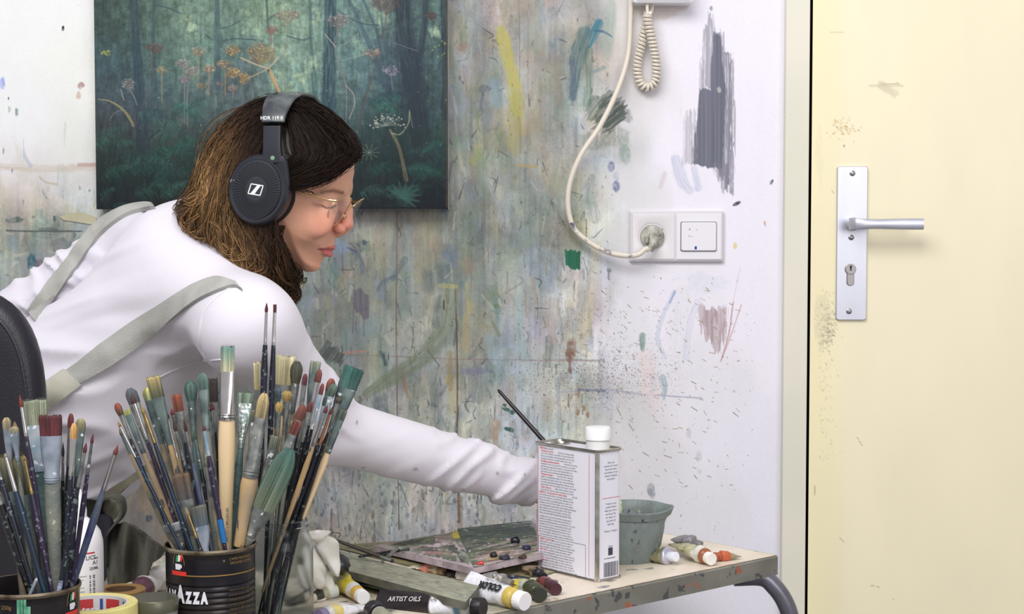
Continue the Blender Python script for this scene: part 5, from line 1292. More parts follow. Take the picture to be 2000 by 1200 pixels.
# ------------------------------------------------------------------ headphones
blk = mat('black headphone plastic', rgb(34,36,44), .32, c2=rgb(44,46,54), sc=30, speck=rgb(140,150,150), spk=.745, ssc=110)
blk2 = mat('worn headband', rgb(50,54,60), .4, c2=rgb(120,128,126), sc=26, amt=.75, speck=rgb(190,196,196), spk=.72, ssc=110)
cushion = mat('black cushion', rgb(22,22,26), .75, bump=.3, bsc=300)
prn = mat('white print', rgb(225,226,228), .5)
hph = empty('headphones', H3(0, 0, .1), 'black over-ear headphones with a worn headband, on the head of the person', 'headphones')
cupn = -.086
def cup(sgn):
    cc = H3(haz(hp(506, 371, cupn))[0], sgn*.086, haz(hp(506, 371, cupn))[2])
    ax = hn*sgn                                # outward
    th = math.radians(-9); fa = hd*math.cos(th)+hu*math.sin(th); ua = -hd*math.sin(th)+hu*math.cos(th)
    R = np.stack((fa*(1 if sgn > 0 else 1), ua, ax), 1)
    sx, sy = .89, 1.0
    c = MB(); c.lathe([(.030, -.020), (.0425, -.018), (.0445, -.010), (.0448, -.002), (.043, .005), (.0395, .009), (.0378, .0092), (.036, .0085)], cc, 56, R=R, sx=sx, sy=sy, cap0=True, cap1=True)
    o = c.build('ear_cup', blk, hph)
    g = MB(); g.lathe([(.0362, .006), (.0362, .0098), (.0350, .0108), (.0145, .0124), (.0140, .0130), (.0001, .0130)], cc, 56, R=R, sx=sx*.95, sy=sy)
    g.build('grille', mat('grille plastic', rgb(40,44,52), .4), o)
    h = MB()
    for q, rr in enumerate(np.linspace(.0172, .0335, 8)):
        nn = int(58)
        for k in range(nn):
            a = 2*PI*(k+.5*(q % 2)*0)/nn; z = .0124-.0016*(rr-.0145)/(.0205)+.00025
            ctr = np.array((rr*math.cos(a)*sx*.95, rr*math.sin(a)*sy, z)); s1 = .00052+.00035*q/7; s2 = .00075
            e1 = np.array((math.cos(a), math.sin(a), 0)); e2 = np.array((-math.sin(a), math.cos(a), 0))
            V = [cc+R@(ctr+e1*s2*x+e2*s1*y) for x, y in ((-1,-1),(1,-1),(1,1),(-1,1))]
            h.add(V, [(0,1,2,3)])
    h.build('grille_holes', mat('hole black', (.004, .004, .005), .9), o, False)
    p = MB(); p.lathe([(.028, -.034), (.036, -.036), (.0425, -.032), (.0455, -.025), (.0435, -.018), (.03, -.017)], cc, 48, R=R, sx=sx, sy=sy); p.build('ear_cushion', cushion, hph)
    if sgn < 0:
        # emblem: slanted frame with a band across it
        e = MB(); z = .0133
        def quad(pts, mi=0):
            V = [cc+R@np.array((x, y, z)) for x, y in pts]+[cc+R@np.array((x, y, z-.0006)) for x, y in pts]; n = len(pts)
            e.add(V, [tuple(range(n)), tuple(range(2*n-1, n-1, -1))]+[(i, n+i, n+(i+1) % n, (i+1) % n) for i in range(n)])
        W, Hh, t, sl = .0092, .0068, .0013, .0012
        W *= .92
        X0 = lambda y: -W+sl*y/Hh*1; X1 = lambda y: W+sl*y/Hh
        quad([(X0(Hh), Hh), (X1(Hh), Hh), (X1(Hh-t), Hh-t), (X0(Hh-t), Hh-t)]); quad([(X0(-Hh+t), -Hh+t), (X1(-Hh+t), -Hh+t), (X1(-Hh), -Hh), (X0(-Hh), -Hh)])
        quad([(X0(Hh), Hh), (X0(Hh)+t, Hh), (X0(-Hh)+t, -Hh), (X0(-Hh), -Hh)]); quad([(X1(Hh)-t, Hh), (X1(Hh), Hh), (X1(-Hh), -Hh), (X1(-Hh)-t, -Hh)])
        quad([(-.0058, -Hh+t), (-.0005, -Hh+t), (.0022, -.0005), (.0058, Hh-t), (.0012, Hh-t), (-.0018, .0008)])
        e.build('emblem', prn, o, False)
    return cc
cN = cup(-1); cF = cup(1)
# yokes and headband: an arch across the head
ba = haz(hp(531, 250, -.088))[0]; zt = haz(hp(570, 186, 0))[2]; zb = haz(hp(530, 300, -.088))[2]
def band_pt(phi): # -90..90
    s_, c_ = math.sin(phi), math.cos(phi)
    n = .0885*math.copysign(abs(s_)**.8, s_); z = zb+(zt-zb)*abs(c_)**.62
    return n, z
def band(name, phis, wdt, th, m, parent, lean=0.0):
    V = []; k = 12; N_ = len(phis)
    for i, ph in enumerate(phis):
        n, z = band_pt(ph); n2, z2 = band_pt(ph+.01); tn = np.array((n2-n, z2-z)); tn /= np.linalg.norm(tn)+1e-9
        on = np.array((-tn[1], tn[0]))
        if on @ np.array((n, z-zb+.02)) < 0: on = -on
        w_ = wdt(ph)/2; t_ = th/2
        for j in range(k):
            a = 2*PI*j/k; ca, sa = math.cos(a), math.sin(a)
            ww = w_*math.copysign(abs(ca)**.5, ca); tt = t_*math.copysign(abs(sa)**.6, sa)
            V.append(H3(ba+ww+lean*(z-zb), n+on[0]*tt, z+on[1]*tt))
    F = [(i*k+j, i*k+(j+1) % k, (i+1)*k+(j+1) % k, (i+1)*k+j) for i in range(N_-1) for j in range(k)]+[tuple(range(k-1, -1, -1)), tuple((N_-1)*k+j for j in range(k))]
    mb = MB(); mb.add(V, F); return mb.build(name, m, parent)
hb = band('headband', np.linspace(-1.25, 1.25, 60), lambda p: .026+.017*max(0, math.cos(p*1.1)), .007, blk2, hph, .02)
band('headband_pad', np.linspace(-.8, .8, 40), lambda p: .030, .010, cushion, hph, .02).location = tuple(np.array((0, 0, -.006)))
for sgn, cc in ((-1, cN), (1, cF)):
    # yoke from the band's end down into the cup's front edge
    a_, n_, z_ = haz(cc)
    pts = [H3(ba+.001, sgn*.0885, zb+.034), H3(ba+.001, sgn*.0900, zb+.010), H3(ba+.002, sgn*.0905, zb-.012), H3(a_+.022, sgn*.0890, z_+.030), H3(a_+.026, sgn*.087, z_+.005), H3(a_+.028, sgn*.0865, z_-.018)]
    wds = [.023, .023, .027, .034, .030, .012]
    P_ = catmull(pts, 28); W_ = np.interp(np.linspace(0, 5, 28), range(6), wds); V = []; k = 12
    for i, p in enumerate(P_):
        d = P_[min(i+1, 27)]-P_[max(i-1, 0)]; d /= np.linalg.norm(d); w_ = np.cross(d, hn); w_ /= np.linalg.norm(w_)
        for j in range(k):
            a = 2*PI*j/k; ca, sa = math.cos(a), math.sin(a)
            V.append(p+w_*W_[i]/2*math.copysign(abs(ca)**.5, ca)+hn*.0045*math.copysign(abs(sa)**.6, sa))
    F = [(i*k+j, i*k+(j+1) % k, (i+1)*k+(j+1) % k, (i+1)*k+j) for i in range(27) for j in range(k)]+[tuple(range(k-1, -1, -1)), tuple(27*k+j for j in range(k))]
    yk = MB().add(V, F).build('yoke', blk, hph)
    if sgn < 0:
        TV, TF = text_geo('HDR 119 II', .0062, bold=.0001, align='CENTER')
        o0 = H3(ba+.0015, -.0905, zb+.0415)
        TV = np.array([o0+hd*(v[0]*1.0)+hu*v[1]-hn*.0028 for v in TV]); MB().add(TV, TF).build('lettering', prn, hb, False)
        g = MB(); g.lathe([(.0030, 0), (.0022, .0006)], H3(ba+.003, -.0955, zb-.006), 7, R=np.stack((hd, hu, -hn), 1)); g.build('green_paint_spot', mat('sage paint', rgb(110,150,120), .5), yk)
# ------------------------------------------------------------------ glasses
gold = mat('gold wire', rgb(214,186,128), .22, .95)
gls = empty('eyeglasses', H3(ea+.02, 0, ez), 'round glasses with thin gold wire frame on the nose of the person', 'glasses')
lens_m, nt, b = new_mat('spectacle lens'); b.inputs['Roughness'].default_value = .03; b.inputs['Base Color'].default_value = (.5, .48, .62, 1); b.inputs['Alpha'].default_value = .09
GR = rotin(math.radians(33))                  # lens plane leans with the face
gf, gu = GR[:, 0], GR[:, 2]
lc = hp(656, 413, -.0325); la, ln_, lz_ = haz(lc); la += .0085
def rimpts(s_, k=48):
    c = H3(la, s_*abs(ln_), lz_); out = []
    for i in range(k+1):
        a = 2*PI*i/k; x, y = math.cos(a)*.0228, math.sin(a)*.0200-(.0012 if math.sin(a) < 0 else 0)
        out.append(c+hn*s_*x*1.0+gu*y-gf*(.0022*(x/.0235)**2)-hd*s_*0-gf*max(0, x)*.34)
    return out, c
for s_ in (-1, 1):
    rp, c = rimpts(s_)
    MB().tube(rp, .00065, 8, caps=False).build('rim', gold, gls)
    k = len(rp)-1; V = rp[:k]+[c+gf*.0012]; V2 = [v-gf*.0012 for v in V]
    F = [(i, (i+1) % k, k) for i in range(k)]+[(k+1+(i+1) % k, k+1+i, 2*k+1) for i in range(k)]+[(i, k+1+i, k+1+(i+1) % k, (i+1) % k) for i in range(k)]
    MB().add(V+V2, F).build('lens', lens_m, gls)
    hg = rp[4]
    endp = H3(haz(hp(575, 371, -.075))[0], s_*.0765, haz(hp(575, 371, -.075))[2])
    tm = MB(); tm.tube([hg, hg-hd*.004+hn*s_*.003, hg-hd*.008+hn*s_*.0035+hu*.0005, (hg-hd*.008)*.5+endp*.5+hn*s_*.0045, endp, endp-hd*.05+hu*.018], .0009, 8); tm.tube([hg-hd*.009+hn*s_*.0036+hu*.001, hg-hd*.0005+hn*s_*.0012], .0016, 10)
    tm.build('temple_arm', gold, gls)
    pdp = H3(la-.004, s_*.009, lz_-.006)
    MB().tube([rp[24]+gu*.000, pdp+hd*.003, pdp], .0005, 6).lathe([(.0001, -.001), (.0018, -.0005), (.0022, .0002), (.0001, .001)], pdp, 16, R=frame(hn*s_+gf*.4)).build('nose_pad', mat('clear nose pad', rgb(206,164,140), .3), gls)
r1, _ = rimpts(-1); r2, _ = rimpts(1)
MB().tube(catmull([r1[22], (r1[22]+r2[22])/2+gu*.0035+gf*.001, r2[22]], 12), .0008, 8).build('bridge', gold, gls)
# ------------------------------------------------------------------ the painting trolley
TZ = CAMZ-.465
TC = np.array((.380, 2.29, TZ)); e2 = np.array((-.75, -.6614, 0)); e2 /= np.linalg.norm(e2); e1 = np.array((e2[1], -e2[0], 0.)); 
if e1[1] < 0: e1 = -e1
def T(s_, t_, z=0): return TC+e2*s_+e1*t_+np.array((0, 0, z))
TR = np.stack((e2, e1, np.array((0, 0, 1.))*(1 if np.cross(e2, e1)[2] > 0 else 1)), 1)
TLn, TWd = 1.17, .385
trolley = empty('work_table', T(TLn/2, TWd/2, -TZ), 'paint-stained trolley table with pale top, grey metal edge and curved tube legs', 'table')
mb = MB()
def slab(s0, s1, t0, t1, z0, z1, r=.012):
    pts = []
    for cs, ct, a0 in ((s1-r, t1-r, 0), (s0+r, t1-r, PI/2), (s0+r, t0+r, PI), (s1-r, t0+r, 1.5*PI)):
        for k in range(6): a = a0+PI/2*k/5; pts.append((cs+r*math.cos(a), ct+r*math.sin(a)))
    n = len(pts); b = .0015
    V = [T(*p, z0) for p in pts]+[T(*p, z1-b) for p in pts]+[T(p[0]+(b if p[0] < (s0+s1)/2 else -b), p[1]+(b if p[1] < (t0+t1)/2 else -b), z1) for p in pts]
    F = [(i, (i+1) % n, n+(i+1) % n, n+i) for i in range(n)]+[(n+i, n+(i+1) % n, 2*n+(i+1) % n, 2*n+i) for i in range(n)]+[tuple(range(2*n, 3*n)), tuple(range(n-1, -1, -1))]
    return V, F
# painted top with stains
ns, nt_ = 620, 210
S_, T_ = np.meshgrid(np.linspace(.004, TLn-.004, ns), np.linspace(.004, TWd-.004, nt_))
Pw = TC[None, None]+S_[..., None]*e2+T_[..., None]*e1
cvt = Canvas((S_*1000).astype(np.float32), (T_*1000).astype(np.float32), (226, 214, 196)); R = cvt.r
X, Y = cvt.X, cvt.Y
n1 = fbm(X/90, Y/60, 3, 4)[..., None]; cvt.c = cvt.c*(1-.4*ss(.45, .7, n1))+np.array((238, 226, 212), np.float32)/255*.4*ss(.45, .7, n1)
n1 = fbm(X/30, Y/30, 8, 4)[..., None]; cvt.c = cvt.c*(1-.45*ss(.5, .75, n1))+np.array((206, 196, 172), np.float32)/255*.45*ss(.5, .75, n1)
gg = ss(380, 620, X)[..., None]*ss(.35, .6, fbm(X/50, Y/40, 17, 3))[..., None]*.85; cvt.c = cvt.c*(1-gg)+np.array((118, 118, 100), np.float32)/255*gg
cvt.stroke([(5, 3), (1160, 3)], 9, (170, 150, 132), .6, rag=.8); cvt.stroke([(3, 3), (3, 380)], 7, (170, 160, 140), .6, rag=.8)
cvt.speck(160, 0, 0, 1170, 385, [(120,124,130),(150,140,110),(90,100,96),(180,120,110)], (1, 3.5), .6, 1.5)
for (x, y) in ((230, 70), (205, 60), (300, 40), (330, 20), (420, 30)): cvt.dab(x, y, 9, 5, (96, 102, 116), .7, rag=.8)
for _ in range(60): cvt.stroke([(R.uniform(0, 600), R.uniform(0, 385)), (R.uniform(0, 600), R.uniform(0, 385))], R.uniform(.6, 1.2), (190, 178, 158), .3, rag=0)
for _ in range(220): cvt.dab(R.uniform(430, 1170), R.uniform(0, 385), R.uniform(4, 18), R.uniform(3, 12), [(90,96,84),(150,150,130),(70,76,78),(180,176,160),(120,100,86),(100,118,100)][R.randint(6)], .6, R.uniform(0, 3), rag=.8)
i = np.arange(ns*nt_).reshape(nt_, ns); F = np.stack((i[:-1, :-1], i[:-1, 1:], i[1:, 1:], i[1:, :-1]), -1).reshape(-1, 4)
nrm = np.cross(Pw[0, 1]-Pw[0, 0], Pw[1, 0]-Pw[0, 0])[2]
if nrm < 0: F = F[:, ::-1].copy()
V = Pw.reshape(-1, 3)
mesh_from('tabletop', V, F, attr_mat('worn tabletop', rough=.4, grain=.04, gsc=120), False, trolley, s2l(np.clip(cvt.c.reshape(-1, 3), 0, 1)))
del cvt
rim = MB(); V, F = slab(0, TLn, 0, TWd, -.027, -.0006); rim.add(V, F)
edge_m = mat('grey enamel edge', rgb(132,130,122), .45, c2=rgb(108,108,98), sc=12, bump=.1, speck=rgb(76,78,78), spk=.63, ssc=60, speck2=rgb(160,96,70))
rim.build('edge_band', edge_m, trolley)
tub = mat('grey tube steel', rgb(118,118,128), .3, .55, c2=rgb(98,98,108), sc=20, speck=rgb(180,176,168), spk=.74, ssc=90)
for s0, t0, ds, dt in ((.030, .016, -1, 0), (.055, TWd-.03, -1, 0), (.93, .03, 1, 0), (.93, TWd-.03, 1, 0)):
    if ds < 0:
        dirv = np.array((1., .0, 0))*.9; dirv = np.array((.96, -.1, 0)) if t0 < .1 else np.array((.9, .25, 0))
        if t0 > .1: dirv = np.array((.5, -.5, 0))
        a = T(s0, t0, -.030)
        if t0 < .1: pts = [a+np.array((-.035, -.0, .0)), a+dirv*.004, a+dirv*.022+np.array((0,0,-.012)), a+dirv*.038+np.array((0,0,-.034)), a+dirv*.047+np.array((0,0,-.062)), a+dirv*.050+np.array((0,0,-.11)), a+dirv*.050+np.array((0,0,-.66))]
        else: pts = [a, a+np.array((.006,-.01,-.05)), a+np.array((.01,-.02,-.12)), a+np.array((.01,-.02,-.66))]
        pts[-1][2] = .03
    else:
        a = T(s0, t0, -.028); pts = [a, a+np.array((0, 0, -.1)), np.array((a[0], a[1], .03))]
    MB().tube(catmull(pts, 40), .0125, 18).build('leg', tub, trolley)
    bpy.data.objects[-1] if False else None
    e_ = pts[-1]; MB().lathe([(.014, -.03), (.016, -.025), (.016, .004), (.013, .006)], e_, 16).build('rubber_foot', mat('black rubber', (.02,.02,.02), .7), trolley)
MB().box(T(TLn/2, .03, -.45), (.9, .018, .018), TR).build('rail', tub, trolley); 
# ------------------------------------------------------------------ solvent tin
cdir = np.array((-.66, .751, 0)); cdir /= np.linalg.norm(cdir); sdir = np.array((cdir[1], -cdir[0], 0)); 
c0 = onz(1166, 1139, TZ); CL, CS, CH = .122, .047, .172
def Q(u, v, z): return c0+cdir*u+sdir*v+np.array((0, 0, z))
can = empty('solvent_tin', Q(CL/2, CS/2, 0), 'tall white rectangular metal tin of solvent with red and black print', 'tin')
def canring(ins, z, r=.008, n=6):
    out = []
    for cu_, cv_, a0 in ((CL-ins-r, CS-ins-r, 0), (ins+r, CS-ins-r, PI/2), (ins+r, ins+r, PI), (CL-ins-r, ins+r, 1.5*PI)):
        for k in range(n): a = a0+PI/2*k/(n-1); out.append(Q(cu_+r*math.cos(a), cv_+r*math.sin(a), z))
    return out
def loft(rings, cap=True):
    n = len(rings[0]); V = [p for r_ in rings for p in r_]
    F = [(i*n+j, i*n+(j+1) % n, (i+1)*n+(j+1) % n, (i+1)*n+j) for i in range(len(rings)-1) for j in range(n)]
    if cap: F += [tuple(range(n-1, -1, -1)), tuple((len(rings)-1)*n+j for j in range(n))]
    return V, F
tinm = mat('tin plate', rgb(196,192,184), .25, .95, c2=rgb(140,134,122), sc=60, amt=.7)
labm = mat('label white', rgb(226,226,236), .35)
V, F = loft([canring(.0008, .002), canring(.0008, CH-.002)]); MB().add(V, F).build('body', labm, can)
V, F = loft([canring(-.0008, 0), canring(-.001, .002), canring(-.0004, .0035)]); MB().add(V, F).build('base_rim', tinm, can)
V, F = loft([canring(.0005, CH-.003), canring(-.0012, CH-.002), canring(-.0014, CH+.0005), canring(-.0004, CH+.0012), canring(.0012, CH+.0006), canring(.002, CH-.0022)]); 
MB().add(V, F).build('top_rim', tinm, can)
mb = MB(); q = Q(CL*.78, CS*.5, CH-.002); mb.lathe([(.013, 0), (.0135, .002), (.0115, .0024), (.011, .001), (.0001, .0008)], q, 28); mb.build('pressed_ring', tinm, can)
MB().box(Q(.0012, .0012, CH/2), (.006, .006, CH-.006), np.stack((cdir+sdir, cdir-sdir, (0,0,1.4)), 1)/1.4142, bev=.001).build('seam', tinm, can)
cap = MB(); cq = Q(CL*.21, CS*.55, CH-.002)
cap.lathe([(.0155, 0), (.0158, .006), (.0150, .0125)], cq, 36); cap.build('spout', mat('clear spout', rgb(214,214,212), .3, alpha=1), can)
cp_ = MB(); prof = [(.0160, .0125), (.0168, .0135), (.0168, .0275), (.0160, .0295), (.0001, .0297)]
V = []; n = 96
for r_, z in prof:
    for j in range(n):
        rr = r_+(.0003 if j % 2 and .013 < z < .0276 else 0); a = 2*PI*j/n; V.append(cq+np.array((rr*math.cos(a), rr*math.sin(a), z)))
V, F = np.array(V), [(i*n+j, i*n+(j+1) % n, (i+1)*n+(j+1) % n, (i+1)*n+j) for i in range(4) for j in range(n)]
cp_.add(V, F); cp_.build('cap', mat('white cap', rgb(240,240,242), .35), can)
ink = mat('black print', rgb(60,60,76), .5); red = mat('red print', rgb(214,70,70), .5)
# broad face: u runs away to the left; text x axis = -cdir
def on_face(V, u0, z0, face='broad', off=.0004):
    out = []
    for x, y, _ in V:
        if face == 'broad': out.append(Q(u0-x, .0008-off, z0+y))
        else: out.append(Q(.0008-off, u0+x, z0+y))
    return out
rtx = random.Random(4)
words = 'solvent for thinning oil colors mixing painting mediums and cleaning studio brushes with care use a little at a time allow to settle then pour off the clear liquid it is made for artists who want a mild odor and low toxicity in their studio keep lid closed when not in use and wipe the rim'.split()
def para(n, w):
    L_ = []; 
    for _ in range(n):
        s_ = ''
        while len(s_) < w: s_ += rtx.choice(words)+' '
        L_.append(s_.strip()[:w+2])
    return L_
blocks = [(.1640, [('r', 'GAMSOL', 'Recommended uses')]), (.1600, [('r', 'Thinning oil colors.', '')]), None]
mbk, mrd = MB(), MB(); z = .1648
def line(txt, u, z, m, size=.0034, face='broad', bold=0):
    V, F = text_geo(txt, size, bold=bold, res=1); m.add(on_face(V, u, z, face), F)
def emit_par(head, n, ind=.0, size=.0032, w=50, uu=CL-.010):
    global z
    if head: line(head, uu-ind, z, mrd, size, bold=.00006); line(para(1, max(6, w-len(head)-4))[0], uu-ind-len(head)*size*.53, z, mbk, size)
    else: line(para(1, w)[0], uu-ind, z, mbk, size)
    z -= .0035
    for L_ in para(n, w): line(L_, uu-ind, z, mbk, size); z -= .0035
emit_par('GAMSOL', 0, w=22); emit_par('Thinning oil colors.', 3, .003); emit_par('Modifying painting mediums.', 4, .003); emit_par('Thinning for glazes', 4, .003); emit_par('Studio clean-up.', 1, .003)
emit_par('GAMSOL  The Standard for Studio Safety', 0, 0); emit_par('', 7); z -= .001; emit_par('', 7); z -= .003; zb0 = z+.004
emit_par('SAFETY CAUTION', 3, .001); emit_par('FIRST AID', 3, .001); emit_par('REPLACE', 3, .001); zb1 = z+.002; z -= .001; emit_par('', 1, .002)
mbk.build('small_print', ink, can, False); mrd.build('red_headings', red, can, False)
rb = MB(); rb2 = MB(); rb3 = MB()
def bar(u0, u1, z0, z1, m, face='broad', off=.00035):
    xs_ = [(u0, z0), (u1, z0), (u1, z1), (u0, z1)]
    V = [Q(a, .0008-off, b) if face == 'broad' else Q(.0008-off, a, b) for a, b in xs_]; m.add(V, [(0, 1, 2, 3)])
bar(.0155, .0161, .006, CH-.006, rb); bar(CL-.0075, CL-.0069, .006, CH-.006, rb2)
bar(.010, CS-.003, .1085, .1091, rb3, 'side')
fr2 = MB(); bar(.022, CL-.008, zb0, zb0+.0004, fr2); bar(.022, CL-.008, zb1, zb1+.0004, fr2); bar(.0220, .0224, zb1, zb0, fr2); bar(CL-.0084, CL-.008, zb1, zb0, fr2)
rb.build('red_rule', red, can, False); rb2.build('red_rule', red, can, False); rb3.build('red_rule', red, can, False); fr2.build('print_box', ink, can, False)
sm = MB(); sr = MB(); zz = .154
for i, L_ in enumerate(('Visit our', 'website for more', 'about the uses', 'and safety of our', 'studio mediums', 'and paints')): 
    V, F = text_geo(L_, .0036, align='CENTER', res=1); sm.add(on_face(V, CS*.54, zz, 'side'), F); zz -= .0043
V, F = text_geo('www.studio.com', .0036, align='CENTER', res=1); 
zz = .100
for i, L_ in enumerate(('"I want to use', 'a mild solvent', 'with my colors', 'and keep the', 'air clear so I', 'can paint all', 'day long.', '', 'Painter, Oregon')): 
    if L_: V, F = text_geo(L_, .0036, align='CENTER', res=1); sm.add(on_face(V, CS*.54, zz, 'side'), F)
    zz -= .0045
sm.build('side_print', ink, can, False)
bc = MB(); u = .013; 
while u < CS-.008:
    w_ = rtx.choice((.0004, .0004, .0008, .0011)); bar(u, u+w_, .005, .024, bc, 'side'); u += w_+rtx.choice((.0004, .0005, .0009))
bar(.021, .029, .033, .043, bc, 'side'); bar(.021, .029, .0445, .0452, bc, 'side'); bar(.014, .0155, .0285, .030, bc, 'side'); bar(.017, .034, .0288, .0296, bc, 'side')
bc.build('barcode', ink, can, False)
# ------------------------------------------------------------------ mixing bowl
bcn = np.array((.160, 2.262, TZ)); bowl = None
prof = [(.030, 0), (.0385, 0), (.0400, .003), (.0475, .022), (.0520, .045), (.0528, .058), (.0525, .0605), (.0555, .0625), (.0575, .068), (.0595, .0725), (.0580, .0740), (.0550, .0715), (.0515, .062), (.045, .035), (.033, .008), (.0001, .006)]
V = []; n = 72
for r_, z in prof:
    for j in range(n):
        a = 2*PI*j/n; sp_o = math.exp(-((a-6.1)/.32)**2)+math.exp(-((a+.18)/.32)**2)
        rr = r_+(.006*sp_o if .06 < z and r_ > .05 else 0); V.append(bcn+np.array((rr*math.cos(a), rr*math.sin(a), z+(.0035*sp_o if z > .06 and r_ > .05 else 0)+.0010*math.sin(2*a))*1)*np.array((1,1,1)))
V = np.array(V); V[:, 2] = np.maximum(V[:, 2], TZ+.0); F = [(i*n+j, i*n+(j+1) % n, (i+1)*n+(j+1) % n, (i+1)*n+j) for i in range(len(prof)-1) for j in range(n)]+[tuple(range(n-1, -1, -1))]
# dense skin for paint
a_ = np.arctan2(V[:, 1]-bcn[1], V[:, 0]-bcn[0])
bm_ = mat('paint-coated bowl', rgb(132,146,142), .5, c2=rgb(110,118,118), sc=30, bump=.5, bsc=160, speck=rgb(44,52,70), spk=.64, ssc=48, speck2=rgb(176,190,150), stretch=(1,1,.6))
bowl = empty('mixing_bowl', bcn, 'grey-green plastic mixing bowl crusted with paint, behind the white tin', 'bowl')
MB().add(V, F).build('shell', bm_, bowl)
# ------------------------------------------------------------------ brush in the hand
def lathe_obj(prof, name, m, parent, R, loc, n=14, sx=1, sy=1):
    mb = MB(); mb.lathe(prof, loc, n, R=R, sx=sx, sy=sy); return mb.build(name, m, parent)
hb_ = empty('held_paintbrush', HB, 'long thin black-handled paintbrush in the hand of the person, behind the white tin', 'paintbrush')
Ld = np.linalg.norm(HA-HB); Rr = frame(HA-HB)
lathe_obj([(.0025, .055), (.0032, .08), (.0036, .12), (.0030, .20), (.0024, Ld-.012), (.0026, Ld-.004), (.0016, Ld)], 'handle', mat('black lacquer', rgb(34,30,34), .3, speck=rgb(150,150,150), spk=.75, ssc=200), hb_, Rr, HB)
lathe_obj([(.0030, .022), (.0030, .04), (.0027, .056)], 'ferrule', mat('bright ferrule', rgb(210,208,204), .2, 1), hb_, Rr, HB)
lathe_obj([(.0006, 0), (.0034, .008), (.0030, .023)], 'bristles', mat('hog bristle', rgb(90,80,60), .9), hb_, Rr, HB)
# ------------------------------------------------------------------ tins, jar and all the brushes
RZ = TZ+.111
def tin(name, cx, cy, label, seed):
    t = empty(name, (cx, cy, TZ), label, 'tin')
    prof = [(.040, .0005), (.0485, .0005), (.0500, .002), (.0498, .006)]
    z = .006
    for zz in np.arange(.010, .074, .0064): prof += [(.0492, zz), (.0492, zz+.0022), (.0484, zz+.0034), (.0484, zz+.0046), (.0492, zz+.0056)]
    prof += [(.0492, .100), (.0494, .106), (.0502, .1075), (.0506, .1095), (.0502, .1112), (.0492, .1110), (.0484, .108), (.0484, .004), (.0001, .004)]
    MB().lathe(prof, (cx, cy, TZ), 72).build('tin_body', mat('black printed tin', rgb(26,26,34), .28, .3, c2=rgb(50,44,40), sc=24, amt=.8, speck=rgb(120,110,90), spk=.73, ssc=60, rnd=3), t)
    MB().lathe([(.0504, .1070), (.0512, .1095), (.0504, .1118), (.0494, .1112)], (cx, cy, TZ), 72, cap0=False, cap1=False).build('rim', mat('tin rim', rgb(150,140,120), .35, .7, c2=rgb(84,70,56), sc=40), t)
    return t
def bend(V, cx, cy, a0, z0, r=.0497):
    """wrap flat lettering round a tin: x runs along the arc"""
    out = []
    for x, y, _ in V:
        a = a0+x/r; out.append((cx+r*math.cos(a), cy+r*math.sin(a), TZ+z0+y))
    return np.array(out)
LX, LY = -.336, 1.81; KX, KY = P(55, 1150, 1.60)[0], 1.60
tinL = tin('coffee_tin', LX, LY, 'black coffee tin with white lettering, tightly packed with paintbrushes', 0)
tinK = tin('coffee_tin', KX, KY, 'black coffee tin with green paint drips at the lower left corner of the photo', 1)
gold_p = mat('gold print', rgb(150,120,66), .45, .3); redp = mat('red badge', rgb(206,52,44), .5); wp = mat('white tin print', rgb(222,220,228), .5); grn = mat('flag green', rgb(40,140,84), .5)
def arc(cx, cy, a0, a1, z0, z1, m, r=.0499, n=24):
    V = []; 
    for k in range(n+1):
        a = a0+(a1-a0)*k/n; V += [(cx+r*math.cos(a), cy+r*math.sin(a), TZ+z0), (cx+r*math.cos(a), cy+r*math.sin(a), TZ+z1)]
    m.add(V, [(2*k, 2*k+2, 2*k+3, 2*k+1) for k in range(n)])
def badge(t, cx, cy, a):
    o = MB(); r = .0499
    def poly(pts, m):
        V = bend([(x*1.2, .0835+(y-.0735)*1.2, 0) for x, y in pts], cx, cy, a, 0, .0500); m.add(V, [tuple(range(len(pts)))])
    ring = MB(); k = 28
    for q in range(k):
        b0, b1 = PI*q/k*1.0, PI*(q+1)/k*1.0
        poly([(.0072*math.cos(b0), .083+.013*math.sin(b0)), (.0066*math.cos(b0), .083+.0124*math.sin(b0)), (.0066*math.cos(b1), .083+.0124*math.sin(b1)), (.0072*math.cos(b1), .083+.013*math.sin(b1))], ring)
    ring.build('badge_arch', gold_p, t, False)
    b = MB(); 
    for q in range(6): x = -.009+q*.003; poly([(x, .0735), (x+.003, .0735), (x+.003, .0775), (x, .0775)], b)
    b.build('badge_ribbon', redp, t, False)
    c = MB(); poly([(-.0036, .0788), (.0022, .0788), (.0030, .0840), (-.0040, .0840)], c); poly([(.0026, .0800), (.0042, .0810), (.0040, .0832), (.0028, .0834)], c); c.build('cup_emblem', wp, t, False)
    for dx_, m_ in ((-.0034, grn), (-.0008, wp), (.0018, redp)):
        f = MB(); poly([(dx_, .0868+dx_*.2), (dx_+.0024, .0862+dx_*.2), (dx_+.0036, .0920+dx_*.3), (dx_+.0008, .0930+dx_*.3)], f); f.build('flag_stripe', m_, t, False)
aL = lambda px_, cx, cy: -PI/2+math.asin(np.clip(((px_-1000)/FPX*(cy-.03)-cx)/.0497, -1, 1))
badge(tinL, LX, LY, aL(347, LX, LY)); badge(tinK, KX, KY, aL(124, KX, KY))
def wraptext(t, cx, cy, txt, px_, z0, size, m, name, bold=0, sx=1.0):
    V, F = text_geo(txt, size, bold=bold, res=3); V = V*np.array((sx, 1, 1))
    V2 = bend(V, cx, cy, aL(px_, cx, cy), z0, .0499); MB().add(V2, F).build(name, m, t, False)
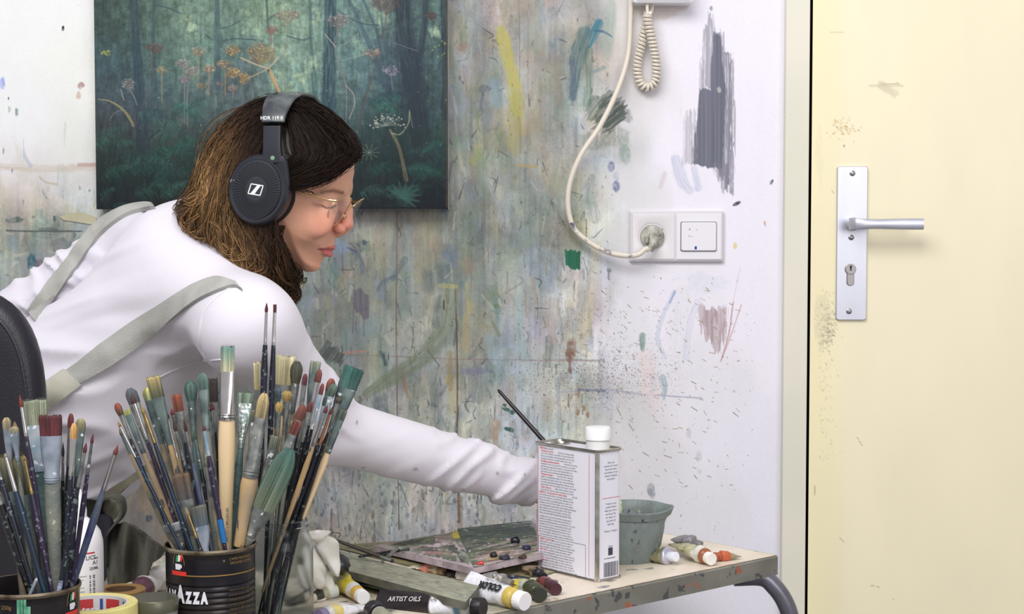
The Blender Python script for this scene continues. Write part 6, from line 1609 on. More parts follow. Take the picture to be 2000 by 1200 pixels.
for cx, cy, t, p0, in ((LX, LY, tinL, 318), (KX, KY, tinK, -30)):
    a0 = -PI/2-1.10
    x = 0
    for ch, sz, dz in (('L', .0165, 0), ('A', .0165, 0), ('V', .0165, 0), ('A', .026, 0), ('Z', .0165, 0), ('Z', .0165, 0), ('A', .0165, 0)):
        V, F = text_geo(ch, sz, bold=.0013, res=3); V = V*np.array((.56, .98, 1))
        wd_ = V[:, 0].max()-V[:, 0].min()
        V2 = bend(V+np.array((x-V[:, 0].min(), 0, 0)), cx, cy, a0 if t is tinL else a0-.1, .0547, .0500)
        MB().add(V2, F).build('letter', wp, t, False); x += wd_+.0004
    g = MB(); arc(cx, cy, -PI/2-.60 if t is tinL else -PI/2-.2, -PI/2+1.5, .0835, .0848, g); g.build('gold_line', gold_p, t, False)
wraptext(tinL, LX, LY, 'CAFFE MACINATO', 446, .1000, .0038, gold_p, 'gold_text'); wraptext(tinL, LX, LY, 'GROUND COFFEE', 447, .0955, .0038, gold_p, 'gold_text')
wraptext(tinL, LX, LY, '250g', 330, .0180, .006, gold_p, 'gold_text'); wraptext(tinK, KX, KY, '250g', 4, .0975, .0052, gold_p, 'gold_text')
for i in range(7): wraptext(tinL, LX, LY, 'ground roasted coffee blend' if i % 2 else 'miscela di caffe tostato', 446, .066-i*.0052, .0032, mat('dim gold print', rgb(104,86,56), .5), 'gold_text')
# green runs of paint on the left tin
for (px_, z0, z1, w_) in ((38, .085, .108, .003), (44, .070, .107, .0022), (50, .09, .108, .0026), (56, .086, .1, .004)):
    m = MB(); a = aL(px_, KX, KY); arc(KX, KY, a-w_/.1, a+w_/.1, z0, z1, m, .0502, 4); m.build('paint_drip', mat('green drips', rgb(40,120,90), .35, c2=rgb(130,180,150), sc=90), tinK, False)
# ---- glass jar
JX, JY = P(547, 1110, 1.89)[0], 1.89; JH = CAMZ-(1018-440)*JY/FPX-TZ
gm, nt, b = new_mat('jar glass'); b.inputs['Transmission Weight'].default_value = 1; b.inputs['Roughness'].default_value = .12; b.inputs['IOR'].default_value = 1.2; b.inputs['Base Color'].default_value = (.82, .84, .84, 1)
jar = empty('glass_jar', (JX, JY, TZ), 'cloudy glass jar right of the lettered coffee tin, holding brush handles', 'jar')
k_ = .0385
prof = [(.001, .0008), (k_*.85, .0008), (k_*.98, .004), (k_, .010), (k_, JH*.74), (k_*.97, JH*.80), (k_*.86, JH*.875), (k_*.83, JH*.89), (k_*.83, JH*.925), (k_*.86, JH*.93), (k_*.86, JH*.94), (k_*.83, JH*.945), (k_*.84, JH*.985), (k_*.82, JH), (k_*.79, JH*.995), (k_*.79, JH*.89), (k_*.84, JH*.855), (k_*.94, JH*.79), (k_*.965, JH*.72), (k_*.965, .012), (k_*.93, .006), (.001, .005)]
MB().lathe(prof, (JX, JY, TZ), 64, cap0=False, cap1=False).build('glass', gm, jar)
CON = {'L': (LX, LY, .0484, RZ, .004), 'K': (KX, KY, .0484, RZ, .004), 'J': (JX, JY, .030, TZ+JH, .007)}
MH = {'navy': mat('navy lacquer', rgb(34,38,56), .3, speck=rgb(104,112,114), spk=.62, ssc=187, speck2=rgb(90,110,104), c2=rgb(28,30,38), sc=30, rnd=5), 'blue': mat('blue lacquer', rgb(26,50,72), .28, c2=rgb(30,38,52), sc=30, speck=rgb(110,126,126), spk=.68, ssc=187, speck2=rgb(60,70,90), rnd=5),
      'purple': mat('purple lacquer', rgb(44,36,58), .3, speck2=rgb(96,100,110), speck=rgb(116,114,126), spk=.64, ssc=221, rnd=5), 'black': mat('black handle', rgb(28,28,32), .3, speck2=rgb(84,100,96), speck=rgb(100,108,100), spk=.64, ssc=204, rnd=5),
      'wood': mat('honey wood', rgb(190,156,108), .42, c2=rgb(140,126,104), sc=30, stretch=(1,1,.5), speck=rgb(84,84,86), spk=.64, ssc=102, rnd=5), 'pale': mat('pale wood', rgb(222,198,160), .45, c2=rgb(206,180,140), sc=14, stretch=(1,1,.15), rnd=5),
      'grey': mat('paint-caked handle', rgb(128,130,118), .55, c2=rgb(90,100,100), sc=26, speck=rgb(180,180,160), spk=.69, ssc=136, bump=.4, bsc=200, rnd=5), 'teal': mat('teal caked handle', rgb(96,118,116), .5, c2=rgb(60,84,88), sc=26, speck=rgb(190,196,190), spk=.69, ssc=136, bump=.4, bsc=200, rnd=5),
      'tan': mat('stained wood', rgb(156,136,104), .5, c2=rgb(80,84,80), sc=36, speck=rgb(60,64,70), spk=.69, ssc=136, rnd=5), 'indigo': mat('indigo handle', rgb(48,56,100), .35, c2=rgb(90,98,108), sc=40, speck=rgb(50,84,78), spk=.68, ssc=136, rnd=5)}
MF = {'clean': mat('nickel ferrule', rgb(206,204,206), .18, 1, c2=rgb(190,186,182), sc=20), 'grey': mat('smeared ferrule', rgb(132,134,130), .4, .4, c2=rgb(78,84,84), sc=60, speck=rgb(196,200,196), spk=.66, ssc=153, rnd=5),
      'teal': mat('teal smeared ferrule', rgb(104,120,116), .4, .3, c2=rgb(70,82,84), sc=60, speck=rgb(206,214,210), spk=.66, ssc=136, rnd=5), 'white': mat('whitened ferrule', rgb(176,182,186), .4, .3, c2=rgb(120,150,170), sc=40, speck=rgb(226,230,232), spk=.6, ssc=119, rnd=5),
      'bluegrey': mat('powder blue ferrule', rgb(140,148,160), .5, .1, c2=rgb(104,114,128), sc=50, speck=rgb(180,186,192), spk=.64, ssc=136, rnd=5), 'gold': mat('brass ferrule', rgb(190,160,96), .25, .9, c2=rgb(120,110,90), sc=50), 'foil': mat('crumpled foil', rgb(200,208,204), .22, .85, bump=1.0, bsc=90, c2=rgb(150,170,164), sc=40),
      'copper': mat('copper ferrule', rgb(190,130,96), .3, .8)}
bmat = attr_mat('brush hair', rough=.75, grain=.25, gsc=500)
rb_ = np.random.RandomState(21)
def brush(con, label, kind, tip, rimx, w, bl_, fl, hw, bc, bc2, fm, hm, dy=0., ty=0., rot=0., extra=None, zcut=None):
    cx, cy, cr, rz_, fz = CON[con]
    Yr = cy+dy*cr*.86
    X = (rimx-1000)/FPX*(Yr*cp-(rz_-CAMZ)*sp)
    lim = math.sqrt(max(0, (cr*.9)**2-(Yr-cy)**2)); X = min(max(X, cx-lim), cx+lim)
    Rm_ = np.array((X, Yr, rz_)); Tp = P(tip[0], tip[1], Yr+ty)
    D = Tp-Rm_; D /= np.linalg.norm(D)
    s_ = Yr/FPX; W = w*s_; BL = bl_*s_; FL = fl*s_; HW = hw*s_
    t = 0
    while True:
        q = Rm_-D*(t+.002)
        if q[2] < TZ+fz+HW*.5 or math.hypot(q[0]-cx, q[1]-cy) > cr-.002-HW*.3: break
        t += .002
    E = Rm_-D*t; L = float(np.linalg.norm(Tp-E))
    if zcut is not None: L = L
    R = frame(D, (math.cos(rot), math.sin(rot), 0))
    o = empty('paintbrush', E, label, 'paintbrush', {'L': 'paintbrushes in the lettered coffee tin', 'J': 'paintbrushes in the glass jar', 'K': 'paintbrushes in the left coffee tin'}[con], mw=mw(E, R))
    # handle
    hl = L-BL-FL; r = HW/2; br = max(r*.82, .0009)
    if hw > 22: prof = [(r*.5, 0), (r*.62, .002), (r*.66, hl*.3), (r*.8, hl*.6), (r, hl*.86), (r*.98, hl*.95), (r*.9, hl+.001)]
    else: prof = [(r*.35, 0), (r*.5, .003), (r*.62, hl*.25), (r*.85, hl*.6), (r*1.05, hl*.86), (br*.95, hl*.97), (br*.85, hl+.001)]
    mb = MB(); mb.lathe(prof, n=14, sy=.8 if hw > 22 else 1); 
    h = mb.build('handle', MH[hm], o, local=True)
    th = {'flat': .34, 'round': 1, 'filbert': .5, 'mop': .7, 'fan': .3, 'bright': .34}[kind]
    fw = W*(.92 if kind != 'mop' else .7)/2; ft = max(fw*th, .0012)
    if kind == 'round': fw = ft = max(W*.40, .0011)
    rb0 = min(br, fw*1.2) if hw < 22 else r*.9
    V = []; n = 20; stations = [(0, 0), (.04, 0), (.06, .06), (.09, 0), (.11, .06), (.14, 0), (.30, 0), (.62, 0), (1, 0)]
    for u, bp in stations:
        k = ss(.12, .9, u); a_ = rb0*(1-k)+fw*k+rb0*bp; b_ = rb0*(1-k)+ft*k+rb0*bp
        p_ = 2+1.2*k*(th < .6)
        for j in range(n):
            a = 2*PI*j/n; c_, s2 = math.cos(a), math.sin(a)
            V.append((a_*math.copysign(abs(c_)**(2/p_), c_), b_*math.copysign(abs(s2)**(2/p_), s2), hl+FL*u))
    F = [(i*n+j, i*n+(j+1) % n, (i+1)*n+(j+1) % n, (i+1)*n+j) for i in range(len(stations)-1) for j in range(n)]+[tuple(range(n-1, -1, -1)), tuple((len(stations)-1)*n+j for j in range(n))]
    MB().add(V, F).build('ferrule', MF[fm], o, local=True)
    # hair: a soft core with individual hairs round it
    z0 = hl+FL-.0005; c1 = np.array(bc)/255.*.86; c2_ = np.array(bc2)/255.*.9; g1 = c1.mean(); c1 = c1*.85+g1*.15; g1 = c2_.mean(); c2_ = c2_*.86+g1*.14
    def shape(u):   # width factor along the hair
        if kind in ('flat', 'bright'): return 1+.10*u
        if kind == 'fan': return 1+1.0*u
        if kind == 'filbert': return (1.04+.08*math.sin(u*PI))*math.sqrt(max(1-max(0, (u-.55)/.46)**2, .02))
        if kind == 'round': return (1+.35*math.sin(min(u*1.7, 1)*PI*.8))*max(.06, 1-u**2.2)
        if kind == 'mop': return (1+.55*math.sin(min(1, u*1.25)*PI*.62))*math.sqrt(max(1-max(0, (u-.6)/.42)**2, .03))
    m_ = 26; K = 9; V = []; Cc = []
    jag = rb_.rand(m_)*.10*BL if kind in ('flat', 'bright', 'fan', 'mop') else rb_.rand(m_)*.02*BL
    cj = rb_.uniform(.72, 1.2, m_)
    for i in range(K):
        u = i/(K-1); f_ = shape(u*.97)*.93
        for j in range(m_):
            a = 2*PI*j/m_; c_, s2 = math.cos(a), math.sin(a); p_ = 3.0 if th < .6 else 2
            z = z0+BL*u*.97-(jag[j]*u)
            V.append((fw*f_*math.copysign(abs(c_)**(2/p_), c_), ft*f_*(1-.45*u*(kind in ('flat', 'bright', 'fan')))*math.copysign(abs(s2)**(2/p_), s2), z))
            Cc.append(np.clip((c1*(1-u**1.2)+c2_*u**1.2)*cj[j], 0, 1))
    F = [(i*m_+j, i*m_+(j+1) % m_, (i+1)*m_+(j+1) % m_, (i+1)*m_+j) for i in range(K-1) for j in range(m_)]+[tuple((K-1)*m_+j for j in range(m_))]
    ns_ = int(min(260, 16+w*5)); nb = len(V)
    for q in range(ns_):
        a = rb_.rand()*2*PI; rr = math.sqrt(rb_.uniform(.35, 1.02)); c_, s2 = math.cos(a)*rr, math.sin(a)*rr; rad = .00022 if w > 10 else .00012
        ln = rb_.uniform(.86, 1.03) if kind in ('flat', 'bright', 'fan', 'mop') else rb_.uniform(.8, .99)
        jx, jy = rb_.normal()*.03, rb_.normal()*.03; cc_ = rb_.uniform(.6, 1.35); b0 = len(V)
        for i, u in enumerate((0, .35, .7, 1.0)):
            u2 = u*ln; f_ = shape(min(u2, 1)); px_ = fw*(c_*f_+jx*u); py_ = ft*(s2*f_*(1-.4*u2*(kind in ('flat', 'bright', 'fan')))+jy*u)
            rq = rad*(1.2-u)
            for g in range(3): V.append((px_+rq*math.cos(g*2.1), py_+rq*math.sin(g*2.1), z0+BL*u2)); Cc.append(np.clip((c1*(1-u2**1.2)+c2_*u2**1.2)*cc_, 0, 1))
        for i in range(3):
            for g in range(3): F.append((b0+i*3+g, b0+i*3+(g+1) % 3, b0+i*3+3+(g+1) % 3, b0+i*3+3+g))
    V = np.array(V)
    if extra == 'curve':   # long floppy hair bending sideways
        u = np.clip((V[:, 2]-z0)/BL, 0, 1); V[:, 0] += .35*W*u**2
    o2 = mesh_from('bristles', V, F, bmat, True, o, s2l(np.array(Cc)), local=True)
    if extra == 'barcode':
        mbx = MB(); z = hl*.42
        mbx.lathe([(r*.84, z), (r*.88, z+.028)], n=14, cap0=False, cap1=False); mbx.build('price_label', mat('label strip', rgb(170,180,206), .5, c2=rgb(60,64,84), sc=160, stretch=(.1,.1,1)), o, local=True)
    if extra == 'bluetip': 
        mbx = MB(); mbx.lathe([(r*1.02, hl*.34), (r*1.06, hl*.52)], n=14, cap0=False, cap1=False); mbx.build('blue_band', mat('bright blue band', rgb(30,100,160), .3), o, local=True)
    if extra == 'stamp':
        V, F = text_geo('ARTISTS BRUSH 40', .0045, res=2); V = np.array(V); 
        V2 = np.stack((-V[:, 1]+r*.35, np.full(len(V), -r*.83), V[:, 0]+hl*.42), 1); MB().add(V2, F).build('stamp', mat('dark stamp', rgb(60,54,50), .6), o, False, local=True)
    return o
ol, red_, mar, tan_, tl, cr_ = (110,106,76), (150,66,52), (92,34,40), (190,166,112), (80,118,112), (206,192,146)
dkg, drk, och = (84,92,80), (50,40,38), (206,158,72)
B = [
 # lettered tin, left to right
 ('L','small olive brush with a brick red tip, far left of the lettered tin','mop',(227,787),336,14,26,50,9,(90,84,60),(176,74,56),'grey','navy',-.3,.0,0),
 ('L','thin brush with a worn ochre tip, leaning far left beside the red tip','round',(229,822),346,6,14,66,8,(150,110,70),(206,150,96),'clean','blue',-.85,.0,0),
 ('L','yellow-green caked flat brush low on the left of the lettered tin','flat',(246,800),352,16,12,84,12,(150,160,90),(170,170,90),'teal','wood',-.1,.03,0),
 ('L','slate grey flat brush with a smeared ferrule, upper left of the lettered tin','filbert',(252,757),356,24,34,96,13,(74,80,88),(92,96,104),'grey','tan',.2,.02,.2),
 ('L','dark red-brown pointed brush in front of the slate grey flat brush','round',(256,770),360,11,20,74,9,(80,44,44),(104,52,48),'clean','purple',-.5,.0,0),
 ('L','thin brush with a mustard tip and long dark blue handle','round',(276,792),374,9,18,60,10,(150,130,80),(200,166,92),'gold','blue',-.75,.0,0),
 ('L','yellow-green tipped brush caked in pale teal paint','filbert',(287,756),366,24,28,90,16,(150,164,120),(196,190,84),'teal','tan',.35,.03,.2),
 ('L','wide olive and straw flat brush angled left','flat',(297,733),382,28,46,96,13,(80,84,62),(190,168,104),'teal','wood',.0,.01,.1),
 ('L','rusty brown flat brush with a steel ferrule','flat',(343,769),400,20,36,62,10,(110,50,36),(156,74,50),'grey','navy',-.2,.0,.2),
 ('L','small round brush with a scarlet tip behind the rusty flat brush','round',(335,797),392,9,14,50,8,(120,50,50),(168,62,56),'grey','black',.3,.01,0),
 ('L','slim dark maroon pointed brush with pale smeared ferrule','round',(358,818),412,7,26,64,9,(70,34,36),(90,38,40),'grey','indigo',-.55,.0,0),
 ('L','slim dark brown pointed brush left of the maroon one','round',(337,816),402,8,28,60,9,(60,50,48),(80,56,50),'grey','navy',-.4,.0,0),
 ('L','broad fuzzy sea-green mop brush behind the middle brushes','mop',(371,742),394,25,44,80,14,(70,100,92),(92,128,116),'teal','teal',.55,.04,.1),
 ('L','tall caked teal filbert brush with white paint streaks','filbert',(395,727),420,23,36,82,19,(74,104,98),(92,126,112),'teal','grey',.0,.03,.1),
 ('L','small dark red round brush with a white ferrule and purple handle','round',(397,830),440,8,12,52,12,(96,36,44),(130,50,56),'white','purple',-.8,.0,0,'bluetip'),
 ('L','very dark brown flat brush behind the tall pale wood brush','flat',(416,737),428,18,50,60,12,(50,38,36),(60,42,38),'grey','black',.7,.03,.1),
 ('L','small maroon brush head just left of the shiny wide ferrule','round',(413,786),426,11,16,46,8,(110,40,40),(130,48,44),'grey','tan',.6,.01,0),
 ('L','large clean flat brush with mirror-bright ferrule and pale wooden handle','flat',(445,673),441,29,54,96,34,(196,190,150),(96,140,128),'clean','pale',.15,.02,.12,'stamp'),
 ('L','flat brush with a crumpled foil-like ferrule and pale green hair','flat',(481,766),452,33,24,92,17,(120,144,122),(130,156,130),'foil','teal',.5,.05,.1),
 ('L','thick honey-coloured wooden brush with tan pointed hair and grey caked ferrule','filbert',(517,766),466,25,52,120,34,(150,136,96),(196,172,112),'grey','wood',-.55,.02,.2),
 ('L','brown and grey flat brush standing low in the middle of the lettered tin','flat',(352,922),382,36,56,70,20,(84,84,84),(116,88,66),'grey','grey',-.5,.0,.1),
 ('L','blue-grey painted flat brush low in front of the lettered tin','flat',(386,985),400,34,44,60,18,(84,100,114),(104,104,90),'bluegrey','grey',-.8,.0,.1),
 ('L','tiny brush with a tan tip low between the flat brushes','round',(362,990),392,7,20,46,8,(150,120,80),(196,160,106),'gold','black',-.9,.0,0),
 ('L','broad grey caked flat brush just above the left rim of the lettered tin','flat',(335,1022),352,40,16,60,24,(130,138,144),(150,156,160),'grey','grey',-.45,-.01,.1),
 ('L','plain stained wooden brush with buried head in the middle of the lettered tin','round',(400,890),432,12,22,60,12,(120,120,104),(140,140,120),'grey','tan',-.65,.0,0),
 ('L','thin brush with silver ferrule and copper wood handle left of centre','round',(323,800),384,9,20,80,12,(60,60,60),(84,76,66),'clean','wood',.4,.03,0),
 ('L','dark brush leaning behind the rusty flat brush','filbert',(348,800),398,16,26,70,14,(84,98,92),(96,110,100),'teal','black',.7,.03,0),
 ('L','thin orange-handled brush at the left edge of the lettered tin','round',(232,836),338,8,16,40,9,(110,90,70),(140,120,90),'teal','tan',-.55,.0,0),
 ('L','brush with grey smeared ferrule and brick brown square tip, slanting right','flat',(583,822),492,19,30,96,15,(110,46,40),(134,60,50),'grey','navy',-.2,.02,.2),
 ('L','brush with brick brown tip above and behind its near twin, slanting right','filbert',(594,790),497,19,34,90,15,(124,60,48),(156,80,62),'grey','grey',.1,.03,.2),
 ('L','very large brush with long sea-green hair sweeping up to the right','filbert',(570,872),503,50,136,60,26,(128,140,112),(64,112,100),'grey','grey',-.35,.01,.2),
 ('L','stubby grey-green filbert between the tall teal one and the pale wood handle','filbert',(404,800),432,17,24,66,12,(74,92,86),(100,118,104),'teal','grey',.3,.02,.1),
 ('L','worn dark brush with silver-grey ferrule right behind the thick honey handle','flat',(499,800),470,18,26,80,12,(70,70,60),(110,104,80),'grey','black',.3,.03,.1),
 ('L','slim brush caked dark green crossing behind the small red round one','round',(378,840),420,9,20,60,10,(60,80,70),(84,100,84),'teal','navy',.1,.02,0),
 ('L','olive caked filbert behind the wide olive and straw flat brush','filbert',(310,790),378,18,30,70,13,(96,100,70),(120,116,80),'teal','grey',.6,.03,.1),
 ('L','thick grey caked handle at the right rim of the lettered tin','flat',(540,850),486,22,30,90,17,(100,108,96),(130,132,110),'grey','grey',.3,.03,.2),
 # jar
 ('J','tan wooden handle with a grey ferrule at the right side of the jar','flat',(672,800),592,16,22,70,14,(84,100,92),(104,116,100),'teal','pale',.0,.01,.1),
 ('J','dark handle with sea-green hair between the cinnamon and ginger tips','filbert',(640,770),580,13,24,66,10,(70,96,88),(90,112,100),'white','navy',.3,.02,.1),
 ('J','short buff brush deep in the middle of the jar bunch','mop',(573,820),548,14,20,60,10,(120,112,84),(150,140,100),'grey','grey',-.4,.0,0),
 ('J','left one of the tall pair of thin brushes standing highest of all','round',(521,590),505,7,20,66,13,(90,40,40),(70,34,36),'clean','navy',-.5,.0,0),
 ('J','right one of the tall pair of thin brushes standing highest of all','flat',(537,593),522,7,18,66,12,(90,46,40),(76,38,36),'clean','navy',-.3,.0,.1),
 ('J','cream hog-hair flat brush behind the tall thin pair','flat',(504,704),512,20,58,60,16,(190,176,126),(214,204,160),'grey','tan',.6,.0,.1),
 ('J','wide cream hog-hair brush with splayed hair to the right of the tall pair','flat',(560,692),528,42,62,60,22,(186,172,122),(216,206,160),'grey','pale',.85,.03,.1),
 ('J','dark olive fuzzy mop brush right of the wide cream brush','mop',(581,704),552,24,46,60,12,(96,92,66),(84,86,68),'grey','tan',.5,.02,.1),
 ('J','pale grey-green flat brush standing high behind dark red tips','flat',(617,704),572,22,28,80,12,(110,128,122),(150,156,130),'teal','teal',.6,.03,.1),
 ('J','reddish brown pointed brush in front of the pale grey-green flat brush','filbert',(625,720),566,13,28,86,9,(110,58,50),(140,76,60),'clean','navy',.1,.01,.1),
 ('J','dark wine red brush left of the reddish brown one','filbert',(597,729),560,11,24,70,9,(84,38,44),(104,46,48),'grey','navy',.2,.01,.1),
 ('J','ginger filbert brush curving over at the upper right of the jar','filbert',(649,738),588,17,28,80,9,(120,60,44),(156,80,56),'grey','black',.45,.02,.1),
 ('J','stubby sea-green brush right beside the ginger filbert','mop',(653,748),584,17,28,84,10,(84,112,100),(110,136,116),'white','navy',.2,.01,.1),
 ('J','largest teal flat brush leaning to the right edge of the bunch','flat',(693,716),588,42,46,92,21,(66,110,104),(40,98,88),'teal','tan',.3,.02,.12),
 ('J','ochre fuzzy round brush in the middle of the bunch','mop',(562,762),540,19,22,66,9,(176,140,80),(206,170,92),'grey','grey',-.2,.0,0),
 ('J','lower yellow-ochre stubby brush left of the fuzzy ochre one','mop',(546,784),530,15,20,60,10,(190,160,90),(206,170,84),'grey','grey',-.45,.0,0),
 ('J','blue-grey small filbert behind the ochre brushes','filbert',(543,757),530,15,20,60,9,(70,90,100),(84,106,116),'teal','wood',.3,.01,.1),
 ('J','tiny dark red brush between ochre and wine red tips','round',(564,789),545,6,20,40,6,(100,40,40),(120,46,44),'grey','tan',-.1,.0,0),
 ('J','small dark tuft brush at the right under the large teal flat','mop',(664,775),584,13,14,60,8,(70,70,66),(90,86,72),'grey','black',-.2,.0,0),
 ('J','thin wood-handled brush with dark stamped letters slanting right','round',(640,790),560,9,18,70,11,(110,56,50),(130,64,56),'clean','wood',-.7,.0,0),
 ('J','thin dark brush with cinnamon tip below the pale grey-green flat','filbert',(631,748),566,9,24,70,8,(104,50,44),(130,64,52),'white','black',-.3,.0,.1),
 ('J','thin navy brush with rust tip slanting right beside the stamped handle','round',(650,793),572,7,18,64,8,(110,52,44),(130,60,50),'copper','navy',-.45,.0,0),
 ('J','thin dark brush with red-brown tip at the middle right','filbert',(608,784),556,10,22,60,8,(110,48,42),(136,58,48),'grey','black',-.6,.0,.1),
 ('J','thin dark brush with rounded brown tip left of the middle right one','filbert',(598,800),548,9,18,60,8,(92,44,40),(120,54,46),'grey','navy',-.15,.0,.1),
 # left tin
 ('K','thin brush with a small brick red tip at the top left of the left tin','round',(38,770),100,8,26,58,10,(130,52,40),(150,64,48),'clean','purple',-.2,.0,0),
 ('K','wide grey-green flat brush with whitish ferrule, tallest in the left tin','flat',(68,778),92,47,54,92,24,(150,154,126),(140,150,124),'white','teal',.4,.02,.1),
 ('K','wide flat brush with dark maroon hair and powder blue ferrule in the left tin','flat',(98,808),108,47,44,92,32,(104,34,40),(84,28,36),'bluegrey','grey',-.1,.0,.1),
 ('K','maroon small filbert behind the orange tip in the left tin','filbert',(139,806),124,12,30,76,12,(100,38,42),(120,44,46),'grey','black',.3,.0,.1),
 ('K','brush with bright yellow-orange rounded tip in the left tin','filbert',(145,825),128,14,32,74,13,(220,160,84),(226,170,96),'clean','navy',-.4,.0,.1),
 ('K','pale olive filbert with grey-green caked ferrule in the left tin','filbert',(158,816),136,20,26,90,13,(120,124,92),(166,156,104),'teal','navy',.1,.01,.1),
 ('K','thin brush with dark red tip second from the right in the left tin','round',(169,863),140,8,22,70,11,(96,36,42),(116,44,48),'grey','navy',-.55,.0,0,'barcode'),
 ('K','thin brush with dark red tip rightmost among the upright ones of the left tin','round',(182,845),146,7,22,64,11,(96,36,42),(116,40,46),'grey','purple',.0,.0,0),
 ('K','brush leaning out to the right of the left tin with a red-brown tip','round',(231,868),148,10,22,76,15,(120,56,48),(146,70,56),'clean','indigo',.3,.0,0),
 ('K','tan oval-tipped brush with blue-grey ferrule at the left edge','filbert',(12,814),40,18,26,84,11,(140,132,106),(176,156,112),'bluegrey','grey',.3,.01,.1),
 ('K','small tan round brush behind the blue-grey ferrules at the left','round',(28,822),60,11,20,70,9,(130,110,76),(166,140,92),'gold','tan',.6,.02,0),
 ('K','pale buff filbert with whitish blue ferrule at the left','filbert',(27,832),62,19,14,56,10,(170,160,124),(180,168,128),'bluegrey','grey',.1,.0,.1),
 ('K','drooping olive mop brush at the far left edge','mop',(4,888),46,36,74,46,17,(70,74,60),(116,110,72),'teal','tan',.0,.0,.1),
 ('K','drooping olive mop brush with splayed hair right of the far left one','mop',(36,884),74,36,84,46,17,(74,78,62),(112,108,74),'teal','grey',.2,.0,.1),
 ('K','teal-blue handled brush with slim silver ferrule slanting across the left tin','round',(9,884),86,9,10,72,15,(140,130,100),(160,146,110),'clean','blue',-.75,.0,0),
 ('K','purple-handled brush with brassy ferrule in the left tin','round',(46,888),100,8,12,70,14,(140,110,70),(180,140,80),'gold','purple',-.5,.0,0),
 ('K','thick dark handle slanting from the left edge into the left tin','round',(-16,930),58,14,20,40,22,(60,60,60),(70,70,66),'grey','black',-.35,.0,0),
 ('K','slim navy handle slanting from the left edge in front of the thick dark one','round',(-14,880),66,10,20,40,12,(60,60,60),(70,70,66),'grey','navy',-.65,.0,0),
 ('K','slim black-handled brush upright behind the maroon flat brush','round',(123,862),122,6,30,50,11,(50,44,44),(60,50,46),'grey','black',.5,.0,0),
 ('K','short silver-tipped brush end poking up in front at the left tin rim','round',(73,1128),60,7,8,30,8,(190,194,206),(210,210,220),'bluegrey','navy',-.9,-.0,0),
]
for row in B:
    b_ = brush(*row[:16], extra=row[16] if len(row) > 16 else None)
# ------------------------------------------------------------------ things lying on the table
def quad_board(name, label, cat, cor, z, th, painter, seed, n=(260, 150), side=(198,182,188), rough=.45, raised=.0008):
    """board whose top corners (photo pixels at height z) are cor, painted top, solid edge"""
    c = [onz(x, y, z) for x, y in cor]
    u = np.linspace(0, 1, n[0]); v = np.linspace(0, 1, n[1]); U, Vv = np.meshgrid(u, v)
    Pq = (c[0]*(1-U[..., None])*(1-Vv[..., None])+c[1]*U[..., None]*(1-Vv[..., None])+c[2]*U[..., None]*Vv[..., None]+c[3]*(1-U[..., None])*Vv[..., None])
    W_ = np.linalg.norm(c[1]-c[0])*1000; H_ = np.linalg.norm(c[3]-c[0])*1000
    k = Canvas((U*W_).astype(np.float32), (Vv*H_).astype(np.float32), (150, 150, 140)); k.r = np.random.RandomState(seed)
    painter(k, W_, H_)
    hgt = (fbm(U*W_/9, Vv*H_/9, seed, 3)-.5)*2*raised*ss(0, .04, np.minimum(np.minimum(U, 1-U), np.minimum(Vv, 1-Vv)))
    Pq = Pq.copy(); Pq[..., 2] += hgt
    i = np.arange(n[0]*n[1]).reshape(n[1], n[0]); F = np.stack((i[:-1, :-1], i[:-1, 1:], i[1:, 1:], i[1:, :-1]), -1).reshape(-1, 4)
    if np.cross(Pq[0, 1]-Pq[0, 0], Pq[1, 0]-Pq[0, 0])[2] < 0: F = F[:, ::-1].copy()
    base = (c[0]+c[2])/2; o = empty(name, (base[0], base[1], z-th), label, cat)
    mesh_from('painted_top', Pq.reshape(-1, 3), F, attr_mat('palette paint', rough=rough, grain=.05, gsc=300), True, o, s2l(np.clip(k.c.reshape(-1, 3), 0, 1)))
    b = [q-np.array((0, 0, th)) for q in c]; t_ = [q-np.array((0, 0, .0003)) for q in c]
    MB().add(b+t_, [(0,1,2,3),(7,6,5,4),(0,4,5,1),(1,5,6,2),(2,6,7,3),(3,7,4,0)]).build('board', mat('board edge %d' % side[0], rgb(*side), .6, c2=rgb(*[int(q*.75) for q in side]), sc=40, speck=rgb(120,104,96), spk=.68, ssc=90), o, False)
    return o
pc = [(58,76,68),(74,92,78),(48,60,58),(104,120,90),(150,140,120),(40,44,46),(110,96,84),(84,72,60),(140,150,128),(170,150,150)]
def paintA(k, W, H):
    k.c[:] = np.array((188, 172, 172), np.float32)/255
    r = k.r
    for _ in range(260): k.dab(r.uniform(0, W), r.uniform(0, H), r.uniform(4, 26), r.uniform(3, 11), [(60,72,60),(196,184,186),(130,150,110),(170,150,120),(206,190,190),(120,130,120),(180,140,140),(84,84,70),(160,170,140)][r.randint(9)], r.uniform(.4, .9), r.uniform(-.5, .5), rag=.8)
    for x, y, a, b, c in ((.36,.10,46,20,(56,56,44)),(.37,.12,40,16,(56,56,44)),(.72,.16,34,10,(170,132,124)),(.93,.10,20,10,(222,206,56)),(.55,.12,26,10,(150,164,104)),(.62,.45,40,9,(200,180,188)),(.25,.2,22,10,(110,132,104))): k.dab(x*W, y*H, a, b, c, .95, 0, rag=.4)
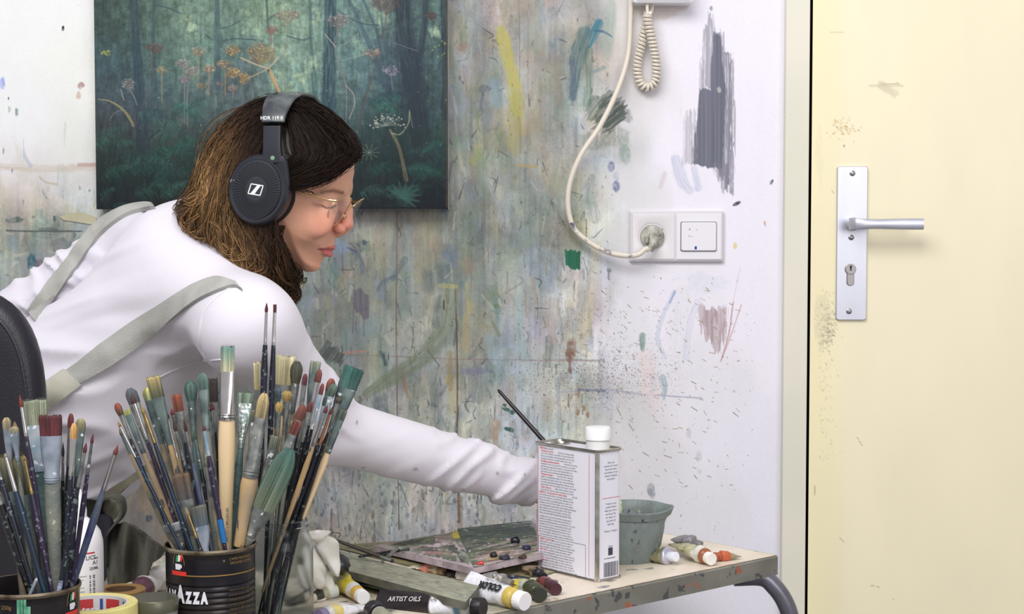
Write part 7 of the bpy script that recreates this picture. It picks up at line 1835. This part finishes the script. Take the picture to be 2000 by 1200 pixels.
def paintB(k, W, H):
    r = k.r; k.c[:] = np.array((70, 84, 76), np.float32)/255
    for _ in range(420):
        x, y = r.rand(), r.rand(); f = max(0, min(1, (y-.35)*2))
        c = [(52,72,62),(66,88,72),(84,104,84),(44,56,58),(58,66,70),(96,118,92)][r.randint(6)] if r.rand() > f else [(186,168,170),(150,140,110),(70,62,56),(110,84,66),(196,180,186),(170,130,110),(130,140,100),(50,46,44)][r.randint(8)]
        k.dab(x*W, y*H, r.uniform(5, 34), r.uniform(2, 9), c, r.uniform(.4, .9), r.uniform(-.3, .3), rag=.8)
    k.stroke([(W-4, 0), (W-4, H)], 10, (200, 184, 194), .9, rag=.4)
    k.dab(W*.62, H*.55, 40, 6, (140, 160, 96), .85, rag=.7); k.dab(W*.35, H*.78, 30, 6, (204, 150, 130), .8, rag=.7); k.dab(W*.28, H*.88, 16, 5, (210, 170, 80), .8, rag=.6)
quad_board('palette_board', 'thin pale board daubed with lilac, olive and yellow paint, under the dark green palette', 'palette', [(728,1066),(905,1036),(1120,1055),(930,1112)], TZ+.014, .008, paintA, 3)
palB = quad_board('palette_board', 'dark green painted palette with lilac edge lying left of the white tin', 'palette', [(812,1082),(925,1112),(1080,1083),(1046,1018)][:0] or [(893,1033),(1046,1016),(1072,1078),(925,1110)], TZ+.0235, .0085, paintB, 5)
q_ = [onz(812,1083,TZ+.0235), onz(925,1112,TZ+.0235)]
def wedge(k, W, H):
    r = k.r; k.c[:] = np.array((186, 170, 174), np.float32)/255
    for _ in range(200): k.dab(r.uniform(0, W), r.uniform(0, H), r.uniform(4, 22), r.uniform(2, 8), pc[r.randint(len(pc))], r.uniform(.4, .9), r.uniform(-.4, .4), rag=.8)
    k.stroke([(0, H-3), (W, H-3)], 9, (190, 174, 182), .9, rag=.4)
    for x, y, a, b, c in ((.95,.12,26,14,(224,208,50)),(.95,.12,22,12,(224,208,50)),(.6,.14,34,12,(170,132,122)),(.4,.36,40,10,(204,184,192)),(.3,.7,30,9,(170,120,124)),(.75,.45,26,8,(60,58,56))): k.dab(x*W, y*H, a*.7, b*.7, c, 1, 0, rag=.35)
quad_board('palette_board', 'pinkish smeared palette board wedged between the dark green palette and the long grey slab', 'palette', [(820,1062),(893,1036),(925,1111),(812,1084)], TZ+.0235, .0085, wedge, 8)
def card(k, W, H):
    r = k.r; k.c[:] = np.array((150, 144, 108), np.float32)/255
    for _ in range(200): k.dab(r.uniform(0, W), r.uniform(0, H), r.uniform(4, 26), r.uniform(2, 7), [(70,86,84),(176,160,120),(110,118,88),(196,160,90),(60,64,58),(200,196,170),(84,104,104),(150,96,70)][r.randint(8)], r.uniform(.4, .9), r.uniform(-.4, .4), rag=.8)
quad_board('smeared_card', 'ochre and green paint-smeared card lying flat between the long slab and the palettes', 'card', [(640,1066),(860,1052),(1098,1112),(985,1150)], TZ+.0022, .002, card, 12, side=(130,124,100), raised=.0003)
# blobs of paint
def blob(px_, py_, z, r, c, label, sz=.7, seed=0, tall=False):
    p = onz(px_, py_, z); 
    def F(X, Y, Z):
        f = ellips(X, Y, Z, p+np.array((0, 0, r*sz*.5)), (r*1.3, r*1.1, r*sz)); f = smin(f, ellips(X, Y, Z, p+np.array((r*.5, 0, r*sz*1.1)), (r*.5, r*.5, r*.6)), r*.4)
        return f-r*.5*(n3((X-p[0])/r*1.3, (Y-p[1])/r*1.3, (Z-p[2])/r*1.3, seed)-.5)
    V, Fq = surfnet(F, p-np.array((r*2, r*2, r*.2)), p+np.array((r*2, r*2, r*2.4)), r/4)
    V[:, 2] = np.maximum(V[:, 2], z-.0002)
    o = mesh_from('paint_blob', V, Fq, mat('wet paint %d %d %d' % c, rgb(*c), .2, coat=.3), True, None)
    return tag(o, label, 'paint', 'squeezed paint blobs on the palette')
blob(1006, 1060, TZ+.024, .0055, (24,24,30), 'glossy black blob of paint, tallest on the dark green palette', 1.0, 1); blob(964, 1088, TZ+.024, .0045, (28,30,32), 'small black paint blob in the middle of the green palette', .9, 2)
blob(1028, 1073, TZ+.024, .0045, (44,46,70), 'dark indigo paint blob nearest the white tin', .8, 3); blob(938, 1102, TZ+.0245, .0042, (206,48,40), 'bright red paint dab near the front corner of the green palette', .4, 4)
blob(986, 1093, TZ+.024, .0055, (36,40,56), 'dark blue paint blob behind the red dab', .6, 5); blob(1020, 1092, TZ+.024, .005, (60,44,34), 'dark brown paint blob near the white tin, low', .6, 6)
# long slab
def slabp(k, W, H):
    r = k.r; k.c[:] = np.array((146, 146, 128), np.float32)/255
    n_ = fbm(k.X/14, k.Y/8, 3, 4)[..., None]; k.c = k.c*(.82+.36*n_)
    for _ in range(90): k.dab(r.uniform(0, W), r.uniform(0, H), r.uniform(1.5, 12), r.uniform(1, 4), [(150,152,136),(96,100,92),(176,180,170),(86,92,100),(110,100,88),(130,138,110)][r.randint(6)], r.uniform(.3, .8), r.uniform(-.5, .5), rag=.9)
    for x, y in ((.45,.2),(.47,.3),(.6,.45),(.62,.6),(.8,.5),(.5,.25),(.83,.3)): k.dab(x*W, y*H, 4, 1.6, (206,208,198), .8, -.4, rag=.7)
    k.dab(W*.3, H*.35, 12, 3, (84,90,98), .7, rag=.6)
quad_board('paint_box_lid', 'long grey-green wooden slab lying across the table in front of the palettes', 'board', [(585,1058),(936,1145),(909,1177),(585,1090)], TZ+.024, .010, slabp, 9, side=(112,112,100), raised=.0004)
quad_board('wooden_box', 'flat dark box under the long grey-green slab', 'box', [(600,1064),(925,1143),(893,1157),(600,1078)], TZ+.0138, .0136, lambda k, W, H: None, 10, n=(20, 10), side=(52,54,52))
# tubes of paint
def ptube(label, A, B, r, bands, cap=(236,236,236), capr=None, capl=.012, shoulder=(190,188,184), metal=0., tailw=1.5, zA=None, zB=None, text=None, seed=0, crump=.12, name='paint_tube', roll=0., flip=False, bend=0, capneck=True):
    """A: cap end, B: crimped tail (photo pixels)"""
    z0 = TZ if zA is None else zA; z1 = TZ if zB is None else zB
    capr = capr or r*.8
    a = onz(A[0], A[1], z0+max(r, capr)); b = onz(B[0], B[1], z1+r*.55); ax = b-a; L = np.linalg.norm(ax); ax = ax/L
    wv = np.cross((0, 0, 1.), ax); wv /= np.linalg.norm(wv); up = np.cross(ax, wv)
    wv, up = wv*math.cos(roll)+up*math.sin(roll), up*math.cos(roll)-wv*math.sin(roll)
    o = empty(name, (a+b)/2-np.array((0, 0, r)), label, 'paint tube')
    # cap
    mb = MB(); n = 40; V = []; prof = [(capr*.96, 0), (capr, .0008), (capr, capl-.001), (capr*.9, capl)]
    for rr, s_ in [(.0001, 0)]+prof+[(.0001, capl)]:
        for j in range(n):
            q = rr*(1-.035*(j % 2)) if rr > .001 else rr; t = 2*PI*j/n; V.append(a+ax*s_+(wv*math.cos(t)+np.cross(ax, wv)*math.sin(t))*q)
    k = 6; mb.add(V, [(i*n+j, i*n+(j+1) % n, (i+1)*n+(j+1) % n, (i+1)*n+j) for i in range(k-1) for j in range(n)])
    mb.build('cap', mat('tube cap %d %d %d' % cap, rgb(*cap), .4, speck=rgb(*[int(q*.7) for q in cap]), spk=.72, ssc=120), o)
    n = 40; m_ = 46; V = []; Cc = []; rsd = np.random.RandomState(seed)
    s0 = capl*.9; 
    for i in range(m_):
        u = i/(m_-1); s_ = s0+(L-s0)*u
        if u < .08: f = .45+.55*ss(0, .08, u)
        else: f = 1
        k = ss(.12, 1, u); w_ = r*f*(1+(tailw-1)*k); h_ = r*f*(1-k)**.7*.95+.0010
        if u < .03: w_ = h_ = r*(.42 if u == 0 else .5)
        for j in range(n):
            t = 2*PI*j/n; cr = 1+crump*2*(vn(np.array(u*9.), np.array(j*.22 if j < n/2 else (n-j)*.22), seed)-.5)*ss(.1, .3, u)
            p = a+ax*s_+wv*(w_*math.cos(t)*cr)+up*(h_*math.sin(t)*cr)
            p = p+wv*bend*u*u
            p[2] = max(p[2], min(z0, z1)+.0004)
            V.append(p)
            c = shoulder
            for t0, t1, cc in bands:
                if t0 <= u <= t1: c = cc
            Cc.append(np.array(c)/255*rsd.uniform(.94, 1.04))
    V = np.array(V)
    F = [(i*n+j, i*n+(j+1) % n, (i+1)*n+(j+1) % n, (i+1)*n+j) for i in range(m_-1) for j in range(n)]+[tuple(range(n-1, -1, -1)), tuple((m_-1)*n+j for j in range(n))]
    mesh_from('tube_body', V, F, attr_mat('tube skin %.1f' % metal, rough=.32, metal=metal, bump=.3, bsc=160, grain=.12, gsc=120), True, o, s2l(np.array(Cc)))
    if text:
        for tx, u0, off, size, colr, bold in text:
            TV, TF = text_geo(tx, size, bold=bold, res=2); out = []
            for x, y, _ in TV:
                s_ = s0+(L-s0)*u0+(x if not flip else -x); u = (s_-s0)/(L-s0); k = ss(.12, 1, u); h_ = r*(1-k)**.7*.95+.001; w_ = r*(1+(tailw-1)*k)
                yy = (y+off) if not flip else -(y+off); yy = max(-.95, min(.95, yy/w_))
                out.append(a+ax*s_+wv*w_*yy*(1 if np.dot(wv, (0, -1, 0)) > 0 else -1)+up*(h_*math.sqrt(1-yy*yy)*1.12+.0016)*(1 if up[2] > 0 else -1))
            MB().add(out, TF).build('lettering', mat('tube ink %d' % colr[0], rgb(*colr), .5), o, False)
    return o
Wt, Ye, Gd = (232,232,238), (222,202,64), (196,160,70)
ptube('yellow paint tube with a white cap, lying in front of the black bulb', (710,1168), (644,1118), .0095, [(.10,.24,(226,224,226)),(.24,.55,Ye),(.55,1,(168,168,132))], capr=.0088, shoulder=Gd, seed=3, zB=TZ+.012, text=[('I I I', .62, -.003, .007, (90,80,60), .0002)], roll=-.7)
ptube('olive paint tube with a pale grey cap, half under the white tissue', (656,1154), (592,1170), .0085, [(.1,.3,(170,168,140)),(.3,1,(60,60,52))], cap=(206,212,206), capr=.0085, seed=4)
ptube('paint tube showing only its tiny beige cap beside the glass jar', (616,1168), (560,1180), .006, [(.1,1,(90,88,80))], cap=(196,184,168), capr=.0055, seed=5)
ptube('white paint tube with dark print lying at the bottom edge left of the black cap', (622,1204), (716,1184), .010, [(.1,.3,(206,190,120)),(.3,1,(222,222,228))], cap=(120,110,140), seed=6, text=[('HVL', .45, -.004, .011, (60,46,60), .0006)])
ptube('paint tube with a large black cap at the bottom edge below the yellow tube', (728,1192), (790,1240), .010, [(.1,1,(150,150,130))], cap=(34,32,38), capr=.0125, capl=.016, seed=7)
ptube('long black paint tube with white label and black cap at the bottom edge', (944,1188), (735,1172), .0125, [(.10,.17,(96,140,160)),(.17,.42,(232,234,244)),(.42,1,(36,30,34))], cap=(30,28,30), capr=.012, capl=.013, seed=8, tailw=1.15, crump=.03, text=[('Oil color', .40, -.002, .008, (90,90,100), .0001), ('ARTIST OILS', .86, -.003, .009, (206,206,206), .0001)], flip=True, roll=-.9)
ptube('grey-green paint-caked tube lying along the front of the long slab', (893,1177), (706,1138), .0095, [(.0,.25,(70,74,70)),(.25,.5,(96,110,104)),(.5,.62,(130,110,110)),(.62,1,(104,124,110))], cap=(60,64,60), capr=.007, seed=9, tailw=1.1, crump=.1)
ptube('white paint tube with big upside-down black lettering and a wide white cap', (1026,1176), (905,1138), .0125, [(.02,.16,(200,176,90)),(.16,1,Wt)], cap=(240,238,240), capr=.0115, capl=.014, seed=10, tailw=1.45, crump=.08, text=[('COLOR', .20, -.0045, .0125, (34,34,38), .0009), ('ARTISTS COLORS', .22, -.0118, .0048, (120,120,130), .0001)], roll=-.8, zB=TZ+.012)
ptube('yellow and white crumpled paint tube end behind the wide white cap', (1056,1163), (1008,1132), .0105, [(.0,.3,(60,64,40)),(.3,.55,(196,200,180)),(.55,.8,Ye),(.8,1,(200,204,196))], cap=(44,46,36), capr=.009, seed=11, crump=.35, tailw=1.3, text=[('50', .8, -.002, .008, (80,80,80), .0004)])
ptube('dark red smeared crumpled tube, nearest the foot of the white tin', (1086,1152), (1052,1128), .0075, [(.0,.35,(70,30,40)),(.35,.8,(120,60,64)),(.8,1,(140,150,146))], cap=(66,26,38), capr=.008, capl=.008, seed=12, crump=.5)
ptube('brown and black smeared tube end leaning against the left foot of the white tin', (1062,1128), (1030,1106), .0070, [(.0,.3,(34,30,34)),(.3,1,(128,108,84))], cap=(28,26,34), capr=.006, capl=.008, seed=13, crump=.4, zB=TZ+.008)
ptube('crumpled bare grey paint tube behind the lettered white tube', (1000,1142), (946,1122), .009, [(0,1,(150,146,144))], cap=(120,116,112), capr=.006, seed=14, crump=.5, metal=.3, tailw=1.6, zB=TZ+.012)
ptube('small crushed white and black tube behind the slab end', (925,1128), (880,1118), .0075, [(0,.4,(206,202,198)),(.4,1,(60,54,50))], cap=(232,228,224), capr=.007, seed=15, crump=.5)
ptube('crushed dark brown tube end at the back edge of the slab', (903,1120), (870,1112), .007, [(0,1,(52,44,38))], cap=(48,40,36), capr=.0075, seed=16, crump=.5)
ptube('cream and red smeared paper tube between the slab and the palettes', (868,1117), (810,1106), .006, [(0,.3,(190,170,140)),(.3,.6,(214,140,120)),(.6,1,(222,214,190))], cap=(150,130,100), capr=.005, seed=17, crump=.5, tailw=1.8)
ptube('silver-shouldered paint tube standing its small white cap up, right of the bowl', (1321,1088), (1270,1086), .0125, [(0,.16,(190,190,206)),(.16,1,(150,148,116))], cap=(226,230,240), capr=.0068, capl=.013, seed=18, metal=.5, tailw=1.5, shoulder=(196,196,210))
ptube('cream paint tube with a folded crumpled body and white cap at the right', (1390,1093), (1325,1062), .0105, [(0,.12,(150,90,60)),(.12,.3,(214,210,200)),(.3,1,(180,178,142))], cap=(238,234,226), capr=.0085, capl=.011, seed=19, tailw=1.9, crump=.3, zB=TZ+.010)
ptube('grey folded tube tail sticking up behind the cream paint tube', (1370,1066), (1322,1050), .010, [(0,1,(132,128,134))], cap=(120,118,122), capr=.006, seed=20, tailw=2.1, crump=.3, zA=TZ+.004, zB=TZ+.016)
ptube('orange-banded olive tube with a pointed tail, rightmost on the table', (1394,1088), (1440,1086), .0075, [(0,.45,(190,96,60)),(.45,1,(146,140,110))], cap=(170,90,60), capr=.006, seed=21, tailw=1.2)
ptube('white paint tube with green lettering left of the lettered coffee tin', (268,1160), (340,1098), .015, [(.0,.1,(90,60,70)),(.1,.5,(226,222,220)),(.5,1,(214,216,206))], cap=(150,150,120), capr=.008, seed=22, tailw=1.3, text=[('OIL 2', .35, -.004, .013, (90,160,120), .0006)])
ptube('rolled white paper tube behind the tube with green lettering', (282,1114), (345,1084), .010, [(0,1,(200,196,180))], cap=(206,200,180), capr=.008, seed=23, tailw=1.3)
ptube('off-white flattened tube between the brown roll and the green lettered tube', (240,1158), (300,1136), .009, [(0,1,(216,212,204))], cap=(226,222,216), capr=.007, seed=24, tailw=1.5)
# lying brushes, knife
def lay(label, A, B, r, m, zA, zB, name='paintbrush', fer=None, cat='paintbrush'):
    a = onz(A[0], A[1], zA); b = onz(B[0], B[1], zB); L = np.linalg.norm(b-a); R = frame(b-a)
    o = empty(name, (a+b)/2, label, cat)
    MB().lathe([(r*.3, 0), (r*.6, .002), (r*.8, L*.3), (r, L*.7), (r*.7, L*.8), (r*.65, L*.82)], a, 12, R=R).build('handle', m, o)
    MB().lathe([(r*.7, L*.80), (r*.75, L*.86), (r*.8, L*.95), (r*.8, L*.96)], a, 12, R=R).build('ferrule', fer or MF['grey'], o)
    MB().lathe([(r*.8, L*.955), (r*.9, L*.975), (r*.2, L)], a, 12, R=R).build('bristles', mat('dark dried hair', rgb(50,48,46), .9), o)
lay('dark brush handle sticking up left behind the long slab', (632,1047), (770,1098), .0028, mat('dark brown handle', rgb(54,44,42), .35), TZ+.055, TZ+.0275)
lay('dark thin brush lying under the left corner of the palettes', (700,1088), (800,1073), .0026, MH['black'], TZ+.0275, TZ+.026)
lay('grey palette knife handle crossing over the slab edge', (745,1098), (776,1072), .0030, MF['grey'], TZ+.0275, TZ+.031, 'palette_knife', cat='palette knife')
lay('dark brush with cream ferrule pointing at the foot of the white tin', (868,1116), (1080,1137), .0038, MH['navy'], TZ+.005, TZ+.005, fer=mat('cream ferrule', rgb(206,200,160), .3, .4))
lay('brown stick poking up behind the long slab', (660,1058), (662,1082), .0022, MH['tan'], TZ+.034, TZ+.0265)
# black rubber bulb
bp_ = onz(663, 1104, TZ+.0378); bl_c = bp_
V = []; F = []; n = 60; k = 22
for i in range(k+1):
    ph = PI*i/k
    for j in range(n):
        t = 2*PI*j/n; rr = .0136*(1+.05*math.cos(t*10)*math.sin(ph)*ss(.9, .2, math.cos(ph)*.5+.5+.0)); V.append(bl_c+np.array((rr*math.sin(ph)*math.cos(t), rr*math.sin(ph)*math.sin(t), rr*math.cos(ph))))
F = [(i*n+j, (i+1)*n+j, (i+1)*n+(j+1) % n, i*n+(j+1) % n) for i in range(k) for j in range(n)]
R_ = frame((-.25, -.85, .45)); V = [bl_c+R_@(v-bl_c) for v in V]
tag(MB().add(V, F).build('rubber_bulb', mat('bulb rubber', rgb(34,36,42), .32, coat=.3), None), 'small round glossy black bulb between the tissue and the long slab', 'bulb')
# crumpled tissue
tc_ = onz(618, 1140, TZ+.02)
def tis(X, Y, Z):
    f = ellips(X, Y, Z, tc_+np.array((0, 0, .012)), (.024, .016, .032))
    f = smin(f, ellips(X, Y, Z, tc_+np.array((.004, 0, .050)), (.016, .010, .020)), .006)
    return f+.014*(np.maximum(0, 1-np.abs(vn(X*34+Z*16, Z*22-Y*30, 3)-.5)*4)+np.maximum(0, 1-np.abs(vn(Y*30+X*40, Z*30, 8)-.5)*5)*.6-.4)
V, Fq = surfnet(tis, tc_-np.array((.04, .03, .03)), tc_+np.array((.04, .03, .065)), .0018)
V[:, 2] = np.maximum(V[:, 2], TZ+.0005)
tag(mesh_from('crumpled_tissue', V, Fq, mat('tissue', rgb(234,232,226), .9, c2=rgb(206,204,192), sc=40), True, None), 'crumpled white paper tissue leaning on the right side of the glass jar', 'tissue')
# ---- bottle
bx0 = P(152, 1100, 1.80)[0]; bo = np.array((bx0, 1.80, TZ))
bot = empty('acrylic_bottle', bo, 'white plastic bottle with red line and barcode label, behind the left coffee tin', 'bottle')
MB().lathe([(.024, .0), (.0270, .001), (.0280, .004), (.0280, .108), (.0275, .116), (.0250, .126), (.019, .135), (.012, .141), (.010, .143)], bo, 48).build('body', mat('white hdpe', rgb(230,228,232), .4), bot)
MB().lathe([(.0105, .141), (.0105, .150), (.0085, .160), (.0050, .172), (.0025, .174)], bo, 32).build('cap', mat('white cap', rgb(240,240,242), .35), bot)
def onb(V, a0, z0, r=.02815):
    return [(bo[0]+r*math.cos(a0+x/r), bo[1]+r*math.sin(a0+x/r), TZ+z0+y) for x, y, _ in V]
lk = mat('bottle print', rgb(70,62,74), .5); a0 = -PI/2+.32
m_ = MB(); 
for q in range(16): m_.add(onb([(-.030+q*.003, 0, 0), (-.027+q*.003, 0, 0), (-.027+q*.003, .0016, 0), (-.030+q*.003, .0016, 0)], a0, .1050), [(0,1,2,3)])
m_.build('red_line', mat('red line', rgb(190,40,52), .5), bot, False)
m_ = MB()
for txt, x, z, sz in (('ACRYLICS', -.010, .0985, .0065), ('A1', .0150, .0925, .0065), ('White', -.012, .0890, .0048), ('Titane', -.012, .0850, .0048), ('250ML', .0110, .0870, .0045), ('color', .0162, .0985, .0032)):
    V, F = text_geo(txt, sz, bold=.0001, res=2); m_.add(onb(V, a0, z)if True else 0, F) if x == 0 else m_.add(onb(V+np.array((x, 0, 0)), a0, z), F)
for i in range(8):
    V, F = text_geo(['permanent','pigment','acrylic','peinture','acrylique','fine','quality','made in EU'][i], .0032, res=1); m_.add(onb(V+np.array((-.006, 0, 0)), a0, .080-i*.0042), F)
m_.build('label_text', lk, bot, False)
m_ = MB(); z = .0805
while z > .055: 
    h_ = rtx.choice((.0004, .0007, .0011)); m_.add(onb([(.0110, 0, 0), (.0180, 0, 0), (.0180, h_, 0), (.0110, h_, 0)], a0, z), [(0,1,2,3)]); z -= h_+.0006
m_.build('barcode', lk, bot, False)
# ---- rolls of tape
def roll(label, cx_px, y_, r0, r1, h, z0, mo, mi, name='tape_roll', core=None):
    x = (cx_px-1000)/FPX*y_; c = np.array((x, y_, z0)); o = empty(name, c, label, 'tape')
    MB().lathe([(r1, 0), (r0-.001, 0), (r0, .001), (r0, h-.001), (r0-.001, h), (r1, h), (r1, 0)], c, 64, cap0=False, cap1=False).build('tape', mo, o)
    MB().lathe([(r1+.0005, .0005), (r1+.0005, h-.0005), (r1-.002, h-.0005), (r1-.002, .0005), (r1+.0005, .0005)], c, 64, cap0=False, cap1=False).build('core', mi, o)
    return o, c
yel = mat('masking tape yellow', rgb(226,214,140), .6, c2=rgb(210,200,130), sc=60)
corem = mat('printed core', rgb(206,206,206), .6)
o_, c_r = roll('wide pale yellow masking tape roll with printed core, at the bottom edge beside the left coffee tin', 172, 1.716, .047, .037, .066, TZ, yel, corem)
o_['label'] = 'pale yellow masking tape roll with red and blue printed core beside the left coffee tin'
rm = MB(); bm2 = MB()
for a in np.arange(0, 2*PI, .9):
    for m2, w0, w1 in ((rm, 0, .5), (bm2, .6, .70)):
        V = []; 
        for q in range(6):
            t = a+w0+(w1-w0)*q/5; V += [(c_r[0]+.0348*math.cos(t), c_r[1]+.0348*math.sin(t), TZ+.040), (c_r[0]+.0348*math.cos(t), c_r[1]+.0348*math.sin(t), TZ+.062)]
        m2.add(V, [(2*q, 2*q+1, 2*q+3, 2*q+2) for q in range(5)])
rm.build('red_print', mat('core red', rgb(190,60,60), .5), o_, False); bm2.build('blue_print', mat('core blue', rgb(60,80,150), .5), o_, False)
for a in (1.25, 2.15):
    V, F = text_geo('tesa', .011, bold=.0003); V2 = [(c_r[0]+.0345*math.cos(a-x/.0345), c_r[1]+.0345*math.sin(a-x/.0345), TZ+.047+y) for x, y, _ in V]; MB().add(V2, F).build('core_lettering', mat('white print', rgb(225,226,228), .5), o_, False)
roll('small brown roll of packing tape behind the yellow masking tape roll', 228, 1.872, .0285, .018, .046, TZ, mat('brown tape', rgb(160,124,74), .4, c2=rgb(140,104,60), sc=40), mat('brown core', rgb(96,72,52), .8))
# round lid / grey jar at the bottom edge
g_ = np.array(((288-1000)/FPX*1.74, 1.752, TZ)); gj = empty('grey_jar', g_, 'grey lidded jar at the bottom edge left of the lettered coffee tin', 'jar')
MB().lathe([(.001, 0), (.024, .0), (.0255, .002), (.0255, .050), (.024, .053)], g_, 40).build('jar_body', mat('grey jar glass', rgb(130,130,128), .2), gj)
MB().lathe([(.0262, .050), (.0265, .052), (.0265, .062), (.0255, .0635), (.001, .0635)], g_, 40).build('lid', mat('lid olive', rgb(96,96,80), .35, .4), gj)
# ---- black chair behind the left tin
ch = empty('office_chair', (-.80, 1.78, 0), 'black leather office chair with rounded back at the left edge', 'chair')
lea = mat('black leather', rgb(34,33,42), .42, bump=.25, bsc=350, c2=rgb(28,27,34), sc=8)
def padded(cx, cy, cz, hw_, hh, th, r, m, name, parent, vertical=True, tilt=0.):
    n = 64; ring = []; 
    for k in range(n):
        t = 2*PI*k/n; c_, s2 = math.cos(t), math.sin(t); p_ = 4.2; ring.append((hw_*math.copysign(abs(c_)**(2/p_), c_), hh*math.copysign(abs(s2)**(2/p_), s2)))
    V = []; ks = 14; st = [(-th, .0)]+[]
    prof = []
    for q in range(ks): a = PI*q/(ks-1); prof.append((1-(1-max(0, math.sin(a))**.6)*r/hw_, -math.cos(a)*th))
    prof = [(0.001, -th*1.0), (.5, -th*1.04)]+prof+[(.5, th*1.04), (.001, th)]
    for f, d in prof:
        for x, y in ring:
            if vertical: V.append((cx+x*f, cy+d+tilt*y, cz+y*f))
            else: V.append((cx+x*f, cy+y*f, cz+d))
    k = len(prof); F = [(i*n+j, i*n+(j+1) % n, (i+1)*n+(j+1) % n, (i+1)*n+j) for i in range(k-1) for j in range(n)]
    return MB().add(V, F).build(name, m, parent, True, 1.2)
padded(-.779, 1.985, .895, .213, .238, .026, .03, lea, 'backrest', ch, True, 0)
o2 = MB(); 
ringp = [(-.779+.197*math.copysign(abs(math.cos(t))**(2/4.2), math.cos(t)), 1.9605, .895+.222*math.copysign(abs(math.sin(t))**(2/4.2), math.sin(t))) for t in np.linspace(0, 2*PI, 80)]
o2.tube(ringp, .0022, 6, caps=False); o2.build('piping', lea, ch)
padded(-.80, 1.73, .45, .19, .21, .035, .03, lea, 'seat', ch, False)
stl = mat('dark chair steel', rgb(50,50,54), .35, .8)
MB().tube(catmull([(-.79, 1.80, .42), (-.785, 2.0, .44), (-.775, 2.045, .55), (-.772, 2.03, .70), (-.772, 2.012, .85)], 24), .014, 10).build('back_bracket', stl, ch)
MB().lathe([(.02, .10), (.02, .26), (.014, .262), (.014, .415)], (-.80, 1.78, 0), 20).build('gas_column', stl, ch)
for k in range(5):
    a = 2*PI*k/5+.3; e_ = np.array((-.80+.26*math.cos(a), 1.78+.26*math.sin(a), .075))
    lg = MB().tube([(-.80, 1.78, .115), e_], [.02, .012], 10).build('leg', stl, ch)
    MB().lathe([(.001, -.012), (.024, -.012), (.026, 0), (.024, .012), (.001, .012)], e_-np.array((0, 0, .048)), 20, R=frame((-math.sin(a), math.cos(a), 0))).build('caster', mat('black rubber', (.02,.02,.02), .7), lg)
